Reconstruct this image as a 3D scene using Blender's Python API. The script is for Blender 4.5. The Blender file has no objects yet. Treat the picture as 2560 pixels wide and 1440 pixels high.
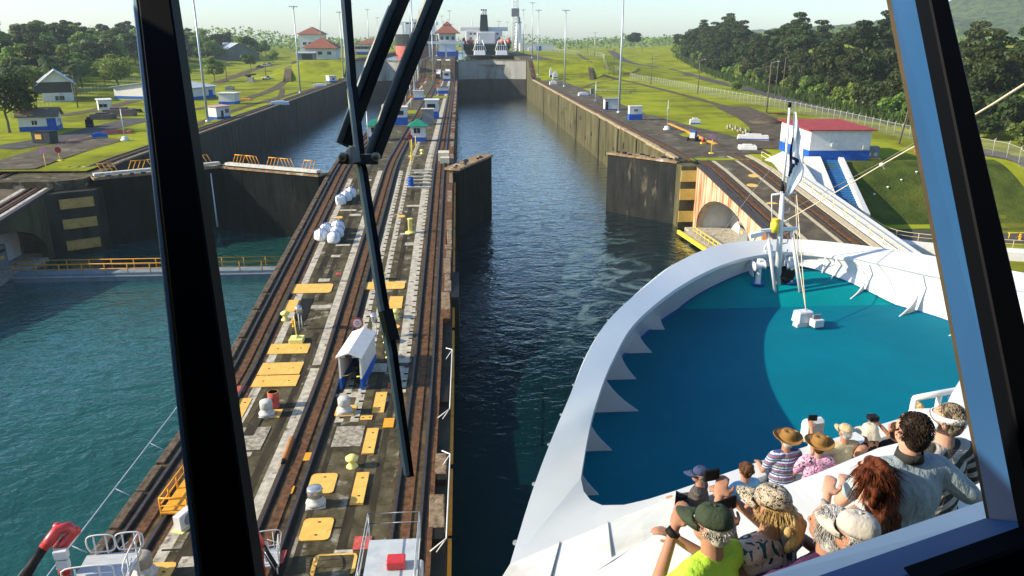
import bpy, bmesh, math, random
from mathutils import Vector, Matrix, Euler, noise
R = math.radians
sc = bpy.context.scene
C = sc.collection
random.seed(7)

# ------------------------------------------------------------------ camera
CAMZ = 26.6
FPX = 1916.0
PITCH, YAW = R(17.95), R(3.72)
cam = bpy.data.cameras.new('camera'); camo = bpy.data.objects.new('camera', cam); C.objects.link(camo)
camo.location = (0, 0, CAMZ)
camo.rotation_euler = Euler((R(90) - PITCH, 0, -YAW), 'XYZ')
cam.sensor_width = 36; cam.lens = FPX / 2560 * 36
cam.clip_start = 0.05; cam.clip_end = 12000
sc.camera = camo
# ------------------------------------------------------------------ world, sun, exposure
SUN_EL, SUN_AZ = R(27), (-0.998, -0.05)
w = bpy.data.worlds.new('World'); sc.world = w; w.use_nodes = True
nt = w.node_tree; nt.nodes.clear()
sky = nt.nodes.new('ShaderNodeTexSky'); sky.sky_type = 'NISHITA'; sky.sun_disc = False
sky.sun_elevation = SUN_EL; sky.sun_rotation = math.atan2(SUN_AZ[0], SUN_AZ[1])
sky.altitude = 0; sky.air_density = 1.0; sky.dust_density = .8; sky.ozone_density = 4.0
bg = nt.nodes.new('ShaderNodeBackground'); bg.inputs['Strength'].default_value = 0.13
wo = nt.nodes.new('ShaderNodeOutputWorld')
nt.links.new(sky.outputs[0], bg.inputs[0]); nt.links.new(bg.outputs[0], wo.inputs[0])
sl = bpy.data.lights.new('sun', 'SUN'); sl.energy = 5.0; sl.angle = R(0.53); sl.color = (1.0, 0.85, 0.64)
so = bpy.data.objects.new('sun', sl); C.objects.link(so)
sd = Vector((SUN_AZ[0] * math.cos(SUN_EL), SUN_AZ[1] * math.cos(SUN_EL), math.sin(SUN_EL)))
so.rotation_euler = sd.to_track_quat('Z', 'Y').to_euler()
so.location = (-80, -20, 90)
sc.view_settings.view_transform = 'Standard'; sc.view_settings.look = 'None'
sc.view_settings.exposure = 0.95; sc.view_settings.gamma = 1.0
cy = sc.cycles
cy.max_bounces = 5; cy.diffuse_bounces = 2; cy.glossy_bounces = 3; cy.transmission_bounces = 3
cy.transparent_max_bounces = 6; cy.volume_bounces = 0; cy.caustics_reflective = False; cy.caustics_refractive = False
cy.sample_clamp_indirect = 4.0
cy.use_denoising = True

# ------------------------------------------------------------------ a pixel of the 2560x1440 photo to a point of the place
_d = Vector((math.sin(YAW) * math.cos(PITCH), math.cos(YAW) * math.cos(PITCH), -math.sin(PITCH)))
_r = Vector((math.cos(YAW), -math.sin(YAW), 0)); _u = _r.cross(_d)
EYE = Vector((0, 0, CAMZ))
def ray(px, py): return _d * FPX + _r * (px - 1280) + _u * (720 - py)
def onz(px, py, z):
    v = ray(px, py); return EYE + v * ((z - CAMZ) / v.z)
def ony(px, py, y):
    v = ray(px, py); return EYE + v * (y / v.y)
def onx(px, py, x):
    v = ray(px, py); return EYE + v * (x / v.x)
def depth(px, py, D): return EYE + ray(px, py) * (D / FPX)
def smooth(a, b, t):
    t = max(0.0, min(1.0, (t - a) / (b - a))); return t * t * (3 - 2 * t)
def lerp(a, b, t): return a + (b - a) * t
def interp(pts, x):
    if x <= pts[0][0]: return pts[0][1]
    for (a, b), (c, d) in zip(pts, pts[1:]):
        if x <= c: return b + (d - b) * (x - a) / (c - a)
    return pts[-1][1]
Z0, Z1, Z2 = 2.6, 9.6, 17.4          # lower quay, lower lock wall top, middle lock wall top
def quay(y):                           # height of the lock wall tops along the canal
    a = interp([(48, Z0), (55, Z0 + .35), (61, Z0 + 1.1), (106, Z1 - .6), (112, Z1 - .12), (117, Z1)], y)
    return a + (Z2 - Z1) * smooth(350, 378, y)
def onq(px, py, f=quay, dz=0.0):
    v = ray(px, py).normalized(); t = 20.0
    while t < 1500:
        p = EYE + v * t
        if p.z <= f(p.y) + dz: break
        t += .25 if t < 200 else 1
    return p

# ------------------------------------------------------------------ mesh collector
class MB:
    def __init__(s): s.v = []; s.f = []; s.m = []; s.sm = []
    def add(s, vs, fs, mi=0, smooth=False):
        o = len(s.v); s.v += [tuple(v) for v in vs]
        for f in fs: s.f.append([i + o for i in f]); s.m.append(mi); s.sm.append(smooth)
        return s
    def box(s, c, d, rz=0.0, mi=0, top=None, rot=None):        # c: centre of the base, d: full sizes
        x, y, z = d[0] / 2, d[1] / 2, d[2]
        tx, ty = (x, y) if top is None else (top[0] / 2, top[1] / 2)
        vs = [Vector(q) for q in ((-x, -y, 0), (x, -y, 0), (x, y, 0), (-x, y, 0), (-tx, -ty, z), (tx, -ty, z), (tx, ty, z), (-tx, ty, z))]
        m = (rot if rot is not None else Matrix.Rotation(rz, 3, 'Z'))
        vs = [m @ v + Vector(c) for v in vs]
        return s.add(vs, [(3, 2, 1, 0), (4, 5, 6, 7), (0, 1, 5, 4), (1, 2, 6, 5), (2, 3, 7, 6), (3, 0, 4, 7)], mi)
    def bar(s, a, b, w, h, mi=0):                               # rectangular bar from a to b
        a, b = Vector(a), Vector(b); d = (b - a); L = d.length; d.normalize()
        up = Vector((0, 0, 1)) if abs(d.z) < .95 else Vector((0, 1, 0))
        x = d.cross(up).normalized(); z = x.cross(d)
        vs = []
        for p in (a, b):
            for (i, j) in ((-1, -1), (1, -1), (1, 1), (-1, 1)): vs.append(p + x * (i * w / 2) + z * (j * h / 2))
        return s.add(vs, [(3, 2, 1, 0), (4, 5, 6, 7), (0, 1, 5, 4), (1, 2, 6, 5), (2, 3, 7, 6), (3, 0, 4, 7)], mi)
    def tube(s, pts, r, n=6, mi=0, closed=False):
        pts = [Vector(p) for p in pts]; N = len(pts); rr = r if isinstance(r, (list, tuple)) else [r] * N
        vs = []; prev = None
        for i, p in enumerate(pts):
            if closed: t = pts[(i + 1) % N] - pts[i - 1]
            else: t = pts[min(i + 1, N - 1)] - pts[max(i - 1, 0)]
            t = t.normalized() if t.length > 1e-9 else Vector((0, 0, 1))
            if prev is None:
                a = Vector((0, 0, 1)) if abs(t.z) < .9 else Vector((1, 0, 0)); x = t.cross(a).normalized()
            else:
                x = prev - t * prev.dot(t)
                x = x.normalized() if x.length > 1e-6 else t.orthogonal().normalized()
            prev = x; y = t.cross(x)
            for k in range(n):
                a = 2 * math.pi * k / n; vs.append(p + (x * math.cos(a) + y * math.sin(a)) * rr[i])
        fs = []
        for i in range(N if closed else N - 1):
            j = (i + 1) % N
            for k in range(n): fs.append((i * n + k, i * n + (k + 1) % n, j * n + (k + 1) % n, j * n + k))
        s.add(vs, fs, mi, True)
        if not closed:
            o = len(s.v) - len(vs)
            s.f.append([o + k for k in range(n)][::-1]); s.m.append(mi); s.sm.append(False)
            s.f.append([o + (N - 1) * n + k for k in range(n)]); s.m.append(mi); s.sm.append(False)
        return s
    def lathe(s, prof, c=(0, 0, 0), n=16, mi=0, rot=None, smooth=True):
        vs = []; c = Vector(c)
        for (r, z) in prof:
            for k in range(n):
                a = 2 * math.pi * k / n; v = Vector((r * math.cos(a), r * math.sin(a), z))
                vs.append((rot @ v if rot is not None else v) + c)
        fs = []
        for i in range(len(prof) - 1):
            for k in range(n): fs.append((i * n + k, i * n + (k + 1) % n, (i + 1) * n + (k + 1) % n, (i + 1) * n + k))
        s.add(vs, fs, mi, smooth); o = len(s.v) - len(vs); L = len(prof) - 1
        s.f.append([o + k for k in range(n)][::-1]); s.m.append(mi); s.sm.append(False)
        s.f.append([o + L * n + k for k in range(n)]); s.m.append(mi); s.sm.append(False)
        return s
    def ell(s, c, r, rot=None, n=14, m=9, mi=0):
        vs = []; c = Vector(c)
        for i in range(m + 1):
            th = math.pi * i / m
            for k in range(n):
                a = 2 * math.pi * k / n
                v = Vector((r[0] * math.sin(th) * math.cos(a), r[1] * math.sin(th) * math.sin(a), -r[2] * math.cos(th)))
                vs.append((rot @ v if rot is not None else v) + c)
        fs = [(i * n + k, i * n + (k + 1) % n, (i + 1) * n + (k + 1) % n, (i + 1) * n + k) for i in range(m) for k in range(n)]
        return s.add(vs, fs, mi, True)
    def cap(s, a, b, ra, rb, n=10, mi=0):                       # closed tapered capsule
        a, b = Vector(a), Vector(b); d = (b - a)
        if d.length < 1e-6: return s.ell(a, (ra,) * 3)
        d.normalize()
        pts = []; rs = []
        for t in (-1, -.85, -.5): pts.append(a + d * ra * t); rs.append(max(ra * math.sqrt(1 - t * t), ra * .05))
        pts.append(a); rs.append(ra); pts.append(b); rs.append(rb)
        for t in (.5, .85, 1): pts.append(b + d * rb * t); rs.append(max(rb * math.sqrt(1 - t * t), rb * .05))
        return s.tube(pts, rs, n, mi)
    def prism(s, poly, z0, z1, mi=0, side=None):                # poly counter-clockwise (x, y)
        n = len(poly); vs = [(x, y, z0) for x, y in poly] + [(x, y, z1) for x, y in poly]
        s.add(vs, [tuple(range(n, 2 * n)), tuple(range(n))[::-1]], mi)
        return s.add(vs, [(i, (i + 1) % n, n + (i + 1) % n, n + i) for i in range(n)], mi if side is None else side)
    def grid(s, rows, mi=0, smooth=True, flip=False):           # rows: list of equally long point lists
        n = len(rows[0]); vs = [p for r_ in rows for p in r_]; fs = []
        for i in range(len(rows) - 1):
            for k in range(n - 1):
                f = (i * n + k, i * n + k + 1, (i + 1) * n + k + 1, (i + 1) * n + k); fs.append(f[::-1] if flip else f)
        return s.add(vs, fs, mi, smooth)
    def mesh(s, name):
        me = bpy.data.meshes.new(name); me.from_pydata(s.v, [], s.f)
        me.polygons.foreach_set('material_index', s.m); me.polygons.foreach_set('use_smooth', s.sm); me.update()
        return me
    def build(s, name, mats, parent=None, world=False, bevel=0.0, loc=None, label=None):
        me = s.mesh(name)
        for m in (mats if isinstance(mats, (list, tuple)) else [mats]): me.materials.append(m)
        o = bpy.data.objects.new(name, me); C.objects.link(o)
        if parent is not None:
            o.parent = parent
            if world:
                q = parent; off = Vector((0, 0, 0))
                while q is not None: off += q.location; q = q.parent
                o.location = -off
        if loc is not None: o.location = loc
        if bevel:
            b = o.modifiers.new('bevel', 'BEVEL'); b.width = bevel; b.segments = 1; b.limit_method = 'ANGLE'; b.angle_limit = R(40)
        if label: o['label'] = label
        return o
def thing(name, label, cat, loc=(0, 0, 0), rz=0.0, group=None):
    o = bpy.data.objects.new(name, None); C.objects.link(o); o.location = loc; o.rotation_euler = (0, 0, rz)
    o.empty_display_size = .3
    return tag(o, label, cat, group)
def tag(o, label=None, cat=None, group=None, kind=None):
    if label: o['label'] = label
    if cat: o['category'] = cat
    if group: o['group'] = group
    if kind: o['kind'] = kind
    return o
def copy_tree(o, parent=None):
    c = o.copy(); C.objects.link(c); c.parent = parent
    for ch in list(o.children): copy_tree(ch, c)
    return c
def again(proto, loc, rz=0.0, label=None, s=None):
    c = copy_tree(proto); c.location = loc; c.rotation_euler = (0, 0, rz)
    if label: c['label'] = label
    if s: c.scale = (s, s, s) if not isinstance(s, tuple) else s
    return c

# ------------------------------------------------------------------ materials
def new_mat(name):
    m = bpy.data.materials.new(name); m.use_nodes = True
    return m, m.node_tree, m.node_tree.nodes['Principled BSDF']
def mat(name, c1, c2=None, scale=3.0, rough=.6, metal=0.0, bump=0.0, c3=None, s3=.35, t3=(.56, .66), stretch=(1, 1, 1), lo=.35, hi=.65, bscale=None, rand=0.0, spec=None, coat=0.0, coord='Object', sub=None):
    m, t, b = new_mat(name); N, L = t.nodes, t.links
    b.inputs['Roughness'].default_value = rough; b.inputs['Metallic'].default_value = metal
    if spec is None and rough >= .5 and not metal: spec = .1
    if spec is not None: b.inputs['Specular IOR Level'].default_value = spec
    if coat: b.inputs['Coat Weight'].default_value = coat
    b.inputs['Base Color'].default_value = (*c1, 1)
    if c2 is None and not bump and not rand: return m
    tc = N.new('ShaderNodeTexCoord'); mp = N.new('ShaderNodeMapping'); mp.inputs['Scale'].default_value = stretch
    L.new(tc.outputs[coord], mp.inputs[0])
    col = None
    if c2 is not None:
        n = N.new('ShaderNodeTexNoise'); n.inputs['Scale'].default_value = scale; n.inputs['Detail'].default_value = 6; n.inputs['Roughness'].default_value = .62
        L.new(mp.outputs[0], n.inputs['Vector'])
        r = N.new('ShaderNodeValToRGB'); r.color_ramp.elements[0].position = lo; r.color_ramp.elements[1].position = hi
        r.color_ramp.elements[0].color = (*c1, 1); r.color_ramp.elements[1].color = (*c2, 1)
        L.new(n.outputs['Fac'], r.inputs[0]); col = r.outputs[0]
    if c3 is not None:
        n3 = N.new('ShaderNodeTexNoise'); n3.inputs['Scale'].default_value = s3; n3.inputs['Detail'].default_value = 5; n3.inputs['Roughness'].default_value = .65
        L.new(mp.outputs[0], n3.inputs['Vector'])
        r3 = N.new('ShaderNodeValToRGB'); r3.color_ramp.elements[0].position = t3[0]; r3.color_ramp.elements[1].position = t3[1]
        L.new(n3.outputs['Fac'], r3.inputs[0])
        mx = N.new('ShaderNodeMix'); mx.data_type = 'RGBA'
        L.new(r3.outputs[0], mx.inputs[0]); L.new(col, mx.inputs[6]); mx.inputs[7].default_value = (*c3, 1); col = mx.outputs[2]
    if rand:
        oi = N.new('ShaderNodeObjectInfo'); h = N.new('ShaderNodeHueSaturation')
        a = N.new('ShaderNodeMath'); a.operation = 'MULTIPLY_ADD'; a.inputs[1].default_value = rand; a.inputs[2].default_value = 1 - rand / 2
        L.new(oi.outputs['Random'], a.inputs[0]); L.new(a.outputs[0], h.inputs['Value'])
        a2 = N.new('ShaderNodeMath'); a2.operation = 'MULTIPLY_ADD'; a2.inputs[1].default_value = .05; a2.inputs[2].default_value = .475
        sn = N.new('ShaderNodeMath'); sn.operation = 'FRACT'; s7 = N.new('ShaderNodeMath'); s7.operation = 'MULTIPLY'; s7.inputs[1].default_value = 7.3
        L.new(oi.outputs['Random'], s7.inputs[0]); L.new(s7.outputs[0], sn.inputs[0]); L.new(sn.outputs[0], a2.inputs[0]); L.new(a2.outputs[0], h.inputs['Hue'])
        if col is None: h.inputs['Color'].default_value = (*c1, 1)
        else: L.new(col, h.inputs['Color'])
        col = h.outputs[0]
    if col is not None: L.new(col, b.inputs['Base Color'])
    if bump:
        nb = N.new('ShaderNodeTexNoise'); nb.inputs['Scale'].default_value = bscale or scale * 2; nb.inputs['Detail'].default_value = 5
        L.new(mp.outputs[0], nb.inputs['Vector'])
        bp = N.new('ShaderNodeBump'); bp.inputs['Strength'].default_value = 1.0; bp.inputs['Distance'].default_value = bump
        L.new(nb.outputs['Fac'], bp.inputs['Height']); L.new(bp.outputs[0], b.inputs['Normal'])
    return m
def leafmat(name, c1, c2, rand=.5, scale=.6):
    m = mat(name, c1, c2, scale=scale, rough=.55, rand=rand, spec=.25, lo=.3, hi=.7)
    t = m.node_tree; b = t.nodes['Principled BSDF']; out = t.nodes['Material Output']
    tr = t.nodes.new('ShaderNodeBsdfTranslucent'); mx = t.nodes.new('ShaderNodeMixShader'); mx.inputs[0].default_value = .4
    src = b.inputs['Base Color'].links[0].from_socket
    t.links.new(src, tr.inputs[0]); t.links.new(b.outputs[0], mx.inputs[1]); t.links.new(tr.outputs[0], mx.inputs[2]); t.links.new(mx.outputs[0], out.inputs[0])
    return m
def water_mat(name, base, bump=.25, sc1=.35, foam=None, spec=.006, lo=.5):
    m, t, b = new_mat(name); N, L = t.nodes, t.links; b.inputs['Roughness'].default_value = .06; b.inputs['IOR'].default_value = 1.33
    tc = N.new('ShaderNodeTexCoord'); mp = N.new('ShaderNodeMapping'); mp.inputs['Scale'].default_value = (1.0, 1.25, 1); mp.inputs['Rotation'].default_value = (0, 0, R(-25))
    L.new(tc.outputs['Object'], mp.inputs[0])
    hs = []
    for s_, k in ((sc1, 1.0), (sc1 * 3.1, .42), (sc1 * 8, .13)):
        n = N.new('ShaderNodeTexNoise'); n.inputs['Scale'].default_value = s_; n.inputs['Detail'].default_value = 3; n.inputs['Distortion'].default_value = .6
        L.new(mp.outputs[0], n.inputs['Vector'])
        q = N.new('ShaderNodeMath'); q.operation = 'MULTIPLY'; q.inputs[1].default_value = k; L.new(n.outputs['Fac'], q.inputs[0]); hs.append(q.outputs[0])
    a = N.new('ShaderNodeMath'); L.new(hs[0], a.inputs[0]); L.new(hs[1], a.inputs[1])
    a2 = N.new('ShaderNodeMath'); L.new(a.outputs[0], a2.inputs[0]); L.new(hs[2], a2.inputs[1])
    bp = N.new('ShaderNodeBump'); bp.inputs['Distance'].default_value = bump; L.new(a2.outputs[0], bp.inputs['Height']); L.new(bp.outputs[0], b.inputs['Normal'])
    n = N.new('ShaderNodeTexNoise'); n.inputs['Scale'].default_value = .035; n.inputs['Detail'].default_value = 3; L.new(tc.outputs['Object'], n.inputs['Vector'])
    r = N.new('ShaderNodeValToRGB'); r.color_ramp.elements[0].position = .3; r.color_ramp.elements[1].position = .7
    r.color_ramp.elements[0].color = (*[c * .75 for c in base], 1); r.color_ramp.elements[1].color = (*[c * 1.25 for c in base], 1)
    L.new(n.outputs['Fac'], r.inputs[0]); col = r.outputs[0]
    if foam:
        cx, cy_, rx, ry, fc = foam
        mp2 = N.new('ShaderNodeMapping'); mp2.vector_type = 'TEXTURE'; mp2.inputs['Location'].default_value = (cx, cy_, 0); mp2.inputs['Scale'].default_value = (rx, ry, 1); L.new(tc.outputs['Object'], mp2.inputs[0])
        g = N.new('ShaderNodeTexGradient'); g.gradient_type = 'SPHERICAL'; L.new(mp2.outputs[0], g.inputs[0])
        wn = N.new('ShaderNodeTexNoise'); wn.inputs['Scale'].default_value = .16; wn.inputs['Detail'].default_value = 5; wn.inputs['Distortion'].default_value = 2.6; L.new(tc.outputs['Object'], wn.inputs['Vector'])
        fr = N.new('ShaderNodeValToRGB'); fr.color_ramp.elements[0].position = .50; fr.color_ramp.elements[1].position = .66; L.new(wn.outputs['Fac'], fr.inputs[0])
        gr = N.new('ShaderNodeValToRGB'); gr.color_ramp.elements[0].position = .0; gr.color_ramp.elements[1].position = .45; L.new(g.outputs['Fac'], gr.inputs[0])
        fm_ = N.new('ShaderNodeMath'); fm_.operation = 'MULTIPLY'; L.new(fr.outputs[0], fm_.inputs[0]); L.new(gr.outputs[0], fm_.inputs[1])
        f2 = N.new('ShaderNodeMath'); f2.operation = 'MULTIPLY'; f2.inputs[1].default_value = .6; L.new(fm_.outputs[0], f2.inputs[0])
        mx = N.new('ShaderNodeMix'); mx.data_type = 'RGBA'; L.new(f2.outputs[0], mx.inputs[0]); L.new(col, mx.inputs[6]); mx.inputs[7].default_value = (*fc, 1); col = mx.outputs[2]
    out = t.nodes['Material Output']; N.remove(b)                # water: murky body colour under a mirror that grows at grazing angles
    df = N.new('ShaderNodeBsdfDiffuse'); L.new(col, df.inputs[0]); L.new(bp.outputs[0], df.inputs['Normal'])
    gl = N.new('ShaderNodeBsdfGlossy'); gl.inputs['Roughness'].default_value = .07; gl.inputs[0].default_value = (.92, .98, 1, 1); L.new(bp.outputs[0], gl.inputs['Normal'])
    lw = N.new('ShaderNodeLayerWeight'); lw.inputs['Blend'].default_value = .5
    L.new(bp.outputs[0], lw.inputs['Normal'])
    pw = N.new('ShaderNodeMapRange'); pw.interpolation_type = 'SMOOTHSTEP'; pw.inputs[1].default_value = lo; pw.inputs[2].default_value = .95; L.new(lw.outputs['Facing'], pw.inputs[0])
    ad = N.new('ShaderNodeMath'); ad.operation = 'MULTIPLY_ADD'; ad.inputs[1].default_value = .96; ad.inputs[2].default_value = spec; L.new(pw.outputs[0], ad.inputs[0])
    fac_ = ad.outputs[0]
    if foam:
        om = N.new('ShaderNodeMath'); om.operation = 'SUBTRACT'; om.inputs[0].default_value = 1; L.new(f2.outputs[0], om.inputs[1])
        mu = N.new('ShaderNodeMath'); mu.operation = 'MULTIPLY'; L.new(fac_, mu.inputs[0]); L.new(om.outputs[0], mu.inputs[1]); fac_ = mu.outputs[0]
    ms = N.new('ShaderNodeMixShader'); L.new(fac_, ms.inputs[0]); L.new(df.outputs[0], ms.inputs[1]); L.new(gl.outputs[0], ms.inputs[2]); L.new(ms.outputs[0], out.inputs[0])
    return m
def write(parent, text, size, mat_, loc, rot, name='lettering'):
    cu = bpy.data.curves.new(name, 'FONT'); cu.body = text; cu.size = size; cu.align_x = 'CENTER'; cu.align_y = 'CENTER'; cu.extrude = size * .01
    o = bpy.data.objects.new(name, cu); C.objects.link(o); o.data.materials.append(mat_)
    if parent is not None: o.parent = parent
    o.location = loc; o.rotation_euler = rot
    return o

CONC = mat('worn_concrete', (.034, .029, .016), (.105, .09, .052), scale=.9, rough=.9, c3=(.27, .25, .20), s3=.55, t3=(.58, .68), bump=.02, bscale=4)
CONC_L = mat('pale_concrete', (.27, .25, .20), (.50, .47, .39), scale=2.2, rough=.9, c3=(.07, .06, .045), s3=1.3, t3=(.56, .7), bump=.01, bscale=8)
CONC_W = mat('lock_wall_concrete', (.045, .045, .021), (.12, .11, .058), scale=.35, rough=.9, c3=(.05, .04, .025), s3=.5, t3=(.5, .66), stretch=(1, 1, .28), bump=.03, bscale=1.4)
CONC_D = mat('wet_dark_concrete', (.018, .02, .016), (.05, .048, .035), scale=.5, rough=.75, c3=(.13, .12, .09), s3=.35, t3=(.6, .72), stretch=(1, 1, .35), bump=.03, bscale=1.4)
RUSTW = mat('rust_streaked_concrete', (.42, .33, .22), (.55, .45, .32), scale=1.2, rough=.9, c3=(.26, .085, .02), s3=.75, t3=(.47, .60), stretch=(1, 1, .09), bump=.015)
BED = mat('track_bed', (.035, .024, .014), (.11, .075, .04), scale=2.0, rough=.9, c3=(.16, .10, .045), s3=.4, t3=(.55, .7), bump=.02, bscale=9)
RUST = mat('rusted_steel', (.05, .03, .02), (.16, .075, .035), scale=3, rough=.8, bump=.01)
RAIL = mat('rail_steel', (.035, .03, .03), (.075, .06, .05), scale=5, rough=.5, metal=.4)
GREASE = mat('greasy_slot', (.008, .007, .006), (.02, .017, .014), scale=6, rough=.6)
YEL = mat('yellow_plate_paint', (.62, .35, .075), (.74, .45, .12), scale=1.6, rough=.55, c3=(.30, .15, .045), s3=2.2, t3=(.62, .72), bump=.004, bscale=12)
YELB = mat('bright_yellow_paint', (.80, .62, .06), (.72, .5, .05), scale=3, rough=.5)
YELO = mat('orange_yellow_paint', (.72, .34, .03), (.6, .26, .03), scale=3, rough=.5)
REDP = mat('faded_red_paint', (.36, .06, .05), (.5, .12, .1), scale=3, rough=.7)
RED = mat('red_paint', (.42, .02, .02), (.5, .03, .03), scale=3, rough=.35, coat=.3)
BLUE = mat('blue_paint', (.012, .075, .34), (.02, .10, .42), scale=2, rough=.5)
WHITE = mat('white_paint', (.56, .56, .54), (.64, .64, .62), scale=1.5, rough=.5, c3=(.5, .48, .43), s3=.9, t3=(.66, .8))
SHIPW = mat('ship_white_paint', (.60, .62, .62), (.55, .57, .57), scale=.5, rough=.28, c3=(.50, .51, .50), s3=.7, t3=(.6, .8), stretch=(1, .3, 1), coat=.25)
GREYP = mat('grey_paint', (.16, .18, .19), (.22, .24, .25), scale=3, rough=.5)
GALV = mat('galvanised_steel', (.36, .40, .44), (.48, .52, .56), scale=4, rough=.45, metal=.35)
BLACK = mat('black_rubber', (.008, .008, .009), (.015, .015, .016), scale=4, rough=.6)
DARK = mat('dark_opening', (.006, .007, .008), (.012, .013, .014), scale=3, rough=.4)
GLASSD = mat('dark_window_glass', (.012, .016, .02), (.02, .026, .03), scale=1.0, rough=.08)
GREEN = mat('green_roof_paint', (.01, .16, .10), (.02, .21, .14), scale=2, rough=.5)
REDROOF = mat('red_metal_roof', (.33, .05, .045), (.24, .035, .035), scale=1.2, rough=.6, c3=(.45, .16, .13), s3=1.6, t3=(.6, .75))
TILE = mat('red_tile_roof', (.20, .075, .052), (.26, .105, .075), scale=2.4, rough=.8, stretch=(1, 1, 3), bump=.03, bscale=10)
METROOF = mat('grey_metal_roof', (.42, .46, .5), (.34, .38, .42), scale=.8, rough=.45, stretch=(6, .3, 1), metal=.2)
BROWNROOF = mat('weathered_brown_roof', (.17, .15, .115), (.11, .095, .075), scale=1.5, rough=.9)
WOOD = mat('weathered_pole_wood', (.10, .08, .06), (.17, .14, .11), scale=4, rough=.9, stretch=(1, 1, .1))
TIMB = mat('pale_timber', (.50, .44, .31), (.36, .31, .21), scale=3, rough=.8)
# ================================================================== THE SETTING
XA, XB = -18.5, -1.2              # centre lock wall
XR, XRR = 31.8, 34.0              # right lock wall face, and face of its ramp
XL, XLR = -49.3, -52.5            # left lock wall face, and face of its ramp
def ys(a, b):
    out = [a]; y = a
    while y < b - 1e-6:
        st = 1.5 if 46 <= y < 120 or 346 <= y < 382 else (8 if y < 46 else 14)
        y = min(b, y + st); out.append(y)
    return out
def gz(x, y):
    far = smooth(345, 374, y)
    if x > 0:
        k = smooth(60, 110, x); far = lerp(far, smooth(300, 620, y), k)
        z = lerp(Z0, Z1 - .05, smooth(92, 110, y))
        z += (Z2 - Z1) * far
        z += 6 * smooth(110, 260, x) * smooth(60, 260, y)
        if x > 86: z -= .25
    else:
        k = smooth(-68, -100, x); far = lerp(far, .55 * smooth(330, 700, y), k)
        z = lerp(Z0, Z1 - .05, smooth(94, 106, y))
        z += (Z2 - Z1) * far + 11 * smooth(-140, -235, x) * smooth(230, 420, y)
    if y > 700: z = lerp(z, 15.0, smooth(700, 1100, y))
    if x > 36 or x < -55: z += .12 * noise.noise(Vector((x * .06, y * .06, 0)))
    return z
def ongz(px, py, dz=0.0):
    v = ray(px, py).normalized(); t = 20.0
    while t < 4000:
        p = EYE + v * t
        if p.z <= gz(p.x, p.y) + dz: break
        t += .3 if t < 250 else 1.5
    return p

GRASS = mat('mown_grass', (.17, .215, .013), (.25, .275, .02), scale=.13, rough=.95, c3=(.115, .125, .016), s3=.075, t3=(.46, .62), bump=.06, bscale=2.2, spec=.02)
FIELD = GRASS
ASPH = mat('asphalt', (.05, .05, .052), (.085, .083, .08), scale=.6, rough=.95, c3=(.12, .11, .10), s3=.25, t3=(.6, .75))
DIRT = mat('dark_track_dirt', (.055, .045, .033), (.11, .088, .062), scale=.5, rough=.95, c3=(.16, .13, .09), s3=.3, t3=(.6, .75))
APRON = mat('oily_apron', (.05, .043, .032), (.115, .10, .072), scale=.45, rough=.95, c3=(.22, .20, .16), s3=.22, t3=(.58, .72))

# ground: one sheet with the canal cut out of it
xs = sorted(set([-2600, -1800, -1200, -800, -600, -450, -380, -320, -280, -250, -225, -200, -185, -170, -155, -140, -128, -116, -104, -96, -90, -85, -80, -75, -70, -66, -63, XLR + -11, XL - 2, XR + 2, 44.2, 46, 49, 52, 56, 60, 65, 70, 75, 80, 86, 92, 98, 105, 112, 120, 130, 142, 156, 172, 190, 210, 240, 280, 330, 400, 500, 700, 1000, 1500, 2400]))
yv = sorted(set([-120, 0, 40, 60, 75, 85] + list(range(90, 124, 2)) + list(range(126, 345, 9)) + list(range(345, 390, 3)) + list(range(390, 760, 20)) + [790, 830, 880, 950, 1050, 1200, 1500, 2000, 3300]))
vs = [(x, y, gz(x, y)) for y in yv for x in xs]; fs = []; n = len(xs)
for j in range(len(yv) - 1):
    for i in range(n - 1):
        xm, ym = (xs[i] + xs[i + 1]) / 2, (yv[j] + yv[j + 1]) / 2
        if XL - 2.1 < xm < XR + 2.1 and ym < 740: continue
        if -63.6 < xm < XL and ym < 108: continue
        if XR < xm < 44.3 and ym < 112: continue
        fs.append((j * n + i, j * n + i + 1, (j + 1) * n + i + 1, (j + 1) * n + i))
g = MB(); g.add(vs, fs, 0, True); tag(g.build('ground', GRASS), kind='structure')

BANK = mat('dark_bank_grass', (.035, .055, .012), (.075, .10, .018), scale=.35, rough=.95, c3=(.10, .11, .02), s3=.12, t3=(.52, .7), bump=.12, bscale=3, spec=.02)  # darker green grass for the sheet laid over the bank
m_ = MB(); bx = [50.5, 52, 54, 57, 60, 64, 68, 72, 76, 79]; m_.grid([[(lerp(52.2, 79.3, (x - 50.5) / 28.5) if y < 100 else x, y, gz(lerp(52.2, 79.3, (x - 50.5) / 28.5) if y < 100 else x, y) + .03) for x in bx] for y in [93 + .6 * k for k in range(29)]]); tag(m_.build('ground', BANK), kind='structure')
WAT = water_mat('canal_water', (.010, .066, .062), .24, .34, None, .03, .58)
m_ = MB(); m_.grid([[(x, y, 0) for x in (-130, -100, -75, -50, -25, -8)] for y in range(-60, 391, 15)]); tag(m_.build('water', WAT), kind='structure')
WATR = water_mat('darkened_lane_water', (.0008, .012, .017), .20, .34, (13, 96, 14, 36, (.16, .25, .26)), .001, .62)  # canal water darkened for this lane; its dimmer light is put into the colour
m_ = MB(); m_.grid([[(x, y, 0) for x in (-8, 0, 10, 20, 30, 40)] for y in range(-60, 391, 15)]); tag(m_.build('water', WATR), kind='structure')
WAT2 = water_mat('upper_water', (.01, .06, .055), .12, .6)
m_ = MB(); m_.grid([[(x, y, 15.2) for x in (XL, XA, XB, XR)] for y in (384, 500, 620, 742)]); tag(m_.build('upper_water', WAT2), kind='structure')

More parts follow.
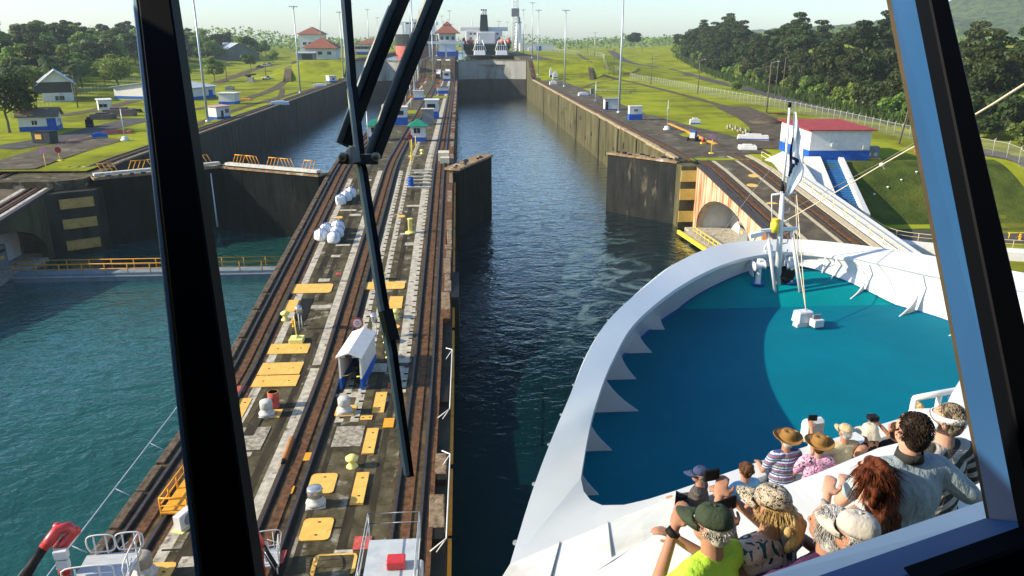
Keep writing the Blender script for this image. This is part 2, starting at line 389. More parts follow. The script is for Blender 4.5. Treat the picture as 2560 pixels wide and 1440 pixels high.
def strip(mb, xa, xb, y0, y1, dz=.004, f=quay, mi=0, th=0.0):
    Y = ys(y0, y1)
    mb.grid([[(xa, y, f(y) + dz), (xb, y, f(y) + dz)] for y in Y], mi)
    if th:
        mb.grid([[(xa, y, f(y) + dz - th), (xa, y, f(y) + dz)] for y in Y], mi, False)
        mb.grid([[(xb, y, f(y) + dz), (xb, y, f(y) + dz - th)] for y in Y], mi, False)
        for y in (y0, y1): mb.add([(xa, y, f(y) + dz - th), (xb, y, f(y) + dz - th), (xb, y, f(y) + dz), (xa, y, f(y) + dz)], [(0, 1, 2, 3)], mi)
def wallface(mb, x, y0, y1, zb=-3.0, f=quay, mi=0, flip=False, ztop=0.0):
    rows = []
    for y in ys(y0, y1):
        zt = f(y) + ztop; rows.append([(x, y, zb + (zt - zb) * k / 6) for k in range(7)])
    mb.grid(rows, mi, False, flip)

# ---- centre lock wall
cw = thing('lock_wall', 'long central concrete lock wall carrying three tow tracks between the two canal lanes', 'lock wall', (-9.8, 60, 0), 0, 'concrete lock walls')
b = MB(); Y = ys(-40, 750)
b.grid([[(XA, y, quay(y)), (XA + 3, y, quay(y)), (-12, y, quay(y)), (-7, y, quay(y)), (-3.4, y, quay(y)), (XB - 1.6, y, quay(y))] for y in Y]); b.build('quay_top', CONC, cw, True)
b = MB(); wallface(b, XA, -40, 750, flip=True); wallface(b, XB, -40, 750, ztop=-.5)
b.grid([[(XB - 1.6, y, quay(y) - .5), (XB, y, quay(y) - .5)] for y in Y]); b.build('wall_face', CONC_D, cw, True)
b = MB(); rnd = random.Random(3); y = 16.0
while y < 345:                                              # broken coping stones along the right edge
    L = rnd.uniform(.8, 3.2) * (1 if y < 60 else 1.6)
    if rnd.random() < (.55 if y < 62 else .94):
        zt = quay(y + L / 2); wd = rnd.uniform(.55, .95)
        b.bar((XB - wd / 2 - rnd.uniform(0, .15), y, quay(y) - .24), (XB - wd / 2 - rnd.uniform(0, .15), y + L, quay(y + L) - .24), wd, rnd.uniform(.45, .55) + (.12 if y > 120 else 0), 0 if rnd.random() < .7 else 1)
    y += L + rnd.uniform(.03, .25 if y > 60 else 1.4)
b.build('coping', [mat('chipped_coping', (.10, .075, .05), (.28, .21, .14), scale=2.5, rough=.9, c3=(.20, .09, .04), s3=1.1, t3=(.55, .68), bump=.05, bscale=5), RUST], cw, True, bevel=.06)
b = MB(); y = 14.0
while y < 345:
    L = rnd.uniform(2, 5); b.bar((XA + .28, y, quay(y) + .05), (XA + .28, y + L, quay(y + L) + .05), .55, rnd.uniform(.2, .34)); y += L + rnd.uniform(.02, .3)
b.build('coping', mat('dark_coping', (.05, .04, .03), (.15, .11, .075), scale=2.5, rough=.9, bump=.04), cw, True, bevel=.05)
b = MB()                                                    # pale concrete strips with a row of dark notches
for xa, xb, y0, y1 in ((-15.35, -14.75, 30, 104), (-11.75, -11.1, 18, 108), (-8.75, -8.2, 46, 108), (-7.75, -7.2, 46, 345), (-5.3, -4.35, 50, 345), (-15.2, -14.6, 120, 345)):
    strip(b, xa, xb, y0, y1, .006)
    y = y0 + .5
    while y < min(y1, 140):
        if y > 40 and xa > -9: b.bar(((xb - .16), y, quay(y) + .012), ((xb - .16), y + .22, quay(y + .22) + .012), .3, .02, 1)
        y += 1.15
b.build('notched_strip', [CONC_L, GREASE], cw, True)
b = MB(); rr = random.Random(11)                            # pale cross sills between the tracks on the ramp
for xa, xb, y0, y1, n_ in ((-14.7, -11.8, 62, 106, 8), (-7.2, -5.3, 66, 108, 6), (-14.5, -11.6, 20, 60, 4), (-7.0, -5.4, 20, 50, 3)):
    for k in range(n_):
        yy = lerp(y0, y1, (k + rr.uniform(.1, .9)) / n_); x0 = lerp(xa, xb, rr.uniform(0, .5)); x1 = rr.uniform(x0 + .8, xb + .1)
        strip(b, x0, min(x1, xb), yy, yy + rr.uniform(.5, .9), .0085)
b.build('cross_sill', CONC_L, cw, True)

OIL = mat('oily_trail', (.018, .015, .010), (.05, .042, .026), scale=.8, rough=.8, c3=(.09, .075, .045), s3=1.5, t3=(.55, .7), stretch=(1, .25, 1))
b = MB()
for xa, xb, y0, y1 in ((-14.3, -13.6, 18, 110), (-12.5, -12.0, 16, 60), (-6.6, -6.1, 16, 112), (-8.6, -8.3, 16, 46), (-5.4, -5.0, 16, 50), (-13.2, -12.7, 66, 116)): strip(b, xa, xb, y0, y1, .007)
for y in (21, 27.5, 33, 44, 52, 64, 76, 88, 100, 124, 140, 160): strip(b, -15.2, -11.8, y, y + .16, .0075); strip(b, -7.1, -5.4, y + 1.3, y + 1.45, .0075)
b.build('oily_trail', OIL, cw, True)
def track(x0, x1, y0, y1, label, f=quay, rack=True, bed=True):
    t = thing('tow_track', label, 'rail track', ((x0 + x1) / 2, y0, f(y0)), 0, 'tow tracks along the lock walls')
    if bed:
        b = MB(); strip(b, x0 - .25, x1 + .25, y0, y1, .011, f); b.build('track_bed', BED, t, True)
    for x in (x0, x1):
        b = MB(); strip(b, x - .09, x + .09, y0, y1, .17, f, 0, .17); b.build('rail', RAIL, t, True)
        b = MB(); strip(b, x + .12, x + .30, y0, y1, .016, f); b.build('flange_slot', GREASE, t, True)
    if rack:
        b = MB(); xm = (x0 + x1) / 2; strip(b, xm - .22, xm + .22, y0, y1, .09, f, 0, .09); b.build('rack_rail', RUST, t, True)
    return t
track(-17.55, -16.0, -30, 748, 'tow track along the left water edge of the central wall')
track(-10.85, -9.35, -30, 748, 'return track running down the middle of the central wall')
track(-3.95, -2.55, -30, 748, 'tow track beside the broken right edge of the central wall')
b = MB(); strip(b, -9.2, -8.8, 14, 345, .01); strip(b, -16, -15.45, 14, 345, .009, mi=1); strip(b, -2.4, -1.9, 14, 345, .009, mi=1); strip(b, -11.05, -10.95, 14, 345, .02, mi=1)
b.build('cable_slot', [GREASE, RUST], cw, True)

# ---- right lock wall
rw = thing('lock_wall', 'sunlit right hand lock wall with streaked olive concrete face beside the open lane', 'lock wall', (38, 120, 0), 0, 'concrete lock walls')
b = MB(); wallface(b, XR, 112, 750, flip=True); b.grid([[(XR, 112, z), (44.2, 112, z)] for z in (-3, Z1 - .15)], 0, False)
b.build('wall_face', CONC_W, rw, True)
b = MB(); strip(b, XR, 44.4, 112, 352, 0.0); b.build('quay_top', APRON, rw, True)
b = MB(); strip(b, XR, 46, 352, 750, 0.0); b.build('quay_top', CONC, rw, True)
b = MB(); rnd = random.Random(5); y = 113.5
while y < 350:
    L = rnd.uniform(2, 7); o = rnd.uniform(-.06, .1)
    b.bar((XR + .38 - o, y, quay(y) + .08), (XR + .38 - o, y + L, quay(y + L) + .08), .8, .42 + rnd.uniform(-.06, .1)); y += L + rnd.uniform(.05, .5)
b.build('coping', mat('sunlit_coping', (.22, .17, .10), (.40, .32, .20), scale=2.0, rough=.9, c3=(.10, .06, .03), s3=1, t3=(.56, .7), bump=.05), rw, True, bevel=.06)  # lighter than the left coping: sunlight is put into the colour
for yy in (139, 156, 178, 214, 255, 300):                   # vertical joints and ladder recesses
    b = MB(); b.box((XR - .08, yy, -1), (.2, .5, Z1 + .8)); b.build('wall_joint', CONC_D, rw, True)
b = MB()
for k in range(14): b.box((XR - .04, 122 + k * 9.5, 6.2 - (k % 3) * 2.1), (.14, .45, 1.1))
b.build('wall_recess', DARK, rw, True)
track(XR + 1.3, XR + 2.9, 112, 748, 'double rail tow track along the top of the right lock wall')

# right ramp
rp = thing('lock_ramp', 'sloping quay ramp with rust streaked side wall and arched opening, beside the ship bow', 'ramp', (39, 80, 0))
RX1 = 44.6
b = MB(); strip(b, XRR + .9, RX1, 40, 112, 0.0); b.build('ramp_surface', APRON, rp, True)
def arched(x, th, y0, y1, ya, yb, zs, zc, mbx, mi=0, zb=-3.0):
    top = [(y, quay(y)) for y in ys(y0, y1)]
    arc = [(ya, zb), (ya, zs)] + [(lerp(ya, yb, (1 - math.cos(math.pi * k / 16)) / 2), zs + (zc - zs) * math.sin(math.pi * k / 16)) for k in range(1, 16)] + [(yb, zs), (yb, zb)]
    # columns of quads between outline and top edge
    yy = sorted(set([y for y, _ in top] + [y for y, _ in arc]))
    tz = lambda y: quay(y)
    def bz(y):
        if y < ya or y > yb: return zb
        pts = [p for p in arc if p[1] >= zs]; return interp([(p[0], p[1]) for p in pts], y)
    for i in range(len(yy) - 1):
        a, c = yy[i], yy[i + 1]; e = 1e-4
        if a >= ya - e and c <= yb + e: z0, z1 = (zs if a <= ya + e else bz(a)), (zs if c >= yb - e else bz(c))
        else: z0 = z1 = zb
        q = [(a, z0), (c, z1), (c, tz(c)), (a, tz(a))]
        mbx.add([(x, *p) for p in q] + [(x + th, *p) for p in q], [(3, 2, 1, 0), (4, 5, 6, 7), (0, 1, 5, 4), (2, 3, 7, 6)], mi)
    for y in (ya, yb): mbx.add([(x, y, zb), (x + th, y, zb), (x + th, y, zs), (x, y, zs)], [(0, 1, 2, 3)], mi)
b = MB(); arched(XRR, .95, 40, 109.3, 84.5, 107.6, .7, 6.2, b); b.build('arched_wall', RUSTW, rp, True)
b = MB(); strip(b, XRR - .12, XRR + .5, 44, 109.3, .14, quay, 0, .3); b.build('edge_beam', RAIL, rp, True)
b = MB(); b.box((XR + 1.2, 110.7, -3), (2.6, 2.7, Z1 + 2.6), mi=0); b.build('end_pillar', CONC_W, rp, True, bevel=.1)
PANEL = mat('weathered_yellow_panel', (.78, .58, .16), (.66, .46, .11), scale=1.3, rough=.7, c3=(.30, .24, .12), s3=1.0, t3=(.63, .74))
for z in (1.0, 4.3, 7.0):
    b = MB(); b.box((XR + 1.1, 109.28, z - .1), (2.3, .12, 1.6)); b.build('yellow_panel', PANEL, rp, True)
b = MB(); b.box((XRR + 5.2, 97, .2), (.3, 20.5, 6)); b.build('room_wall', WHITE, rp, True)
b = MB(); b.box((XRR + 3.2, 107.9, .2), (4.3, .3, 6)); b.build('room_wall', WHITE, rp, True)
b = MB(); b.box((XRR + 2.2, 97, -2), (7.5, 22, 2.4)); b.build('room_floor', CONC_L, rp, True)
for y in (92.5, 99):
    b = MB(); b.box((XRR + 4.4, y, .4), (1.0, 3.3, 2.6)); b.box((XRR + 3.86, y, 2.2), (.06, 2.6, .35), mi=1); b.box((XRR + 3.86, y + .5, 1.4), (.06, .8, .45), mi=2)
    b.build('control_cabinet', [GREYP, DARK, YEL], rp, True)
b = MB(); b.tube([(XRR + 4.98, 103.5 + .5 * math.cos(a * .4), 2.2 + .5 * math.sin(a * .4)) for a in range(16)], .09, 6, closed=True); tag(b.build('life_ring', RED), 'red life ring on the white wall inside the right arch', 'life ring')
track(XRR + 1.0, XRR + 2.5, 44, 112, 'tow track descending the right ramp along its rusty edge')
track(41.4, 43.0, 44, 118, 'second tow track descending the right ramp beside the white stair wall')
b = MB(); strip(b, XRR + 2.9, XRR + 3.5, 44, 112, .02, quay, 0); strip(b, 40.5, 41.0, 44, 116, .02); strip(b, 43.5, 44.4, 44, 116, .10, quay, 0, .1); b.build('edge_strip', TIMB, rp, True)
for (px, py) in ((1885, 440), (1881, 464), (1931, 511)):
    p = onq(px, py); b = MB(); b.lathe([(.75, 0), (.75, .05)], (0, 0, 0), 20); o = b.build('round_cover', YEL, None, loc=(p.x, p.y, p.z)); o.rotation_euler = (R(7), 0, 0)
    tag(o, {1885: 'uppermost round yellow cover on the right ramp', 1881: 'middle round yellow cover on the right ramp', 1931: 'lowest round yellow cover on the right ramp behind the mast'}[px], 'manhole cover', 'round covers on the right ramp')
# yellow footbridge end below the arch
fb = thing('footbridge', 'yellow edged walkway with yellow railings below the right arch', 'walkway', (33, 92, .4))
b = MB(); b.bar((31.6, 104.5, .45), (33.4, 85, .45), 2.2, .3); b.build('deck', CONC_L, fb, True)
b = MB(); b.bar((30.5, 104.5, .62), (32.2, 85, .62), .35, .5); b.build('edge_beam', YELB, fb, True)
b = MB()
for k in range(12): b.tube([(32.2 + .09 * k, 103 - 1.5 * k, .6), (32.2 + .09 * k, 103 - 1.5 * k, 1.7)], .05, 5)
for z in (1.15, 1.7): b.tube([(32.2, 103, z), (33.2, 86.5, z)], .05, 5)
b.build('railing', YELB, fb, True)

# ---- left lock wall and its ramp
lw = thing('lock_wall', 'shaded left hand lock wall with dark stained face and grass along its top', 'lock wall', (-55, 120, 0), 0, 'concrete lock walls')
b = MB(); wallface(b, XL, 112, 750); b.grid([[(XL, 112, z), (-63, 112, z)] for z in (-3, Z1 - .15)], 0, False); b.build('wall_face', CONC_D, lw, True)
b = MB(); strip(b, -53.2, XL, 112, 750, 0.0); b.build('quay_top', CONC, lw, True)
b = MB(); y = 113
while y < 350:
    L = rnd.uniform(3, 8); b.bar((XL - .35, y, quay(y) + .06), (XL - .35, y + L, quay(y + L) + .06), .7, .34); y += L + rnd.uniform(.05, .3)
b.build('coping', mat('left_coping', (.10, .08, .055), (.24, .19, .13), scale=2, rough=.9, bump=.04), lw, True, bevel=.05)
for yy in (128, 146, 171, 200, 240, 290):
    b = MB(); b.box((XL + .05, yy, -1), (.24, .8, Z1 + .7)); b.build('wall_joint', CONC_W, lw, True)
track(-52.6, -51.2, 112, 748, 'tow track along the top of the left lock wall')
lp = thing('lock_ramp', 'sloping quay ramp at far left with dark stained side wall and yellow panels', 'ramp', (-57, 80, 0))
b = MB(); strip(b, -63.6, XLR - .9, 40, 112, 0.0); b.build('ramp_surface', APRON, lp, True)
b = MB(); arched(XLR - .95, .95, 40, 101, 76, 97.5, .8, 5.6, b); b.build('arched_wall', CONC_W, lp, True)
b = MB(); strip(b, XLR - .5, XLR + .12, 44, 101, .14, quay, 0, .3); strip(b, XLR - .5, XLR + .12, 101, 112, .14, quay, 0, .3); b.build('edge_beam', RAIL, lp, True)
b = MB(); b.prism([(XLR - .1, 98.6), (-47.6, 101.5), (-47.6, 104), (-49.4, 106), (-49.4, 112), (XLR - 6, 112), (XLR - 6, 101.02), (XLR - .1, 101.02)], -3, 8.1); b.build('end_pillar', CONC_D, lp, True)
b = MB(); b.prism([(-52.4, 101.1), (-49.5, 103), (-49.4, 112), (-60, 112), (-60, 101.1)], 8.1, 9.3); b.build('end_block', CONC, lp, True)
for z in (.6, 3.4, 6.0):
    b = MB(); b.bar((-51.0, 99.12, z + .7), (-47.75, 101.3, z + .7), .16, 1.25); b.build('yellow_panel', mat('shaded_yellow_panel', (.52, .33, .10), (.36, .24, .08), scale=1.2, rough=.8, c3=(.2, .16, .09), s3=1, t3=(.58, .7)), lp, True)  # darker copy of the right ramp's yellow: shade is put into the colour
b = MB(); b.box((XLR - 4.4, 87, .2), (.3, 24, 6)); b.build('room_wall', WHITE, lp, True)
b = MB(); b.box((XLR - 2.4, 87, -2), (4.4, 25, 2.3)); b.build('room_floor', CONC_L, lp, True)
for y in (92.5, 88, 83):
    b = MB(); b.box((XLR - 3.6, y, .3), (1.0, 3.0, 2.7)); b.box((XLR - 3.08, y, 2.2), (.06, 2.3, .35), mi=1); b.box((XLR - 3.08, y + .4, 1.4), (.06, .7, .4), mi=2); b.build('control_cabinet', [GREYP, DARK, YEL], lp, True)
track(-55.2, -53.9, 44, 112, 'tow track descending the left ramp above its dark side wall')
track(-62.6, -61.2, 44, 112, 'outer tow track descending the left ramp beside the apron')
b = MB(); strip(b, -53.5, -52.9, 44, 112, .12, quay, 0, .12); strip(b, -56.4, -55.8, 44, 112, .02); b.build('edge_strip', CONC_L, lp, True)

# ---- lock gates
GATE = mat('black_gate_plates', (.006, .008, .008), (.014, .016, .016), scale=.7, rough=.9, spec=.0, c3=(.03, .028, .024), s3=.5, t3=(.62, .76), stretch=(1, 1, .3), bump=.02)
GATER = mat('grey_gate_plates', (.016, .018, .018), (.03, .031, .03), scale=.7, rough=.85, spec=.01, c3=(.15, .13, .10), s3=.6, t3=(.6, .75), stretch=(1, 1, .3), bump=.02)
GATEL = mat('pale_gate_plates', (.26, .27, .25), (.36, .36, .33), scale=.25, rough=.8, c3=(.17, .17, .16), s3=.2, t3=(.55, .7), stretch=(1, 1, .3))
def gate_leaf(a, b_, zt, label, face, th=2.0, group=None, rails=None, zb=-3.0, wet=None, low=None):
    a, b_ = Vector((*a, 0)), Vector((*b_, 0)); d = (b_ - a); L = d.length; ang = math.atan2(d.y, d.x)
    t = thing('lock_gate', label, 'lock gate', (a.x, a.y, 0), ang, group)
    zm = zt if low is None else low
    q = MB(); q.box((L / 2, 0, zb), (L, th, zm - zb))
    if low is None:
        for z in (zt - 1.9, zt - 3.8, zt - 5.6, zt - 7.2): q.box((L / 2, 0, z), (L + .02, th + .06, .1), mi=0)
        for k in range(1, 8): q.box((L * k / 8, 0, zb), (.08, th + .05, zm - zb), mi=0)
    q.build('gate_plates', face, t)
    if low is not None:
        q = MB(); q.box((L / 2, 0, low), (L - .02, th - .02, zt - low)); q.build('dry_plates', GATEL, t)
    q = MB(); q.box((L / 2, 0, zt), (L + .3, th + .5, .28)); q.build('top_girder', mat('gate_top_rust', (.30, .22, .12), (.16, .10, .06), scale=1.5, rough=.85, c3=(.5, .46, .38), s3=.9, t3=(.56, .7)), t)
    for k in range(int(L * .7)):
        q = MB(); q.box((k / .7 + .4, random.uniform(-.8, .8), zt + .27), (random.uniform(.3, .9), random.uniform(.2, .5), random.uniform(.08, .3))); q.build('deck_fitting', BLACK, t)
    return t
gg = 'steel lock gate leaves'
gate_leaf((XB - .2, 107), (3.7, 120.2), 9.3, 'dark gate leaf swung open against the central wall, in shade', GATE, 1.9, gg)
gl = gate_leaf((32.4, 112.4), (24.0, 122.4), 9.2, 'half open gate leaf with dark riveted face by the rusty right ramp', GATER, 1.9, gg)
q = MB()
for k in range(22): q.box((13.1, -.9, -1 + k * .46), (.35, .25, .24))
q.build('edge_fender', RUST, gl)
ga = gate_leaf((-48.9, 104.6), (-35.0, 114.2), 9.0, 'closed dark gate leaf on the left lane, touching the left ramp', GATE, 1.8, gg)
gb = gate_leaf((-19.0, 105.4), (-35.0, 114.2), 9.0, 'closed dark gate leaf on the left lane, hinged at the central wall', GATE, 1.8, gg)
for ga_ in (ga, gb):                                       # walkway plus folding orange rails
    q = MB(); q.box((8.2, -.7 if ga_ is ga else .7, 9.5), (16.4, .9, .35)); q.build('walkway', mat('pale_walkway', (.42, .42, .38), (.6, .6, .55), scale=2, rough=.8, c3=(.2, .14, .08), s3=1.2, t3=(.6, .72)), ga_)
    q = MB(); s_ = -1 if ga_ is ga else 1
    for k in range(5):
        x = 1.2 + k * 3.1; y = s_ * .5; sk = .55 * (1 if k % 2 else -1)
        for j in range(4): q.tube([(x + j * .6, y, 9.85), (x + j * .6 + sk, y, 11.0)], .05, 5)
        q.tube([(x + sk - .1, y, 11.0), (x + 1.9 + sk, y, 11.0)], .06, 5)
    q.build('folding_railing', YELO, ga_)
q = MB(); q.tube([(p.x, p.y, p.z) for p in [Vector((-35.9, 111.9, 8.4)), Vector((-35.85, 111.8, 4)), Vector((-35.8, 111.75, .6))]], [.06, .1, .14], 6)
tag(q.build('water_jet', mat('falling_water', (.75, .8, .82), rough=.3)), 'thin white jet of water leaking down the closed left gates', 'water jet')
# far gates
FG = mat('far_gate_dark', (.028, .026, .024), (.055, .05, .045), scale=.3, rough=.7)
for (a, b_, lab) in (((XB, 380), (15.3, 388), 'far lock gate leaf in shade on the right lane, below the left tugboat'), ((XR, 380), (15.3, 388), 'far lock gate leaf half in sun on the right lane, below the right tugboat'),
                     ((XL, 362), (-33.9, 370), 'far pale green lock gate leaf on the left lane beside the grass bank'), ((XA, 362), (-33.9, 370), 'far pale lock gate leaf on the left lane beside the central wall')):
    gate_leaf(a, b_, Z2 - .3, lab, FG, 1.6, gg, low=8.6)
# low footbridge across the left lane
fb = thing('footbridge', 'low grey footbridge with orange railings crossing the left lane water', 'footbridge', (-35, 88.5, 0))
q = MB(); q.box((0, 0, -.4), (33.4, 2.0, 1.35)); q.build('deck_beam', mat('blue_grey_steel', (.13, .17, .20), (.2, .25, .28), scale=1, rough=.6), fb)
q = MB(); q.box((0, -1.05, .55), (33.4, .12, .12)); q.box((0, 1.05, .55), (33.4, .12, .12)); q.build('kerb', GALV, fb)
for s_ in (-1, 1):
    q = MB()
    for k in range(14): q.tube([(-16.5 + k * 2.54, s_ * .95, .95), (-16.5 + k * 2.54, s_ * .95, 2.1)], .06, 5)
    for z in (1.5, 2.1): q.tube([(-16.6, s_ * .95, z), (16.6, s_ * .95, z)], .06, 5)
    q.build('railing', YELO, fb)
# ================================================================== THE SHIP WE STAND ON
CXS = 16.3
def P(px, py, h): return onz(px, py, CAMZ - h)
def spline(pts, n):
    pts = [Vector(p) for p in pts]; out = []
    L = [0.0]
    for a, b_ in zip(pts, pts[1:]): L.append(L[-1] + (b_ - a).length)
    def pt(i): return pts[max(0, min(len(pts) - 1, i))]
    for k in range(n):
        s = L[-1] * k / (n - 1); i = 0
        while i < len(L) - 2 and L[i + 1] < s: i += 1
        t = (s - L[i]) / max(1e-9, L[i + 1] - L[i]); a, b_, c, d = pt(i - 1), pt(i), pt(i + 1), pt(i + 2)
        out.append(.5 * ((2 * b_) + (-a + c) * t + (2 * a - 5 * b_ + 4 * c - d) * t * t + (-a + 3 * b_ - 3 * c + d) * t ** 3))
    return out
def mir(p): return Vector((2 * CXS - p.x, p.y, p.z))
o_l = [P(*q) for q in ((1275, 1410, 5.7), (1330, 1230, 6.6), (1375, 1108, 7.4), (1420, 1000, 8.2), (1480, 862, 9.0), (1540, 780, 9.5), (1640, 694, 10.0), (1700, 652, 10.15), (1790, 614, 10.25), (1870, 602, 10.3))]
o_r = [P(*q) for q in ((1990, 598, 10.3), (2100, 607, 10.3), (2230, 623, 10.25), (2350, 643, 10.2), (2560, 682, 9.9))]
i_l = [P(*q) for q in ((1452, 1195, 6.9), (1470, 1090, 7.8), (1490, 1010, 8.4), (1530, 905, 9.1), (1590, 805, 9.75), (1690, 722, 10.3), (1790, 668, 10.55), (1880, 641, 10.7))]
i_r = [P(*q) for q in ((1990, 630, 10.75), (2110, 643, 10.7), (2250, 668, 10.6), (2370, 692, 10.5), (2560, 735, 10.2))]
o_r += [mir(q) for q in o_l[::-1] if q.y < o_r[-1].y - 3]; i_r += [mir(q) for q in i_l[::-1] if q.y < i_r[-1].y - 3]
OUT = spline(o_l + o_r, 120); INN = spline(i_l + i_r, 120)
DZ = CAMZ - 12.5
def deckz(y): return DZ + 1.3 * max(0, min(1, (y - 34.6) / 4.6))
ship = thing('cruise_ship', 'white cruise ship with teal foredeck, its bow seen from the blue framed bridge window', 'ship', (CXS, 15, 0))
b = MB(); b.grid([[OUT[k] for k in range(120)], [lerp(OUT[k], INN[k], .5) for k in range(120)], INN], 0, True, True)
b.grid([INN, [q - Vector((0, 0, .16)) for q in INN]], 0, False, True)
OUT2 = []
for k, q in enumerate(OUT):
    dd = (q - INN[k]); dd.z = 0; dd.normalize(); OUT2.append(q + dd * .22 - Vector((0, 0, .16)))
b.grid([OUT2, OUT], 1, True, True)
b.grid([[q - Vector((0, 0, .3)) for q in OUT2], OUT2], 0, True, True)
b.build('bulwark_rim', [SHIPW, mat('rim_edge_paint', (.60, .68, .74), (.54, .62, .68), scale=1, rough=.35)], ship, True)
for k in range(2, 60, 4):
    q = lerp(OUT[k], OUT2[k], .5); b = MB(); b.lathe([(.045, 0), (.045, .03)], q + Vector((0, 0, .01)), 8); b.build('scupper_bolt', GREYP, ship, True)
b = MB(); rows = []
for t_, z in ((0, None), (0, DZ - .7), (.3, 11), (.6, 6), (1, -1)):
    row = []
    for q in OUT2:
        if z is None: row.append(q - Vector((0, 0, .3)))
        else:
            s_ = (1.065 if z == DZ - .7 else 1) - .42 * t_; row.append(Vector((CXS + (q.x - CXS) * s_, 5 + (q.y - 5) * (1 - .16 * t_), min(z, q.z - .6))))
    rows.append(row)
b.grid(rows[::-1], 0, True, True); b.build('bow_hull', SHIPW, ship, True)
# bulwark inside: inner rim down to the deck edge
DED = []
for k, q in enumerate(INN):
    nx = Vector((CXS - q.x, 20 - q.y, 0)).normalized(); t_ = lerp(-1.3, -.1, smooth(33, 39, q.y)) if q.x < CXS else .12
    d_ = q + nx * t_; DED.append(Vector((d_.x, d_.y, deckz(d_.y))))
b = MB(); b.grid([[q - Vector((0, 0, .1)) for q in INN], [lerp(INN[k], DED[k], .45) - (Vector((CXS, 20, 0)) - Vector((INN[k].x, INN[k].y, 0))).normalized() * (.35 if INN[k].x > CXS else .05) for k in range(120)], DED], 0, True, True)
b.build('bulwark_plating', SHIPW, ship, True)
DECK1 = mat('blue_deck_paint', (.0, .125, .19), (.0, .14, .21), scale=.5, rough=.7, c3=(.0, .115, .175), s3=.16, t3=(.45, .7), bump=.004, bscale=30, spec=.04)
DECK2 = mat('turquoise_deck_paint', (.0, .19, .22), (.0, .22, .24), scale=.5, rough=.7, c3=(.0, .165, .195), s3=.2, t3=(.45, .7), bump=.004, bscale=30, spec=.04)
def side(y, left=True):
    c = [q for q in DED if (q.x < CXS) == left]; c.sort(key=lambda q: q.y)
    return interp([(q.y, q.x) for q in c], y)
ymax = max(q.y for q in DED)
b = MB()
def deckrow(y): 
    xa, xb = side(y), side(y, False); return [(lerp(xa - .25, xb + .25, k / 12), y, deckz(y)) for k in range(13)]
b.grid([deckrow(y) for y in [5, 8, 10, 13, 16, 19, 22, 25, 28, 31, 33, 34.6]], 0, False, False); b.build('foredeck', DECK1, ship, True)
b = MB(); b.grid([deckrow(lerp(34.6, ymax, t_)) for t_ in (0, .1, .3, .5, .7, .85, .95, 1)], 0, False, False); b.build('foredeck_bow', DECK2, ship, True)
b = MB(); b.grid([[q + Vector((0, 0, .02)) for q in DED], [q + (Vector((CXS, 20, q.z)) - q).normalized() * .14 + Vector((0, 0, .02)) for q in DED]], 0, False, True); b.build('deck_edge_stripe', BLUE, ship, True)
def bracket(tip, wide=.0):
    tip = Vector(tip); q = min(INN, key=lambda s_: (Vector((s_.x, s_.y, 0)) - Vector((tip.x, tip.y, 0))).length if wide else abs(s_.y - tip.y) + (100 if (s_.x < CXS) != (tip.x < CXS) else 0))
    if not wide:
        q = DED[min(range(120), key=lambda k: abs(DED[k].y - tip.y) + (100 if DED[k].x > CXS else 0))]
        base = Vector((q.x - .1, tip.y, tip.z)); rz_ = min(INN, key=lambda v: abs(v.y - tip.y) + (100 if v.x > CXS else 0)).z; top = base + Vector((.5, 0, max(.8, min(1.9, rz_ - tip.z - .5)))); base2, top2 = base - Vector((.1, 0, 0)), top - Vector((.1, 0, 0))
    else:
        top = q - Vector((0, 0, .14)); base = Vector((q.x, q.y, tip.z)); o = (base - tip).normalized() * -.25; base2 = base + o; top2 = top
    n_ = (base - tip).cross(Vector((0, 0, 1))).normalized() * .03
    arc = []
    for k in range(9):
        t_ = k / 8; arc.append(top.lerp(tip, t_) * 1.0)
        s_ = math.sin(math.pi * t_) * (.22 + .36 * bool(wide)); arc[-1] += (base - tip).normalized() * s_ * .75 - Vector((0, 0, s_ * .5))
    poly = [top2] + arc + [base2]
    m = MB(); N_ = len(poly)
    m.add([p + n_ for p in poly] + [p - n_ for p in poly], [tuple([i, i + 1, N_ - 1]) for i in range(N_ - 2)] + [tuple([N_ + i + 1, N_ + i, 2 * N_ - 1]) for i in range(N_ - 2)] + [(i, N_ + i, N_ + (i + 1) % N_, (i + 1) % N_) for i in range(N_)])
    return m
for (px, py) in ((1497, 1236), (1530, 1125), (1596, 1027), (1591, 947), (1631, 881), (1662, 823), (1702, 771), (1747, 725), (1790, 694), (1836, 680)):
    p = P(px, py, 12.5); p.z = deckz(p.y); bracket(p).build('bracket', SHIPW, ship, True)
for (px, py, h_, L_) in ((1880, 640, 10.7, .8), (1960, 632, 10.75, .9), (2057, 632, 10.72, 1.3), (2105, 640, 10.7, 1.4), (2177, 654, 10.65, 1.5), (2312, 678, 10.55, 1.6), (2450, 712, 10.35, 1.6)):
    a = P(px, py, h_); q = min(INN, key=lambda s_: (s_ - a).length); k = INN.index(q); tn = (INN[min(k + 1, 119)] - INN[max(k - 1, 0)]); nr = Vector((tn.y, -tn.x, 0)).normalized()
    p = q + nr * L_; p.z = deckz(p.y); bracket(p, 1).build('bracket', SHIPW, ship, True)

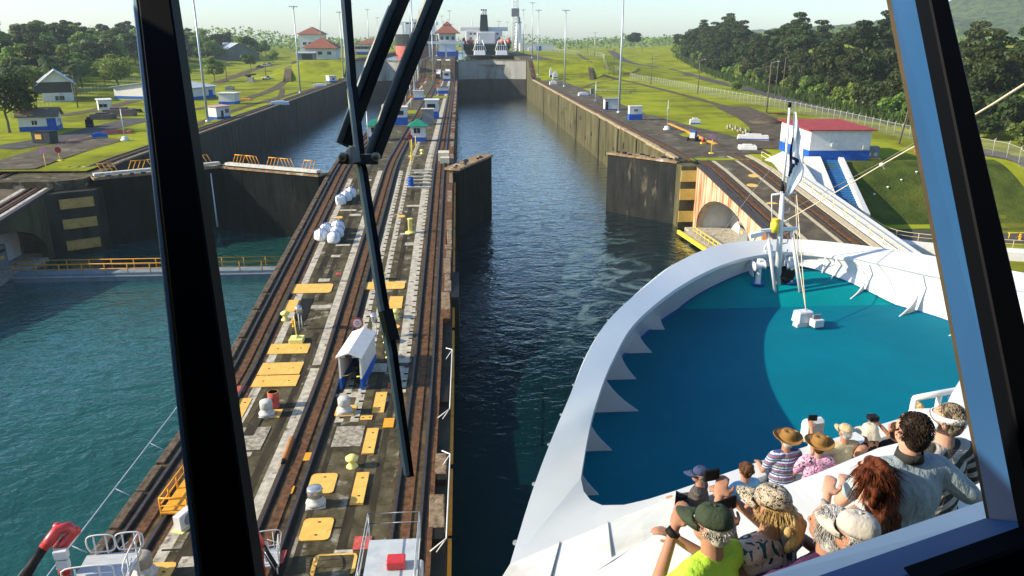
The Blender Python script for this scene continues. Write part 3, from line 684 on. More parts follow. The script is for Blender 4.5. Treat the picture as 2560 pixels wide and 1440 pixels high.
# ---- sloping superstructure front with two balconies
E = [P(*q) for q in ((1452, 1195, 6.9), (1459, 1228, 6.75), (1476, 1250, 6.6), (1505, 1263, 6.45), (1560, 1262, 6.2), (1620, 1248, 6.0), (1690, 1226, 5.75))]
K = [P(*q) for q in ((1275, 1410, 5.7), (1330, 1387, 5.75), (1400, 1357, 5.75), (1450, 1337, 5.75), (1520, 1307, 5.75), (1600, 1275, 5.75), (1680, 1243, 5.7))]
T = [P(*q) for q in ((1130, 1640, 3.2), (1230, 1580, 3.1), (1360, 1510, 3.0), (1440, 1460, 3.0), (1530, 1402, 2.95), (1610, 1352, 2.92), (1682, 1305, 2.9))]
FRONT = mat('streaked_white_front', (.62, .64, .62), (.68, .69, .67), scale=.8, rough=.35, c3=(.50, .50, .46), s3=.9, t3=(.55, .78), stretch=(2.4, .25, .4), coat=.1)
b = MB(); b.grid([E, [lerp(E[k], K[k], .5) for k in range(7)], K], 0, True, True); b.build('side_deck', SHIPW, ship, True)
b = MB(); b.grid([K, [lerp(K[k], T[k], .5) for k in range(7)], T], 0, False, True)
for k in (2, 4): b.bar(K[k] + Vector((0, 0, .012)), lerp(K[k], T[k], .95) + Vector((0, 0, .012)), .007, .02, 1)
b.build('sloping_front', [FRONT, GREYP], ship, True)
b = MB(); b.grid([E[:], [Vector((q.x, q.y, DZ)) for q in E]], 0, False, True); b.grid([[K[0], T[0]], [K[0] - Vector((0, 0, 8)), T[0] - Vector((0, 0, 8))]], 0, False); b.build('front_bulkhead', SHIPW, ship, True)
# lower balcony
FL, HL = CAMZ - 6.75, CAMZ - 5.7
e = [P(px, py, 5.7) for px, py in ((1690, 1226), (1800, 1188), (1900, 1153), (2000, 1121), (2100, 1091), (2200, 1061), (2330, 1021))]
e += [Vector((10.5, 12.2, HL)), Vector((13.5, 12.9, HL))]; e = spline(e + [Vector((CXS, 13.1, HL))] + [mir(q) for q in e[::-1]], 60)
def off(cv, dist, dz=0.0):
    out = []
    for k, q in enumerate(cv):
        t_ = cv[min(k + 1, len(cv) - 1)] - cv[max(k - 1, 0)]; nrm = Vector((t_.y, -t_.x, 0)).normalized(); out.append(q + nrm * dist + Vector((0, 0, dz)))
    return out
b = MB(); b.grid([[Vector((q.x, q.y, DZ)) for q in e], e], 0, False, True); b.grid([e, off(e, .30)], 0, False, True)
b.grid([off(e, .30), off(e, .30, -.10)], 0, False, True); b.grid([off(e, .30, -.10), off(e, .36, -.10)], 1, False, True); b.grid([off(e, .36, -.10), off(e, .62, -.10)], 0, False, True)
b.grid([off(e, .62, -.10), off(e, .62, -.22)], 0, False, True); b.grid([off(e, .62, -.22), off(e, .40, FL - HL)], 0, False, True); b.build('balcony_parapet', [SHIPW, GREYP], ship, True)
b = MB(); b.grid([off(e, .1, FL - HL), off(e, 7.5, FL - HL)], 0, False, True); b.build('balcony_floor', mat('balcony_deck', (.50, .50, .46), (.6, .6, .56), scale=2, rough=.7), ship, True)
b = MB(); pa, pb = e[0], T[6]; b.grid([[pa, pb], [pa - Vector((0, 0, 1.05)), pb - Vector((0, 0, 3.85))]], 0, False); b.grid([[K[6], T[6]], [E[6], pa]], 0, False); b.build('balcony_end_wall', SHIPW, ship, True)
b = MB(); b.tube([q + Vector((0, 0, .0)) for q in off(e[4:], .85, -.12)], .035, 6); b.build('handrail', mat('varnished_handrail', (.32, .10, .04), (.25, .07, .03), scale=5, rough=.35), ship, True)
# upper balcony broad cap
l1 = [P(px, py, 2.9) for px, py in ((1682, 1305), (1840, 1253), (2000, 1200), (2190, 1122), (2330, 1066))]
l1 += [Vector((5.2, 6.6, CAMZ - 2.9)), Vector((9, 8.2, CAMZ - 2.9)), Vector((CXS, 9.4, CAMZ - 2.9))]; l1 = spline(T[:6] + l1, 56)
b = MB(); b.grid([l1, off(l1, .35, .02), off(l1, .8, 0)], 0, True, True); b.grid([[q - Vector((0, 0, 4)) for q in l1], l1], 0, False, True); b.grid([off(l1, .8, 0), off(l1, .8, -1.1)], 0, False, True)
b.build('balcony_cap', FRONT, ship, True)
FU = CAMZ - 3.8
b = MB(); b.prism([(-.4, 1.0), (9, 1.6), (9, 8.0), (5.5, 6.2), (1.0, 3.4), (-.4, 3.0)], FU - .1, FU); b.build('upper_balcony_floor', mat('dark_blue_deck', (.02, .045, .07), (.03, .06, .085), scale=2, rough=.7), ship, True)
rl = [P(2286, 996, 4.9), P(2350, 983, 4.9), P(2422, 970, 4.9), P(2500, 956, 4.9)]
b = MB(); b.tube(rl, .045, 6)
b.tube([q - Vector((0, 0, .55)) for q in rl], .03, 6)
for q in rl: b.tube([q, q - Vector((0, 0, .95))], .04, 6)
b.build('railing', SHIPW, ship, True)
b = MB(); q = P(2445, 1040, 5.0); b.box((q.x + .35, q.y - .5, FL), (.9, 1.8, 1.5), rz=R(22)); b.build('windbreak', SHIPW, ship, True, bevel=.05)

# ---- foremast
my = 36.6
def pm(px, py, dy=0.0): return ony(px, py, my + dy)
fm = thing('foremast', 'x', 'x', (0, 0, 0)); del fm['label'], fm['category']; fm.parent = ship; fm.location = (pm(1945, 720).x - CXS, my - 15, deckz(my))
b = MB(); b.tube([pm(1943, 720), pm(1951, 570), pm(1956, 478)], [.18, .14, .11], 12); b.tube([pm(1956, 480), pm(1966, 380), pm(1974, 268)], [.075, .07, .055], 8); b.build('mast_pole', SHIPW, fm, True)
b = MB(); b.tube([pm(1974, 268), pm(1974.5, 256)], .09, 8); b.tube([pm(1956, 482), pm(1957, 452)], [.12, .07], 8); b.build('mast_fitting', BLACK, fm, True)
b = MB(); b.bar(pm(1900, 577), pm(1997, 570), .22, .14); b.tube([pm(1929, 487), pm(1991, 481)], .05, 6); b.tube([pm(1929, 487), pm(1930, 560)], .03, 5); b.tube([pm(1974, 272), pm(1987, 275)], .03, 5); b.build('yard', SHIPW, fm, True)
for a, c in (((1919, 583), (1937, 742)), ((1978, 576), (1999, 742))):
    b = MB(); q = pm(*c, -.8); q.z = deckz(q.y); b.tube([pm(*a), q], .085, 8); b.build('mast_leg', SHIPW, fm, True)
b = MB(); b.bar(pm(1874, 590), pm(1908, 582), .3, .22); b.build('name_board', SHIPW, fm, True)
b = MB()
for k in range(9):
    q = pm(1944 + k * 1.1, 690 - k * 26); b.tube([q, q + Vector((.42, 0, .1)), q + Vector((.45, 0, .3))], .035, 5)
b.build('ladder_rung', SHIPW, fm, True)
b = MB(); b.lathe([(.22, 0), (.22, .5), (.16, .52), (.2, .62), (.2, .7)], pm(1938, 556) - Vector((0, 0, .5)), 10); b.build('navigation_lamp', YELB, fm, True)
def davit(px, py, label):
    q = P(px, py, 12.1); q.z = deckz(q.y)
    t = thing('deck_winch', label, 'winch', q, 0, 'white deck winch heads by the mast')
    m = MB(); m.lathe([(.24, 0), (.14, .12), (.13, .8), (.13, .9)], (0, 0, 0), 10); m.build('pedestal', SHIPW, t)
    m = MB(); m.lathe([(.2, -.3), (.28, -.27), (.2, -.2), (.19, .2), (.28, .27), (.2, .3)], (0, 0, 1.0), 12, rot=Matrix.Rotation(R(80), 3, 'Y')); m.box((.1, .1, 1.0), (.3, .35, .3)); m.build('drum', SHIPW, t, bevel=.02)
    m = MB(); m.lathe([(.34, 0), (.34, .06)], (0, 0, .005), 12); m.build('foot_plate', BLUE, t)
    return t
davit(1893, 718, 'white winch head on pedestal left of the foremast'); davit(1972, 715, 'white winch head on pedestal right of the foremast')
q = P(1913, 693, 12.1); t = thing('deck_locker', 'small white bell shaped hood standing on the blue deck left of the foremast', 'deck hood', (q.x, q.y, deckz(q.y)))
m = MB(); m.box((0, 0, 0), (.75, .5, .9), top=(.4, .3)); m.build('hood', SHIPW, t, bevel=.05); m = MB(); m.tube([(.2 * math.cos(a), 0, .9 + .3 * math.sin(a)) for a in [math.pi * k / 8 for k in range(9)]], .05, 6); m.build('handle', SHIPW, t)
m = MB(); q = P(1957, 712, 12.1); m.lathe([(.25, -.12), (.42, -.1), (.42, .1), (.25, .12)], (0, 0, .45), 16, rot=Matrix.Rotation(R(65), 3, 'X')); m.box((0, 0, 0), (.3, .3, .4))
tag(m.build('cable_drum', BLACK, None, loc=(q.x, q.y - .3, deckz(q.y))), 'black cable drum at the foot of the foremast', 'cable drum')
m = MB(); q = P(1968, 700, 12.1); m.tube([(0, 0, 0), (0, 0, .9), (.05, 0, 1.1)], .1, 8); tag(m.build('vent_pipe', SHIPW, None, loc=(q.x + .3, q.y, deckz(q.y))), 'short white vent pipe just right of the black cable drum', 'vent pipe')
q = P(2006, 802, 12.3); t = thing('anchor_light_box', 'white winch box standing alone on the turquoise deck', 'deck box', (q.x, q.y, DZ), R(12))
m = MB(); m.box((0, 0, .15), (.85, .6, .55), top=(.75, .5)); m.build('housing', SHIPW, t, bevel=.05); m = MB(); m.box((.35, -.55, .1), (.5, .4, .35)); m.box((.35, -.5, .4), (.42, .1, .25), mi=1); m.build('lamp_head', [SHIPW, GREYP], t, bevel=.02)
m = MB(); m.box((.1, -.1, 0), (1.1, .35, .16)); m.build('stand', SHIPW, t)
boxp = Vector((q.x, q.y, DZ + .7))
ROPE = mat('pale_rope', (.55, .47, .33), (.66, .58, .42), scale=30, rough=.9); WIRE = mat('thin_wire', (.22, .21, .19), rough=.6)
for k, (a, c) in enumerate(((pm(1991, 481), boxp + Vector((.1, 0, 0))), (pm(1988, 485), P(1999, 700, 12.2)), (pm(1983, 572), boxp + Vector((.15, .1, 0))))):
    m = MB(); m.tube([a, c], .022, 4); tag(m.build('halyard', ROPE), ('halyard from the mast crosstree to the white winch box', 'halyard running straight down beside the mast to the deck', 'short halyard from the mast yard to the white winch box')[k], 'rope', 'halyards')
m = MB(); ends = [pm(1957, 556), depth(2080, 486, 31), depth(2205, 412, 25), depth(2296, 361, 21), depth(2430, 291, 16), depth(2560, 211, 12.5), depth(2660, 150, 10)]
m.tube(spline(ends, 24), .022, 5); m.ell(depth(2205, 412, 25), (.09, .09, .07), n=8, m=6); m.tube([depth(2205, 412, 25), depth(2212, 424, 25)], .02, 5)
tag(m.build('dressing_line', ROPE), 'pale knotted rope stretched from the foremast up past the right window post', 'rope')
m = MB(); m.tube([depth(2295, 352, 28), depth(2205, 405, 32), depth(2120, 450, 36), pm(1985, 520)], .014, 4); m.tube([pm(1930, 420), pm(1880, 480), pm(1800, 590)], .014, 4)
tag(m.build('stay_wire', WIRE), 'thin grey stay wire crossing near the foremast', 'wire')
# flag
FLAG = mat('white_flag_cloth', (.78, .79, .78), (.72, .74, .76), scale=1, rough=.8); NAVY = mat('navy_flag_cloth', (.012, .02, .06), rough=.8)
m = MB(); rows = []
for j in range(25):
    v_ = j / 24; row = []
    for i in range(13):
        u_ = i / 12; wid = interp([(0, .06), (.12, .25), (.35, .62), (.6, .95), (.75, .8), (.9, .45), (1, .12)], v_)
        x = u_ * wid * .85 + .05 * math.sin(v_ * 9) * u_; yy = .13 * math.sin(u_ * 9 + v_ * 5) * (.3 + u_) + .06 * math.sin(v_ * 17 + u_ * 5); z = -v_ * 4.1 - .30 * u_ * math.sin(v_ * 3)
        row.append((x, yy, z))
    rows.append(row)
m.grid(rows, 0, True)
for f_i in range(len(m.f)):
    j, i = divmod(f_i, 12); v_, u_ = j / 24, i / 12
    if (u_ < .14 and .25 < v_ < .74) or (.46 < v_ < .52 and u_ < .7) or (.5 < v_ < .62 and abs(u_ - (.62 - (v_ - .5) * 4.2)) < .14) or (.62 < v_ < .7 and u_ < .25): m.m[f_i] = 1
fl = m.build('flag', [FLAG, NAVY], None, loc=pm(1987, 280)); fl.modifiers.new('s', 'SOLIDIFY').thickness = .01
tag(fl, 'white flag with navy emblem hanging limp from the foremast', 'flag')

# ---- unseen black bridge room, put round the eye to shade the window posts
BRK = mat('dark_bridge_lining', (.006, .006, .007), rough=.8, spec=.1)
b = MB()
for c_, d_ in (((1.8, -1.6, CAMZ + .42), (7.4, 5.0, .06)), ((1.8, -4.1, CAMZ - 1.9), (7.4, .06, 2.4)), ((-1.5, -1.2, CAMZ - 1.9), (.06, 5.9, 2.4)), ((5.5, -1.8, CAMZ - 1.9), (.06, 4.6, 2.4)), ((1.8, -1.6, CAMZ - 1.9), (7.4, 4.9, .06))): b.box(c_, d_)
b.build('bridge_shade_room', BRK, ship, True)
b = MB(); b.box((1.8, -1.7, CAMZ + .52), (7.9, 5.2, .12)); b.build('bridge_roof', SHIPW, ship, True)
# ---- bridge window: posts, sill, pane and wiper
FBLACK = mat('dimmed_interior_trim', (.002, .0025, .004), rough=.5, spec=.05)  # black trim; the dimness inside the room is put into the colour too
FBLUE = mat('blue_window_frame_paint', (.018, .075, .19), (.022, .085, .21), scale=3, rough=.4, spec=.2)
FPALE = mat('lit_blue_frame_edge', (.18, .34, .46), (.22, .38, .5), scale=4, rough=.4)  # paler copy of the frame blue: light on this edge put into colour
GASK = mat('brown_gasket', (.05, .04, .025), (.07, .055, .035), scale=8, rough=.8)
wf = thing('window_frame', 'x', 'x', (0, 0, 0)); del wf['label'], wf['category']; wf.parent = ship; wf.location = (-CXS, 1.2 - 15, CAMZ)
def slab(name, quad, m_, thick, back=0.0, par=None):          # quad: four (px, py, D) corners; thickness away from the eye
    o = [depth(*q_) + Vector((0, back, 0)) for q_ in quad]; f = [p + Vector((0, thick, 0)) for p in o]
    m = MB(); m.add(o + f, [(3, 2, 1, 0), (4, 5, 6, 7), (0, 1, 5, 4), (1, 2, 6, 5), (2, 3, 7, 6), (3, 0, 4, 7)])
    return m.build(name, m_, par or wf, True, bevel=.003)
slab('window_post', [(331, -120, 1.40), (408, -120, 1.40), (654, 1560, 1.12), (518, 1560, 1.12)], FBLACK, .05)
slab('post_flange', [(316, -120, 1.47), (339, -120, 1.47), (527, 1560, 1.18), (499, 1560, 1.18)], FPALE, .03)
slab('post_gasket', [(325, -120, 1.44), (331, -120, 1.44), (519, 1560, 1.155), (511, 1560, 1.155)], GASK, .02)
slab('window_post', [(2300, -120, 1.40), (2346, -120, 1.40), (2740, 1560, 1.12), (2640, 1560, 1.12)], FBLACK, .05)
slab('post_flange', [(2222, -120, 1.66), (2330, -120, 1.45), (2655, 1560, 1.17), (2545, 1560, 1.36)], FBLUE, .03)
slab('post_gasket', [(2209, -120, 1.68), (2226, -120, 1.67), (2556, 1560, 1.37), (2536, 1560, 1.38)], GASK, .03)
slab('window_sill', [(2040, 1475, 1.40), (2492, 1318, 1.42), (2640, 1340, 1.15), (2240, 1490, 1.12)], mat('sill_blue_paint', (.008, .06, .18), (.011, .07, .21), scale=3, rough=.6), .03)
slab('sill_trim', [(2290, 1462, 1.10), (2600, 1352, 1.13), (2800, 1420, 1.1), (2500, 1560, 1.08)], FBLACK, .04)
slab('front_ledge', [(1860, 1478, 1.9), (2478, 1266, 2.05), (2500, 1312, 1.95), (1900, 1540, 1.8)], FRONT, .03, par=ship)
GP = bpy.data.materials.new('clear_glass'); GP.use_nodes = True; t_ = GP.node_tree; t_.nodes.clear()
o_ = t_.nodes.new('ShaderNodeOutputMaterial'); tb = t_.nodes.new('ShaderNodeBsdfTransparent'); tb.inputs[0].default_value = (.975, .99, .985, 1); t_.links.new(tb.outputs[0], o_.inputs[0])
m = MB(); m.add([depth(*q_) + Vector((0, .06, 0)) for q_ in ((318, -120, 1.44), (2330, -120, 1.44), (2640, 1560, 1.17), (499, 1560, 1.16))], [(0, 1, 2, 3)]); m.build('window_pane', GP, wf, True)
wp = thing('window_wiper', 'x', 'x', (0, 0, 0)); del wp['label'], wp['category']; wp.parent = ship; wp.location = (-CXS, 1.6 - 15, CAMZ)
WMET = mat('wiper_steel', (.20, .21, .18), (.30, .31, .27), scale=12, rough=.4, metal=.3); WBLK = mat('wiper_black', (.006, .007, .008), rough=.45)
def rod(name, pts, wpx, m_, D=1.6, par=wp, th=.02):
    a = [depth(px, py, D) for px, py in pts]; m = MB()
    for i in range(len(a) - 1): m.bar(a[i], a[i + 1], wpx * D / 1916, th)
    return m.build(name, m_, par, True)
for pts in (((1024, -40), (946, 150), (884, 312), (866, 360)), ((1108, -40), (1018, 185), (938, 392))):
    rod('wiper_arm', pts, 21, WBLK, 1.62); rod('arm_edge', [(x - 12, y + 2) for x, y in pts], 8, WMET, 1.615, th=.03)
rod('wiper_blade', ((866, -40), (884, 220), (906, 420), (960, 760), (984, 890), (1024, 1190)), 17, WBLK, 1.58)
rod('blade_edge', ((852, -40), (873, 220), (897, 420), (950, 760), (974, 890), (1017, 1188)), 9, mat('pale_blade_strip', (.42, .47, .43), (.5, .55, .5), scale=9, rough=.4), 1.575)
rod('wiper_bracket', ((850, 396), (947, 398)), 22, WMET, 1.57); rod('bracket_joint', ((880, 372), (888, 408)), 22, mat('cream_joint', (.45, .43, .36), rough=.5), 1.56)
rod('blade_clip', ((964, 776), (982, 852)), 28, WBLK, 1.57)
rod('wiper_spring', ((866, 356), (874, 300), (892, 262)), 22, WMET, 1.63)
m = MB()
for px in (856, 940): m.ell(depth(px, 392, 1.55), (.009, .009, .009), n=8, m=6)
m.build('bracket_bolt', mat('brass_bolt', (.4, .33, .2), rough=.4), wp, True)
# ================================================================== TREES, HILLS, HAZE
LEAF = leafmat('broadleaf_leaves', (.10, .18, .028), (.20, .27, .05), .5)
LEAFD = leafmat('dark_forest_leaves', (.020, .038, .008), (.055, .078, .016), .7)
LEAFB = leafmat('olive_brown_leaves', (.035, .034, .012), (.065, .058, .02), .6)
LEAFP = leafmat('palm_fronds', (.035, .07, .016), (.075, .115, .03), .4)
LEAFS = leafmat('shrub_leaves', (.045, .085, .015), (.09, .14, .03), .5)
BARK = mat('tree_bark', (.09, .075, .055), (.17, .15, .115), scale=5, rough=.95)
def crown_mesh(name, seed, n_lobes, W, H, leaf, per, flat=.6, z0=0.0, open_=.0):
    r_ = random.Random(seed); m = MB()
    lobes = []
    for k in range(n_lobes):
        for _ in range(30):
            p = Vector((r_.uniform(-1, 1), r_.uniform(-1, 1), r_.uniform(-.75, 1)))
            if .35 < p.length < 1.0: break
        s_ = r_.uniform(.24, .46)
        lobes.append((Vector((p.x * W * .74, p.y * W * .74, z0 + (p.z * .5 + .5) * H * .86)), s_ * W, s_ * W * flat))
    for c, rx, rz in lobes:
        for q in range(per):
            d = Vector((r_.gauss(0, 1), r_.gauss(0, 1), r_.gauss(0, 1) + .25)).normalized(); k = r_.uniform(.72, 1.06)
            p = c + Vector((d.x * rx, d.y * rx, d.z * rz)) * k
            nrm = (d + Vector((r_.uniform(-.8, .8), r_.uniform(-.8, .8), r_.uniform(-.5, .9)))).normalized()
            a = nrm.orthogonal().normalized(); a = Matrix.Rotation(r_.uniform(0, 6.28), 3, nrm) @ a; b_ = nrm.cross(a)
            s_ = leaf * r_.uniform(.6, 1.35); e_ = s_ * r_.uniform(.45, .8)
            m.add([p - a * s_, p - b_ * e_ + nrm * s_ * .15, p + a * s_, p + b_ * e_ - nrm * s_ * .15], [(0, 1, 2, 3)])
    return m, lobes
def trunk_mesh(H0, r, lobes, seed, n=5):
    r_ = random.Random(seed); m = MB(); top = Vector((r_.uniform(-.4, .4), r_.uniform(-.4, .4), H0))
    m.tube([(0, 0, -.6), (0, 0, .3), top * .5 + Vector((.15, 0, 0)), top], [r * 1.35, r, r * .8, r * .62], 7)
    for c, rx, rz in r_.sample(lobes, min(n, len(lobes))):
        st = top * r_.uniform(.7, 1); m.tube([st, st.lerp(c, .5) + Vector((0, 0, -.2)), c], [r * .5, r * .32, r * .12], 5)
    return m
def tree_proto(name, seed, H, W, trunk, lm, n_lobes=16, per=110, leaf=.5, flat=.6, label='', group=None, cat='tree'):
    cm, lobes = crown_mesh('crown', seed, n_lobes, W, H - trunk, leaf, per, flat, trunk)
    t = thing(name, label, cat, (0, 0, 0), 0, group)
    cm.build('crown', lm, t); trunk_mesh(trunk * 1.08 + .3, .022 * H, lobes, seed).build('trunk', BARK, t)
    return t
def palm_proto(seed, H, label, group):
    r_ = random.Random(seed); t = thing('palm_tree', label, 'palm tree', (0, 0, 0), 0, group)
    m = MB(); top = Vector((.5, .2, H)); m.tube([(0, 0, -.5), (.05, 0, H * .4), (.25, .1, H * .75), top], [.22, .17, .15, .13], 6); m.build('trunk', BARK, t)
    m = MB()
    for k in range(18):
        a = k * 2.4; el = r_.uniform(-.1, 1.1); L = r_.uniform(2.4, 3.3); pts = []
        for j in range(7):
            s_ = j / 6; pts.append(top + Vector((math.cos(a) * L * s_ * math.cos(el * (1 - s_ * .3)), math.sin(a) * L * s_ * math.cos(el * (1 - s_ * .3)), math.sin(el) * L * s_ - 1.9 * s_ * s_)))
        sd_ = Vector((-math.sin(a), math.cos(a), 0))
        for j in range(6):
            for sg in (-1, 1):
                w_ = .75 * math.sin(math.pi * (j + .7) / 6.9)
                m.add([pts[j], pts[j + 1], pts[j + 1] + sd_ * sg * w_ - Vector((0, 0, .35 * w_)), pts[j].lerp(pts[j + 1], .35) + sd_ * sg * w_ - Vector((0, 0, .35 * w_))], [(0, 1, 2, 3)])
    m.build('crown', LEAFP, t); return t
def put(proto, x, y, s=1.0, used=set(), label=None, z=None, rz=None):
    zz = gz(x, y) - .1 if z is None else z; rz = random.uniform(0, 6.28) if rz is None else rz
    sx = s * random.uniform(.9, 1.12)
    if proto.name not in used:
        used.add(proto.name); o = proto; o.location = (x, y, zz); o.rotation_euler = (0, 0, rz)
    else: o = again(proto, (x, y, zz), rz)
    o.scale = (sx, sx, s * random.uniform(.92, 1.1))
    if label: o['label'] = label
    return o
random.seed(21)
GF = 'forest trees beyond the road on the right'
LF = ['dark broad crowned tree in the forest wall beyond the right hand road', 'tall spreading tree rising above the forest wall on the right', 'olive brown dry looking tree in the forest wall on the right', 'low bushy tree at the front edge of the right hand forest']
fp = [tree_proto('forest_tree', 1, 17, 5.6, 4, LEAFD, 18, 160, .46, .6, LF[0], GF), tree_proto('forest_tree', 2, 15, 5.0, 3.2, LEAFD, 16, 160, .44, .7, LF[0], GF),
      tree_proto('forest_tree', 3, 22, 6.4, 9.5, LEAFD, 15, 170, .46, .36, LF[1], GF), tree_proto('forest_tree', 4, 14, 4.8, 3.6, LEAFB, 15, 150, .42, .6, LF[2], GF), tree_proto('forest_tree', 5, 18, 5.5, 5, LEAFD, 18, 150, .44, .5, LF[0], GF)]
bp = [tree_proto('bushy_tree', 6, 8, 3.9, 1.0, LEAFD, 14, 120, .42, .75, LF[3], GF), tree_proto('bushy_tree', 7, 6, 3.4, .6, LEAF, 12, 120, .4, .8, LF[3], GF)]
def xedge(y): return interp([(60, 98), (120, 93), (167, 95), (250, 107), (340, 119), (430, 131), (530, 146), (600, 158)], y)
y = 100.0
while y < 560:
    st = 4.4 + y / 110
    put(random.choice(bp), xedge(y) + random.uniform(.5, 3.5), y + random.uniform(-2, 2), random.uniform(.75, 1.25)); y += st
for row, (dx, k0, k1) in enumerate(((7, .72, .95), (15, .85, 1.1), (24, .95, 1.2), (36, 1.0, 1.3))):
    y = 98.0
    while y < 600:
        p = fp[2] if random.random() < (.04, .12, .3, .3)[row] else (fp[3] if random.random() < .2 else random.choice((fp[0], fp[1], fp[4])))
        put(p, xedge(y) + dx + random.uniform(-3, 3), y + random.uniform(-3, 3), random.uniform(k0, k1)); y += 7.5 + row * 1.6 + y / 75
GL = 'trees on the wooded hill at far left'
lpz = [tree_proto('hill_tree', 11, 15, 6.2, 4, LEAF, 17, 110, .6, .62, 'rounded green tree on the wooded hill behind the left buildings', GL), tree_proto('hill_tree', 12, 13, 5.4, 3, LEAF, 15, 110, .6, .66, 'rounded green tree on the wooded hill behind the left buildings', GL),
       tree_proto('hill_tree', 13, 17, 6.0, 6, LEAFD, 15, 110, .6, .5, 'tall darker tree on the wooded hill behind the left buildings', GL)]
plm = [palm_proto(31, 10, 'feathery palm tree standing in front of the wooded left hill', 'palms at the foot of the left hill'), palm_proto(32, 8, 'feathery palm tree standing in front of the wooded left hill', 'palms at the foot of the left hill')]
for k in range(250):
    y = random.uniform(265, 640); x0 = interp([(265, -128), (330, -150), (420, -172), (520, -160), (640, -148)], y)
    x = x0 - abs(random.gauss(0, 1)) * 58
    if x < -.74 * y - 20: continue
    put(random.choice(lpz), x, y, random.uniform(.72, 1.08))
for k in range(34):
    y = random.uniform(240, 330); x = interp([(240, -120), (330, -152)], y) - random.uniform(-6, 28)
    if x > -.72 * y: put(random.choice(plm), x, y, random.uniform(.8, 1.15))
# single trees named one by one
def single(px, py, seed, H, W, trunk, lm, label, name='broadleaf_tree', leaf=.36, lobes=18, per=150, flat=.6):
    p = ongz(px, py); t = tree_proto(name, seed, H, W, trunk, lm, lobes, per, leaf, flat, label); t.location = (p.x, p.y, p.z); return t
single(24, 332, 41, 12.5, 6.6, 3.6, LEAFD, 'big dark spreading tree at the left edge beside the blue based hut', leaf=.34, lobes=24)
single(297, 226, 42, 12.5, 6.6, 3.6, LEAF, 'broad round tree on the lawn right of the large roofed shed')
single(264, 216, 43, 8.5, 4.4, 3.0, LEAF, 'smaller tree just left of the broad round lawn tree')
single(537, 204, 44, 10.8, 4.8, 3.0, LEAF, 'round crowned tree left of the warehouse, right of the dark window post')
single(458, 200, 45, 7.2, 4.0, 1.6, LEAF, 'low leafy tree partly behind the dark window post')
single(627, 179, 46, 9.8, 4.8, 3.4, LEAFS, 'light green tree in front of the grey roofed warehouse')
single(683, 158, 47, 8.4, 5.0, 2.2, LEAF, 'wide low tree at the right end of the grey roofed warehouse')
single(885, 103, 48, 15, 7, 4, LEAF, 'single green tree behind the wiper, left of the long pavilion', leaf=.6)
single(848, 118, 49, 12, 6, 3, LEAF, 'dark green tree behind the tall white building', leaf=.6)
single(1838, 228, 50, 3.4, 2.6, .3, LEAF, 'small round shrub beside the asphalt road', 'shrub', .22, 14)
t = single(1583, 121, 51, 15, 8.2, 5.6, LEAFD, 'lone dome shaped tree in the open field', leaf=.5, lobes=26, flat=.55)
for px, py, H, lab in ((771, 112, 14, 'palm tree standing in front of the tall white building'), (868, 120, 9, 'palm tree beside the tall lamp post left of the wiper')):
    p = ongz(px, py); t = palm_proto(px, H, lab, None); t.location = p
# tall reeds along the forest front: nobody could count them
m = MB(); r_ = random.Random(9)
for k in range(5200):
    y = r_.uniform(150, 520); x = xedge(y) - 1.2 + r_.gauss(0, 1.5); z = gz(x, y); h = r_.uniform(1.0, 2.6); a = r_.uniform(0, 6.28); d = Vector((math.cos(a), math.sin(a), 0)) * .16; l = Vector((r_.uniform(-.6, .6), r_.uniform(-.6, .6), h))
    p = Vector((x, y, z)); m.add([p - d, p + d, p + l + d * .4, p + l * 1.05 - d * .2], [(0, 1, 2, 3)])
tag(m.build('reeds', LEAFS), 'tall pale green reeds and grass along the forest edge', 'reeds', kind='stuff')
# far treelines read as one mass
m = MB(); r_ = random.Random(10)
for k in range(15000):
    y = r_.choice((820, 900, 1000, 1150)) + r_.uniform(-30, 30); x = r_.uniform(-420, 760)
    if -40 < x < 50 and y < 900: continue
    n_ = noise.noise(Vector((x * .011, y * .004, 3))) ; top = 13 + 12 * max(-.45, n_) + 4 * noise.noise(Vector((x * .06, y * .01, 1)))
    if 50 < x < 160 and y < 880: continue
    z = gz(x, y) + r_.uniform(0, 1) ** .6 * top; s_ = r_.uniform(.8, 2.0); nrm = Vector((r_.uniform(-1, 1), r_.uniform(-1.4, .2), r_.uniform(-.2, 1))).normalized(); a = nrm.orthogonal().normalized(); a = Matrix.Rotation(r_.uniform(0, 6), 3, nrm) @ a; b_ = nrm.cross(a); p = Vector((x, y, z))
    m.add([p - a * s_, p - b_ * s_ * .7, p + a * s_, p + b_ * s_ * .7], [(0, 1, 2, 3)])
tag(m.build('treeline', LEAF), 'hazy far treeline along the horizon', 'treeline', kind='stuff')
# hills on the right with a rough forest skin
def ridge(name, x0, x1, y0, y1, hf, nx, ny, m_):
    m = MB(); rows = []
    for j in range(ny + 1):
        row = []
        for i in range(nx + 1):
            x = lerp(x0, x1, i / nx); y = lerp(y0, y1, j / ny); t_ = math.sin(math.pi * min(1, j / ny * .98 + .02) * .5) if j < ny else 1
            h = hf(x) * t_; n_ = noise.noise(Vector((x * .02, y * .02, 5))) * 9 + noise.noise(Vector((x * .09, y * .09, 2))) * 5
            row.append((x + 4 * noise.noise(Vector((x * .2, y * .2, 0))), y, 12 + h + n_ * t_))
        rows.append(row)
    m.grid(rows, 0, True); o = m.build(name, m_); tag(o, kind='structure')
HILLM = mat('forested_hill', (.02, .04, .012), (.07, .105, .03), scale=.06, rough=.95, c3=(.012, .022, .008), s3=.11, t3=(.5, .62), bump=3.5, bscale=.12)
ridge('hills', 420, 1500, 1050, 1500, lambda x: interp([(420, 0), (560, 22), (700, 38), (850, 56), (950, 92), (1050, 112), (1250, 100), (1500, 80)], x), 150, 60, HILLM)
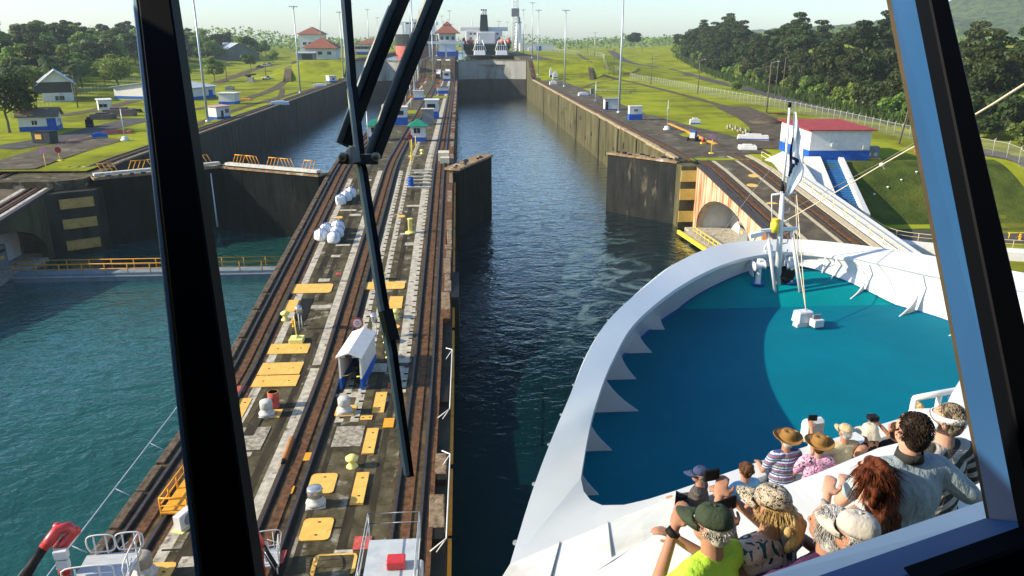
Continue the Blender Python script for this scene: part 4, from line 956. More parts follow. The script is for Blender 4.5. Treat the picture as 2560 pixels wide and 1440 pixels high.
ridge('far_hills', 250, 2300, 2300, 2700, lambda x: interp([(250, 0), (700, 20), (1150, 55), (1500, 60), (1800, 100), (2300, 130)], x), 140, 30, HILLM)
# the air
hz = bpy.data.materials.new('haze_air'); hz.use_nodes = True; t_ = hz.node_tree; t_.nodes.clear()
o_ = t_.nodes.new('ShaderNodeOutputMaterial'); pv = t_.nodes.new('ShaderNodeVolumePrincipled'); pv.inputs['Color'].default_value = (.74, .92, 1.0, 1); pv.inputs['Density'].default_value = .00013; pv.inputs['Anisotropy'].default_value = .0
t_.links.new(pv.outputs[0], o_.inputs['Volume'])
m = MB(); m.box((0, 1640, -4.5), (5600, 3560, 185)); tag(m.build('haze', hz), 'thin pale air over the whole canal', 'haze', kind='stuff')
# ================================================================== BUILDINGS AND YARD THINGS
def drape(pts, width, name, m_, dz=.03, f=None, n=40):
    cv = spline([Vector((p[0], p[1], 0)) for p in pts], n); b = MB(); rows = []
    for k, q in enumerate(cv):
        t_ = cv[min(k + 1, n - 1)] - cv[max(k - 1, 0)]; nr = Vector((t_.y, -t_.x, 0)).normalized(); row = []
        for u in (-.5, -.25, 0, .25, .5):
            p = q + nr * u * width; row.append((p.x, p.y, (f or gz)(p.x, p.y) + dz))
        rows.append(row)
    b.grid(rows); return tag(b.build(name, m_), kind='structure')
def gp(*a): return [ongz(x, y) for x, y in a]
drape(gp((2330, 345), (2140, 293), (2000, 258), (1880, 226), (1760, 197), (1660, 172), (1560, 152)) + [Vector((132, 700, 0))], 6.2, 'road', ASPH, .05)
drape([Vector((86, 60, 0)), Vector((85.5, 100, 0))] + gp((2440, 378), (2330, 345)), 6.2, 'road', ASPH, .055)
drape(gp((1445, 134), (1475, 165), (1500, 187), (1560, 202), (1660, 225), (1760, 252), (1850, 280), (1900, 305)), 2.6, 'path', DIRT, .06)
drape(gp((1455, 222), (1490, 208), (1535, 199)), 1.2, 'path', DIRT, .065)
drape(gp((1560, 188), (1590, 180), (1598, 172)), 1.4, 'path', DIRT, .07)
drape([Vector((55, 92, 0)), Vector((64, 91, 0)), Vector((86, 88, 0))], 5, 'path', ASPH, .06)
drape(gp((1830, 268), (1900, 300), (1935, 330), (1905, 372)), 9, 'path', DIRT, .08)
drape(gp((1600, 290), (1700, 318), (1800, 345), (1880, 385)), 6, 'path', APRON, .1)
drape(gp((0, 372), (120, 352), (240, 325), (360, 296)), 7, 'path', ASPH, .05)
drape(gp((0, 425), (150, 378), (260, 348)), 9, 'path', APRON, .075)
drape(gp((150, 290), (240, 275), (340, 252)), 4, 'path', DIRT, .06)
drape(gp((480, 315), (620, 265), (760, 228), (850, 205)), 2.2, 'path', DIRT, .06)
drape(gp((480, 275), (600, 252), (680, 225), (710, 205), (720, 185), (738, 152)), 3.2, 'path', DIRT, .07)
drape(gp((540, 208), (640, 172), (700, 160)), 5, 'path', DIRT, .08)
drape(gp((620, 262), (690, 250), (705, 228), (700, 222)), 1.6, 'path', DIRT, .09)

def house(name, label, cat, L, Cn, Rt, hw, base=0.0, roof='gable', rh=1.6, eave=.5, mats=None, feats=(), group=None, dz=0.0, rdepth=None, f=ongz, prim='L'):
    """L, Cn, Rt: pixels of the three visible foot corners; Cn is the near corner. feats: (wall, u0, width, z0, height, kind)"""
    wall, basem, roofm = mats or (WHITE, BLUE, BROWNROOF)
    c = Cn if isinstance(Cn, Vector) else f(*Cn); l = L if isinstance(L, Vector) else f(*L); r = Rt if isinstance(Rt, Vector) else f(*Rt)
    ax = Vector((l.x - c.x, l.y - c.y, 0)); A = ax.length; ax.normalize(); ay = Vector((ax.y, -ax.x, 0))
    if ay.dot(Vector((r.x - c.x, r.y - c.y, 0))) < 0: ay = -ay
    if prim == 'R':
        A = ax.length * A; ay = Vector((r.x - c.x, r.y - c.y, 0)).normalized(); ax2 = Vector((-ay.y, ay.x, 0)); ax = ax2 if ax2.dot(ax) > 0 else -ax2
    B = rdepth or max(1.0, Vector((r.x - c.x, r.y - c.y, 0)).length)
    z = min(c.z, l.z) - .05 + dz
    t = thing(name, label, cat, (c.x, c.y, z), 0, group)
    def pt(u, v, zz): return ax * u + ay * v + Vector((0, 0, zz))
    def hull(b, u0, u1, v0, v1, z0, z1, mi=0):
        q = [pt(u0, v0, z0), pt(u1, v0, z0), pt(u1, v1, z0), pt(u0, v1, z0)]; b.add(q + [p + Vector((0, 0, z1 - z0)) for p in q], [(0, 1, 2, 3), (7, 6, 5, 4), (4, 5, 1, 0), (5, 6, 2, 1), (6, 7, 3, 2), (7, 4, 0, 3)], mi)
    b = MB(); hull(b, 0, A, 0, B, 0, hw)
    if roof == 'gable':
        for u in (0, A): b.add([pt(u, 0, hw), pt(u, B, hw), pt(u, B / 2, hw + rh)], [(0, 1, 2)])
    if roof == 'gable2':
        for v in (0, B): b.add([pt(0, v, hw), pt(A, v, hw), pt(A / 2, v, hw + rh)], [(0, 1, 2)])
    b.build('wall', wall, t)
    if base:
        b = MB(); hull(b, -.03, A + .03, -.03, B + .03, 0.02, base); b.build('painted_base', basem, t)
    b = MB(); e_ = eave; th = Vector((0, 0, .14))
    def sl(q): b.add(q + [p + th for p in q], [(3, 2, 1, 0), (4, 5, 6, 7), (0, 1, 5, 4), (1, 2, 6, 5), (2, 3, 7, 6), (3, 0, 4, 7)] if len(q) == 4 else [(2, 1, 0), (3, 4, 5), (0, 1, 4, 3), (1, 2, 5, 4), (2, 0, 3, 5)])
    if roof == 'gable':
        d = rh * e_ / (B / 2); sl([pt(-e_, -e_, hw - d), pt(A + e_, -e_, hw - d), pt(A + e_, B / 2, hw + rh), pt(-e_, B / 2, hw + rh)]); sl([pt(-e_, B / 2, hw + rh), pt(A + e_, B / 2, hw + rh), pt(A + e_, B + e_, hw - d), pt(-e_, B + e_, hw - d)])
    elif roof == 'gable2':
        d = rh * e_ / (A / 2); sl([pt(-e_, -e_, hw - d), pt(A / 2, -e_, hw + rh), pt(A / 2, B + e_, hw + rh), pt(-e_, B + e_, hw - d)]); sl([pt(A / 2, -e_, hw + rh), pt(A + e_, -e_, hw - d), pt(A + e_, B + e_, hw - d), pt(A / 2, B + e_, hw + rh)])
    elif roof == 'hip':
        i = min(A, B) / 2 * .96; q0 = [pt(-e_, -e_, hw), pt(A + e_, -e_, hw), pt(A + e_, B + e_, hw), pt(-e_, B + e_, hw)]
        if A >= B: r0, r1 = pt(i, B / 2, hw + rh), pt(A - i, B / 2, hw + rh); sl([q0[0], q0[1], r1, r0]); sl([q0[2], q0[3], r0, r1]); sl([q0[1], q0[2], r1]); sl([q0[3], q0[0], r0])
        else: r0, r1 = pt(A / 2, i, hw + rh), pt(A / 2, B - i, hw + rh); sl([q0[1], q0[2], r1, r0]); sl([q0[3], q0[0], r0, r1]); sl([q0[0], q0[1], r0]); sl([q0[2], q0[3], r1])
    elif roof == 'shed': sl([pt(-e_, -e_, hw + .02), pt(A + e_, -e_, hw + .02), pt(A + e_, B + e_, hw + rh), pt(-e_, B + e_, hw + rh)])
    elif roof == 'shedx': sl([pt(-e_, -e_, hw + .02), pt(A + e_, -e_, hw + rh), pt(A + e_, B + e_, hw + rh), pt(-e_, B + e_, hw + .02)])
    else: sl([pt(-e_, -e_, hw + .01), pt(A + e_, -e_, hw + .01), pt(A + e_, B + e_, hw + .01), pt(-e_, B + e_, hw + .01)])
    b.build('roof', roofm, t)
    for wl, u, wd, z0, ht, kind in feats:
        b = MB(); Ln = A if wl == 0 else B; u0 = u * Ln; u1 = u0 + wd; o_ = .05 if kind != 'ac' else .5
        m_ = {'window': GLASSD, 'door': BLUE, 'dark': DARK, 'ac': GALV, 'wdoor': GALV, 'shut': mat('shutter_blue', (.25, .5, .62))}[kind]
        if wl == 0: hull(b, u0, u1, -o_, .02, z0, z0 + ht)
        else: hull(b, -o_, .02, u0, u1, z0, z0 + ht)
        w_ = b.build({'window': 'window', 'door': 'door', 'dark': 'opening', 'ac': 'air_conditioner', 'wdoor': 'door', 'shut': 'shutter'}[kind], m_, t)
        if kind == 'window':
            b = MB(); g_ = .08
            if wl == 0:
                hull(b, u0 - g_, u1 + g_, -.09, -.01, z0 - g_, z0); hull(b, u0 - g_, u1 + g_, -.09, -.01, z0 + ht, z0 + ht + g_); hull(b, (u0 + u1) / 2 - .03, (u0 + u1) / 2 + .03, -.08, -.01, z0, z0 + ht)
            else:
                hull(b, -.09, -.01, u0 - g_, u1 + g_, z0 - g_, z0); hull(b, -.09, -.01, u0 - g_, u1 + g_, z0 + ht, z0 + ht + g_); hull(b, -.08, -.01, (u0 + u1) / 2 - .03, (u0 + u1) / 2 + .03, z0, z0 + ht)
            b.build('frame', WHITE, w_)
    return t
# ---- left bank
house('hut', 'white hut with broad blue base and weathered brown gable roof at left', 'hut', (50, 330), (146, 327), (212, 314), 3.0, 1.0, 'gable', 1.3, .5, None, ((0, .52, .9, 1.35, .8, 'window'), (0, .02, 1.6, .02, 2.5, 'door'), (1, .3, .7, 1.7, .6, 'ac'), (1, .62, .9, .02, 1.9, 'door')), rdepth=5.5)
house('boat_shed', 'large two storey shed with pale metal roof and open brown gable, by the trees', 'shed', (108, 256), (186, 253), (216, 226), 5.6, 0, 'gable2', 3.2, 1.2, (mat('shed_white', (.55, .55, .52), (.65, .65, .62), scale=.5, rough=.8), BLUE, METROOF), ((0, .02, 9.4, 2.6, 3.0, 'dark'), (0, .3, 2.4, .5, 1.2, 'window'), (1, .1, 1.2, 3.4, 1, 'window'), (1, .35, 1.2, 3.4, 1, 'window'), (1, .6, 1.2, 3.4, 1, 'window')), rdepth=22)
house('hut', 'tiny white hut with dark window among the scrap stacks', 'hut', (248, 277), (281, 276), (287, 272), 2.6, 0, 'shed', .2, .3, (WHITE, BLUE, WHITE), ((0, .35, 1.8, .9, .8, 'window'), (1, .3, .8, .02, 2, 'door')), rdepth=3)
house('workshop', 'long white workshop with pale metal roof and blue base, right of the dark post', 'workshop', (470, 252), (540, 244), (596, 226), 3.6, 1.0, 'gable', 1.6, .8, (WHITE, BLUE, METROOF), ((0, .1, 2, .02, 2.6, 'door'), (1, .12, 3.2, .05, 2.6, 'dark'), (1, .45, 2.5, .05, 2.6, 'dark'), (1, .7, 1.2, .02, 2.2, 'door')), rdepth=26)
house('booth', 'white booth with overhanging flat roof and blue base beside the workshop', 'booth', (548, 261), (588, 261), (592, 255), 3.0, .8, 'flat', 0, .5, (WHITE, BLUE, WHITE), (), rdepth=4)
house('booth', 'white booth with pinkish roof and blue base at the left lock edge', 'booth', (543, 299), (577, 295), (581, 290), 2.7, .6, 'shed', .2, .3, (WHITE, BLUE, mat('pink_roof', (.45, .3, .26))), ((0, .1, 1.0, 1.3, .9, 'window'), (0, .5, .7, .02, 1.9, 'dark')), rdepth=2.6)
house('booth', 'small white and blue booth further along the left lock edge', 'booth', (824, 207), (842, 206), (845, 202), 2.8, .8, 'flat', 0, .3, (WHITE, BLUE, WHITE), ((0, .3, .9, 1.2, .8, 'window'),), rdepth=3)
WH = (mat('cream_wall', (.62, .62, .56), (.7, .7, .64), scale=.2, rough=.8), BLUE, TILE)
house('warehouse', 'long low warehouse with wide grey metal roof', 'warehouse', (548, 148), (650, 152), (716, 138), 5.0, 0, 'gable2', 7, 1.5, (mat('warehouse_wall', (.11, .12, .11), (.16, .17, .16), scale=.2), BLUE, METROOF), (), rdepth=60)
house('villa', 'cream house with red tiled hip roof above the grass bank', 'house', Vector((ony(764, 140, 402).x, 402, Z2)), Vector((ony(840, 140, 402).x, 402, Z2)), Vector((ony(840, 140, 402).x, 416, Z2)), 5.2, 0, 'hip', 4.8, 1.6, WH, ((0, .15, 2, 2.2, 1.5, 'window'), (0, .45, 2, 2.2, 1.5, 'window'), (0, .75, 2, 2.2, 1.5, 'window')), rdepth=14)
house('garage', 'low grey lean-to garage left of the cream red roofed house', 'garage', Vector((ony(742, 150, 392).x, 392, Z2)), Vector((ony(786, 150, 392).x, 392, Z2)), Vector((ony(786, 150, 392).x, 398, Z2)), 3.0, 0, 'shed', .6, .6, (GREYP, BLUE, METROOF), ((0, .1, 5, .05, 2.6, 'dark'),), rdepth=6)
house('administration_building', 'tall cream building with red hip roof rising behind the villa', 'building', Vector((ony(748, 100, 600).x, 600, 17)), Vector((ony(804, 100, 600).x, 600, 17)), Vector((ony(804, 100, 600).x, 622, 17)), 13.5, 0, 'hip', 5.0, 1.6, WH, ((0, .2, 2.4, 6, 2, 'window'), (0, .45, 2.4, 6, 2, 'window'), (0, .7, 2.4, 6, 2, 'window')), rdepth=22)
house('pavilion', 'long low white building with blue band seen between the wiper arms', 'building', Vector((ony(890, 100, 520).x, 520, 18)), Vector((ony(962, 100, 520).x, 520, 18)), Vector((ony(962, 100, 520).x, 534, 18)), 6, 1.4, 'hip', 3, 1, (WHITE, BLUE, TILE), tuple((0, .05 + .12 * k, 3, 3, 1.6, 'window') for k in range(8)), rdepth=14)
house('shed', 'pale pink low shed left of the red ship bow', 'shed', (884, 137), (952, 136), (955, 133), 4.5, 0, 'flat', 0, .4, (mat('pink_wall', (.5, .4, .38)), BLUE, METROOF), ((0, .1, 6, .3, 3, 'dark'), (0, .6, 5, .3, 3, 'dark')), rdepth=8)
# ---- right bank
H = house('lock_house', 'white house with faded red roof and deep blue base above the stairs', 'house', Vector((51.5, 122.5, Z1)), Vector((51.1, 110.6, Z1)), Vector((60.1, 110.9, Z1)), 4.4, 1.5, 'shedx', .35, .6, (WHITE, BLUE, REDROOF), ((0, .42, 1.5, .9, 2.0, 'shut'), (0, .72, .9, 1.6, .7, 'ac'), (1, .34, .9, 2.1, .7, 'ac'), (1, .86, .9, 1.7, .6, 'ac')), prim='L')
house('booth', 'open fronted white booth with grey roof on the right lock edge', 'booth', (1508, 274), (1512, 276), (1540, 274), 2.7, .4, 'shedx', .2, .25, (WHITE, BLUE, GREYP), ((1, .05, .6, .3, 1.9, 'dark'),))
house('booth', 'blue and white square booth just right of the tall grey lamp post', 'booth', (1569, 299), (1573, 301), (1595, 299), 3.0, 1.4, 'flat', 0, .05, (WHITE, BLUE, WHITE), ((1, .35, .8, 2.0, .5, 'window'),))
house('booth', 'white booth with dark blue doors at the top of the right far ramp', 'booth', (1296, 126), (1300, 127), (1333, 126), 6, 0, 'flat', 0, .1, (WHITE, BLUE, WHITE), ((1, .5, 4, .1, 4, 'door'),))
house('visitor_shelter', 'pale open shelter in the far field', 'shelter', (1372, 96), (1376, 97), (1412, 96), 6, 0, 'flat', 0, 1, (mat('shelter_wall', (.55, .53, .45)), BLUE, METROOF), ((1, .3, 8, .1, 3.5, 'dark'),))
# transformer, hydrant, cable frames
p = ongz(2175, 397); t = thing('transformer', 'grey transformer cabinet on a yellow plinth beside the lock house', 'transformer', p, R(-6))
b = MB(); b.box((0, 0, .15), (2.1, 1.3, 1.75), top=(2.0, 1.2)); b.build('cabinet', GREYP, t, bevel=.05); b = MB(); b.box((0, 0, 0), (2.7, 1.7, .18)); b.build('plinth', YEL, t)
b = MB(); b.box((-.45, -.64, .5), (.5, .04, .5)); b.box((.45, -.64, .5), (.5, .04, .5)); b.build('label_plate', GALV, t)
HYD = None
def hydrant(px, py, label, m_=RED, f=ongz, s=1.0):
    p = f(px, py); t = thing('hydrant', label, 'hydrant', p); b = MB()
    b.lathe([(.2 * s, 0), (.2 * s, .08 * s), (.13 * s, .1 * s), (.13 * s, .55 * s), (.17 * s, .58 * s), (.15 * s, .7 * s), (.04 * s, .82 * s)], (0, 0, 0), 12); b.tube([(-.26 * s, 0, .42 * s), (.26 * s, 0, .42 * s)], .07 * s, 8); b.build('barrel', m_, t)
    b = MB(); b.tube([(0, -.13 * s, .42 * s), (0, -.26 * s, .42 * s)], .09 * s, 8); b.build('outlet', m_, t); return t
hydrant(2288, 381, 'red hydrant on the grass beside the right window post')
hydrant(2549, 600, 'orange hydrant by the yellow stands at the right edge', YELO)
hydrant(735, 818, 'orange yellow hydrant on a pale yellow base on the central wall', YELO, onq, 1.0)
for k, px in enumerate((2531, 2556)):
    p = ongz(px, 597); t = thing('pipe_stand', ('yellow frame stand left of the orange hydrant', 'yellow frame stand right of the orange hydrant')[k], 'stand', p); b = MB()
    b.tube([(-.5, 0, 0), (-.5, 0, .75), (.5, 0, .75), (.5, 0, 0)], .06, 6); b.build('frame', YELB, t); b = MB(); b.box((0, 0, .72), (1.3, .25, .08)); b.build('top_plate', YELB, t)
for k, (px, py) in enumerate(((2137, 279), (2165, 279))):
    p = ongz(px, py); t = thing('gate_frame', ('white post frame beside the road, left one of two', 'white post frame beside the road, right one with a crossbar')[k], 'frame', p, R(8)); b = MB()
    for x in (0, 2.0): b.box((x, 0, 0), (.22, .22, 2.9))
    b.build('post', WHITE, t); b = MB(); b.box((1, 0, .3 if k else .1), (2, .2, .3)); b.build('crossbar', WHITE, t)
# stair beside the right ramp
st = thing('stairway', 'blue stepped stair between sloping white side walls on the grass bank', 'stairs', (52, 105, 5))
A0, A1 = ongz(2072, 405), onz(2132, 545, 5.2); A0 = Vector((A0.x, A0.y, Z1 + .1))
dv = (A1 - A0); sdv = Vector((dv.y, -dv.x, 0)).normalized() * 1.25
if sdv.x < 0: sdv = -sdv
b = MB(); N_ = 26
for k in range(N_):
    q = A0 + dv * (k / N_); b.bar(q - sdv + Vector((0, 0, -.1)), q + sdv + Vector((0, 0, -.1)), abs(dv.length / N_) * .98, .26)
b.build('steps', mat('stair_blue', (.02, .10, .26), (.03, .14, .32), scale=3, rough=.6), st, True)
for sg, wd in ((-1, 2.3), (1, .75)):
    b = MB(); q0, q1 = A0 + sdv * sg, A1 + sdv * sg; o = sdv.normalized() * sg * wd
    vs_ = [q0 + Vector((0, 0, .55)), q1 + Vector((0, 0, .75)), q1 + o + Vector((0, 0, .6)), q0 + o + Vector((0, 0, .5))]
    b.add(vs_ + [v - Vector((0, 0, 3.4)) for v in vs_], [(3, 2, 1, 0), (4, 5, 6, 7), (0, 1, 5, 4), (1, 2, 6, 5), (2, 3, 7, 6), (3, 0, 4, 7)]); b.build('side_wall', WHITE, st, True)
rwp = [onz(2120, 522, 5.6), onz(2180, 566, 4.7), onz(2230, 592, Z0 + 1.3), onz(2300, 604, Z0 + 1.1), onz(2400, 612, Z0 + 1.1), onz(2560, 622, Z0 + 1.1)]
wl = thing('retaining_wall', 'low white curved wall carrying a walkway below the grass bank', 'wall', (60, 92, Z0)); cv = spline(rwp, 30)
b = MB(); b.grid([cv, off(cv, 1.6, -.12)], 0, False, True); b.grid([off(cv, 1.6, -.12), off(cv, 1.75, -2.2)], 0, False, True); b.grid([[q - Vector((0, 0, 3)) for q in cv], cv], 0, False, True); b.build('wall', WHITE, wl, True)
b = MB(); b.tube([q + Vector((0, 0, .95)) for q in cv], .035, 5); b.tube([q + Vector((0, 0, .5)) for q in cv], .025, 5)
for q in cv[::3]: b.tube([q, q + Vector((0, 0, .95))], .03, 5)
PALEY = mat('pale_yellow_paint', (.60, .50, .24), (.7, .6, .32), scale=4, rough=.5); b.build('railing', PALEY, wl, True)
b = MB(); w0 = [Vector((RX1 + .5, y, quay(y))) for y in range(60, 113, 4)]
b.grid([[q + Vector((0, 0, .1)) for q in w0], [q + Vector((2.6, 0, .1 + (1.2 if q.y > 100 else 0))) for q in w0]], 0, False); b.grid([[q - Vector((0, 0, 6)) for q in w0], [q + Vector((0, 0, .1)) for q in w0]], 0, False); b.build('kerb_wall', WHITE, wl, True)
rl_ = thing('ramp_railing', 'long pale yellow pipe railing sloping down the outer side of the right ramp', 'railing', (45, 90, 6)); b = MB()
pp = [Vector((RX1 + .35, y, quay(y))) for y in range(56, 116, 3)]
for z in (.55, 1.1): b.tube([q + Vector((0, 0, z)) for q in pp], .05, 5)
b.build('rail', PALEY, rl_, True)
for q in pp: b = MB(); b.tube([q, q + Vector((0, 0, 1.1))], .05, 5); b.build('post', PALEY, rl_, True)
b = MB(); q = ongz(2040, 402); b.tube([q + Vector((0, 0, 1.1)), q + Vector((2, -.5, 1.1))], .05, 5); b.tube([q + Vector((0, 0, .6)), q + Vector((2, -.5, .6))], .04, 5)
for u in (0, 1, 2): b.tube([q + Vector((u, -.25 * u, 0)), q + Vector((u, -.25 * u, 1.1))], .05, 5)
tag(b.build('stair_railing', YELB), 'short yellow railing at the head of the blue stairs', 'railing')
SP = mat('white_lamp_housing', (.8, .82, .85), rough=.3)
for k, (px, py) in enumerate(((2291, 434), (2253, 454), (2219, 472), (2185, 490), (2154, 506))):
    p = ongz(px, py); b = MB(); b.lathe([(.07, 0), (.07, .2), (.17, .22), (.17, .32), (.07, .36)], (0, 0, 0), 10)
    tag(b.build('bank_light', SP, None, loc=p), ('uppermost', 'second from the top', 'middle', 'second from the bottom', 'lowest')[k] + ' white lamp in the diagonal line down the grass bank', 'lamp', 'white lamps down the grass bank')

# ---- chain-link fence
CL = bpy.data.materials.new('chain_link'); CL.use_nodes = True; t_ = CL.node_tree; bs = t_.nodes['Principled BSDF']; bs.inputs['Base Color'].default_value = (.26, .28, .27, 1); bs.inputs['Alpha'].default_value = .13; bs.inputs['Roughness'].default_value = .6
FGAL = mat('dull_fence_steel', (.34, .36, .35), (.42, .44, .43), scale=4, rough=.6)
def fence(pts, label, h=2.3, sp=3.0, group='chain link fences'):
    pts = [Vector((p[0], p[1], 0)) for p in pts]; L = sum((c - a).length for a, c in zip(pts, pts[1:])); n = int(L / sp) + 1; cv = spline(pts, n)
    t = thing('chain_link_fence', label, 'fence', (cv[0].x, cv[0].y, gz(cv[0].x, cv[0].y)), 0, group)
    b = MB(); b.grid([[(q.x, q.y, gz(q.x, q.y)) for q in cv], [(q.x, q.y, gz(q.x, q.y) + h) for q in cv]], 0, False); b.build('mesh', CL, t, True)
    b = MB()
    b.tube([(q.x, q.y, gz(q.x, q.y) + h) for q in cv], .03, 5); b.build('top_rail', FGAL, t, True)
    for i, q in enumerate(cv[:98]):
        b = MB(); z = gz(q.x, q.y); b.tube([(q.x, q.y, z), (q.x, q.y, z + h + .1), (q.x + .2, q.y, z + h + .4)], .05, 5); b.build('post', FGAL, t, True)
    return t
fence([(79.5, 60), (79.8, 100)] + gp((2560, 424), (2440, 382), (2290, 352), (2150, 318), (2020, 288), (1900, 264), (1780, 240), (1660, 214), (1575, 196)), 'long galvanised chain link fence along the right hand lawn')
fence(gp((1552, 190), (1530, 178), (1510, 158), (1500, 142), (1400, 132), (1362, 122)), 'chain link fence curving up the bank behind the far lawn', 2.6, 5)
fence(gp((30, 300), (130, 262), (215, 240), (340, 210)), 'chain link fence on the lawn in front of the large shed', 2.4, 4)

# ---- lamp posts and poles
LG = 'tall floodlight masts along the locks'
def hmast(H, label):
    t = thing('lamp_post', label, 'lamp post', (0, 0, 0), 0, LG); b = MB(); b.tube([(0, 0, 0), (0, 0, H)], [.3, .16], 8); b.lathe([(.5, 0), (.5, .5), (.32, .55)], (0, 0, 0), 10); b.build('pole', GALV, t)
    b = MB(); b.box((0, 0, H), (2.6, .2, .12)); b.box((0, 0, H), (.2, 2.0, .12))
    b.build('crossarm', GALV, t)
    for x in (-1.2, -.5, .5, 1.2):
        b = MB(); b.box((x, -.2, H - .25), (.45, .35, .25), top=(.3, .2)); b.build('lamp_head', GREYP, t)
    return t
LMP = hmast(27.5, 'x'); first = [True]
def lamp(x, y, z, label, s=1.0):
    o = LMP if first[0] else again(LMP, (0, 0, 0)); first[0] = False
    o.location = (x, y, z - .05); o['label'] = label; o.scale = (1, 1, s); return o
def lampp(px, py, label, f=ongz, s=1.0): p = f(px, py); return lamp(p.x, p.y, p.z, label, s)
lampp(520, 306, 'tall grey lamp post at the left lock edge, nearest the dark window post')
lampp(751, 233, 'tall lamp post on the left bank in front of the grass mound')
lampp(859, 196, 'tall lamp post beside the far left ramp, next to the wiper')
lampp(1547, 283, 'tallest lamp post on the right bank, next to the blue and white booth')
lampp(1411, 217, 'tall lamp post at the right lock edge beside the small white cabinets')
lampp(1345, 188, 'lamp post at the foot of the far right ramp')
p = onq(1037, 249); lamp(p.x, p.y, p.z, 'lamp post on the central wall between the wiper arms', 1.1)
p = onq(1083, 190); lamp(p.x, p.y, p.z, 'lamp post on the central wall at the foot of the far ramp', .8)
for k, (x, y, s_) in enumerate(((-58, 440, 1), (-58, 520, 1), (-60, 600, .9), (-13.5, 470, 1.0), (-6, 500, .95), (-12, 560, .9), (-8, 600, .85), (-13, 660, .85), (-6, 700, .8), (-34, 760, .9), (-26, 790, .8), (-44, 740, 1), (38, 420, 1), (38, 480, .95), (40, 560, .9), (36, 610, .8), (44, 650, .8), (60, 740, .8), (88, 520, .55))):
    lamp(x, y, gz(x, y) if x > 33 or x < -50 else (Z2 if y < 740 else 16), 'distant thin grey lamp post beyond the far lock gates on the horizon', s_)
SG = 'street lamps on wooden poles'
def cobra(px, py, H, label, sgn=1):
    p = ongz(px, py); t = thing('street_lamp', label, 'street lamp', p, 0, SG); b = MB(); b.tube([(0, 0, 0), (0, 0, H)], [.17, .12], 7); b.build('pole', WOOD, t)
    b = MB(); b.tube([(0, 0, H - .5), (sgn * .9, 0, H + .1), (sgn * 1.5, 0, H + .12)], .05, 5); b.build('arm', GALV, t); b = MB(); b.ell((sgn * 1.75, 0, H + .1), (.4, .2, .12), n=10, m=6); b.build('lamp_head', GALV, t); return t
cobra(195, 269, 8.2, 'leaning street lamp beside the large shed', -1); cobra(568, 206, 8, 'street lamp left of the light green tree')
cobra(1744, 236, 11, 'street lamp by the fence, left of two along the road'); cobra(1916, 283, 12, 'street lamp by the fence above the rust coloured boards', 1)
cobra(1627, 212, 11, 'street lamp by the far corner of the fence'); cobra(1468, 132, 12, 'street lamp in the far field left of the dirt track')
UG = 'plain utility poles'
for k, (px, py, H, lean, lab) in enumerate(((2247, 360, 11.5, 1.6, 'leaning utility pole beside the right window post'), (1938, 238, 11, 0, 'utility pole against the forest, left of a close pair'), (1955, 238, 12, 0, 'utility pole against the forest, right of a close pair'), (1534, 190, 12, 0, 'utility pole by the curving fence in the field'), (1605, 130, 12, 0, 'utility pole right of the lone dome tree'), (665, 192, 9, 0, 'utility pole beside the parked pickup on the left bank'))):
    p = ongz(px, py); b = MB(); b.tube([(0, 0, 0), (lean, 0, H)], [.17, .11], 7); b.bar((lean - .8, 0, H - .6), (lean + .8, 0, H - .6), .1, .12); tag(b.build('utility_pole', WOOD, None, loc=p), lab, 'utility pole', UG)
def basepost(px, py, H, label, f=onq):
    p = f(px, py); t = thing('signal_post', label, 'post', p, 0, 'thin posts on white conical bases'); b = MB(); b.tube([(0, 0, .5), (0, 0, H)], .07, 6); b.box((0, 0, H * .62), (.3, .3, .5)); b.build('pole', GALV, t); b = MB(); b.lathe([(.75, 0), (.75, .25), (.55, .3), (.5, .7), (.2, .8)], (0, 0, 0), 14); b.build('base', WHITE, t); return t
basepost(1667, 325, 5.8, 'thin signal post with white base on the right apron', ongz); basepost(313, 352, 5.6, 'thin signal post with white base on the left apron', ongz)
# ================================================================== THINGS ON THE CENTRAL WALL AND YARDS
PG = 'yellow steel cover plates on the central wall'
def plate(pxs, label, m_=None, th=.03, group=PG, name='cover_plate', cat='cover plate', rim=False, holes=True):
    q = [onq(x, y) for x, y in pxs]
    x0 = (q[0].x + q[3].x) / 2; x1 = (q[1].x + q[2].x) / 2; y1 = (q[0].y + q[1].y) / 2; y0 = (q[2].y + q[3].y) / 2
    xc, yc = (x0 + x1) / 2, (y0 + y1) / 2; w_, d_ = abs(x1 - x0), abs(y1 - y0); sl = math.atan2(quay(yc + .5) - quay(yc - .5), 1)
    b = MB(); r_ = min(w_, d_) * (.16 if rim else .02); pts = []
    for cx, cy_, a0 in ((w_ / 2 - r_, d_ / 2 - r_, 0), (-w_ / 2 + r_, d_ / 2 - r_, 90), (-w_ / 2 + r_, -d_ / 2 + r_, 180), (w_ / 2 - r_, -d_ / 2 + r_, 270)):
        for a in (0, 45, 90): pts.append((cx + r_ * math.cos(R(a0 + a)), cy_ + r_ * math.sin(R(a0 + a))))
    b.prism(pts, .012, .02 + th)
    if holes:
        for u in (-.28, .3): b.box((u * w_ if w_ > d_ else .05, u * d_ if d_ >= w_ else 0, .021 + th), (.14, .1, .012), mi=1)
    o = b.build(name, [m_ or YEL, GREASE], None, loc=(xc, yc, quay(yc) + .01)); o.rotation_euler = (sl, 0, 0)
    return tag(o, label, cat, group)
def rect(cx, cy_, w_, h_, skew=0): return [(cx - w_ / 2 + skew, cy_ - h_ / 2), (cx + w_ / 2 + skew, cy_ - h_ / 2), (cx + w_ / 2 - skew, cy_ + h_ / 2), (cx - w_ / 2 - skew, cy_ + h_ / 2)]
plate([(728, 714), (832, 711), (830, 733), (722, 737)], 'long yellow plate across the left strip, furthest up the ramp', rim=True, holes=False)
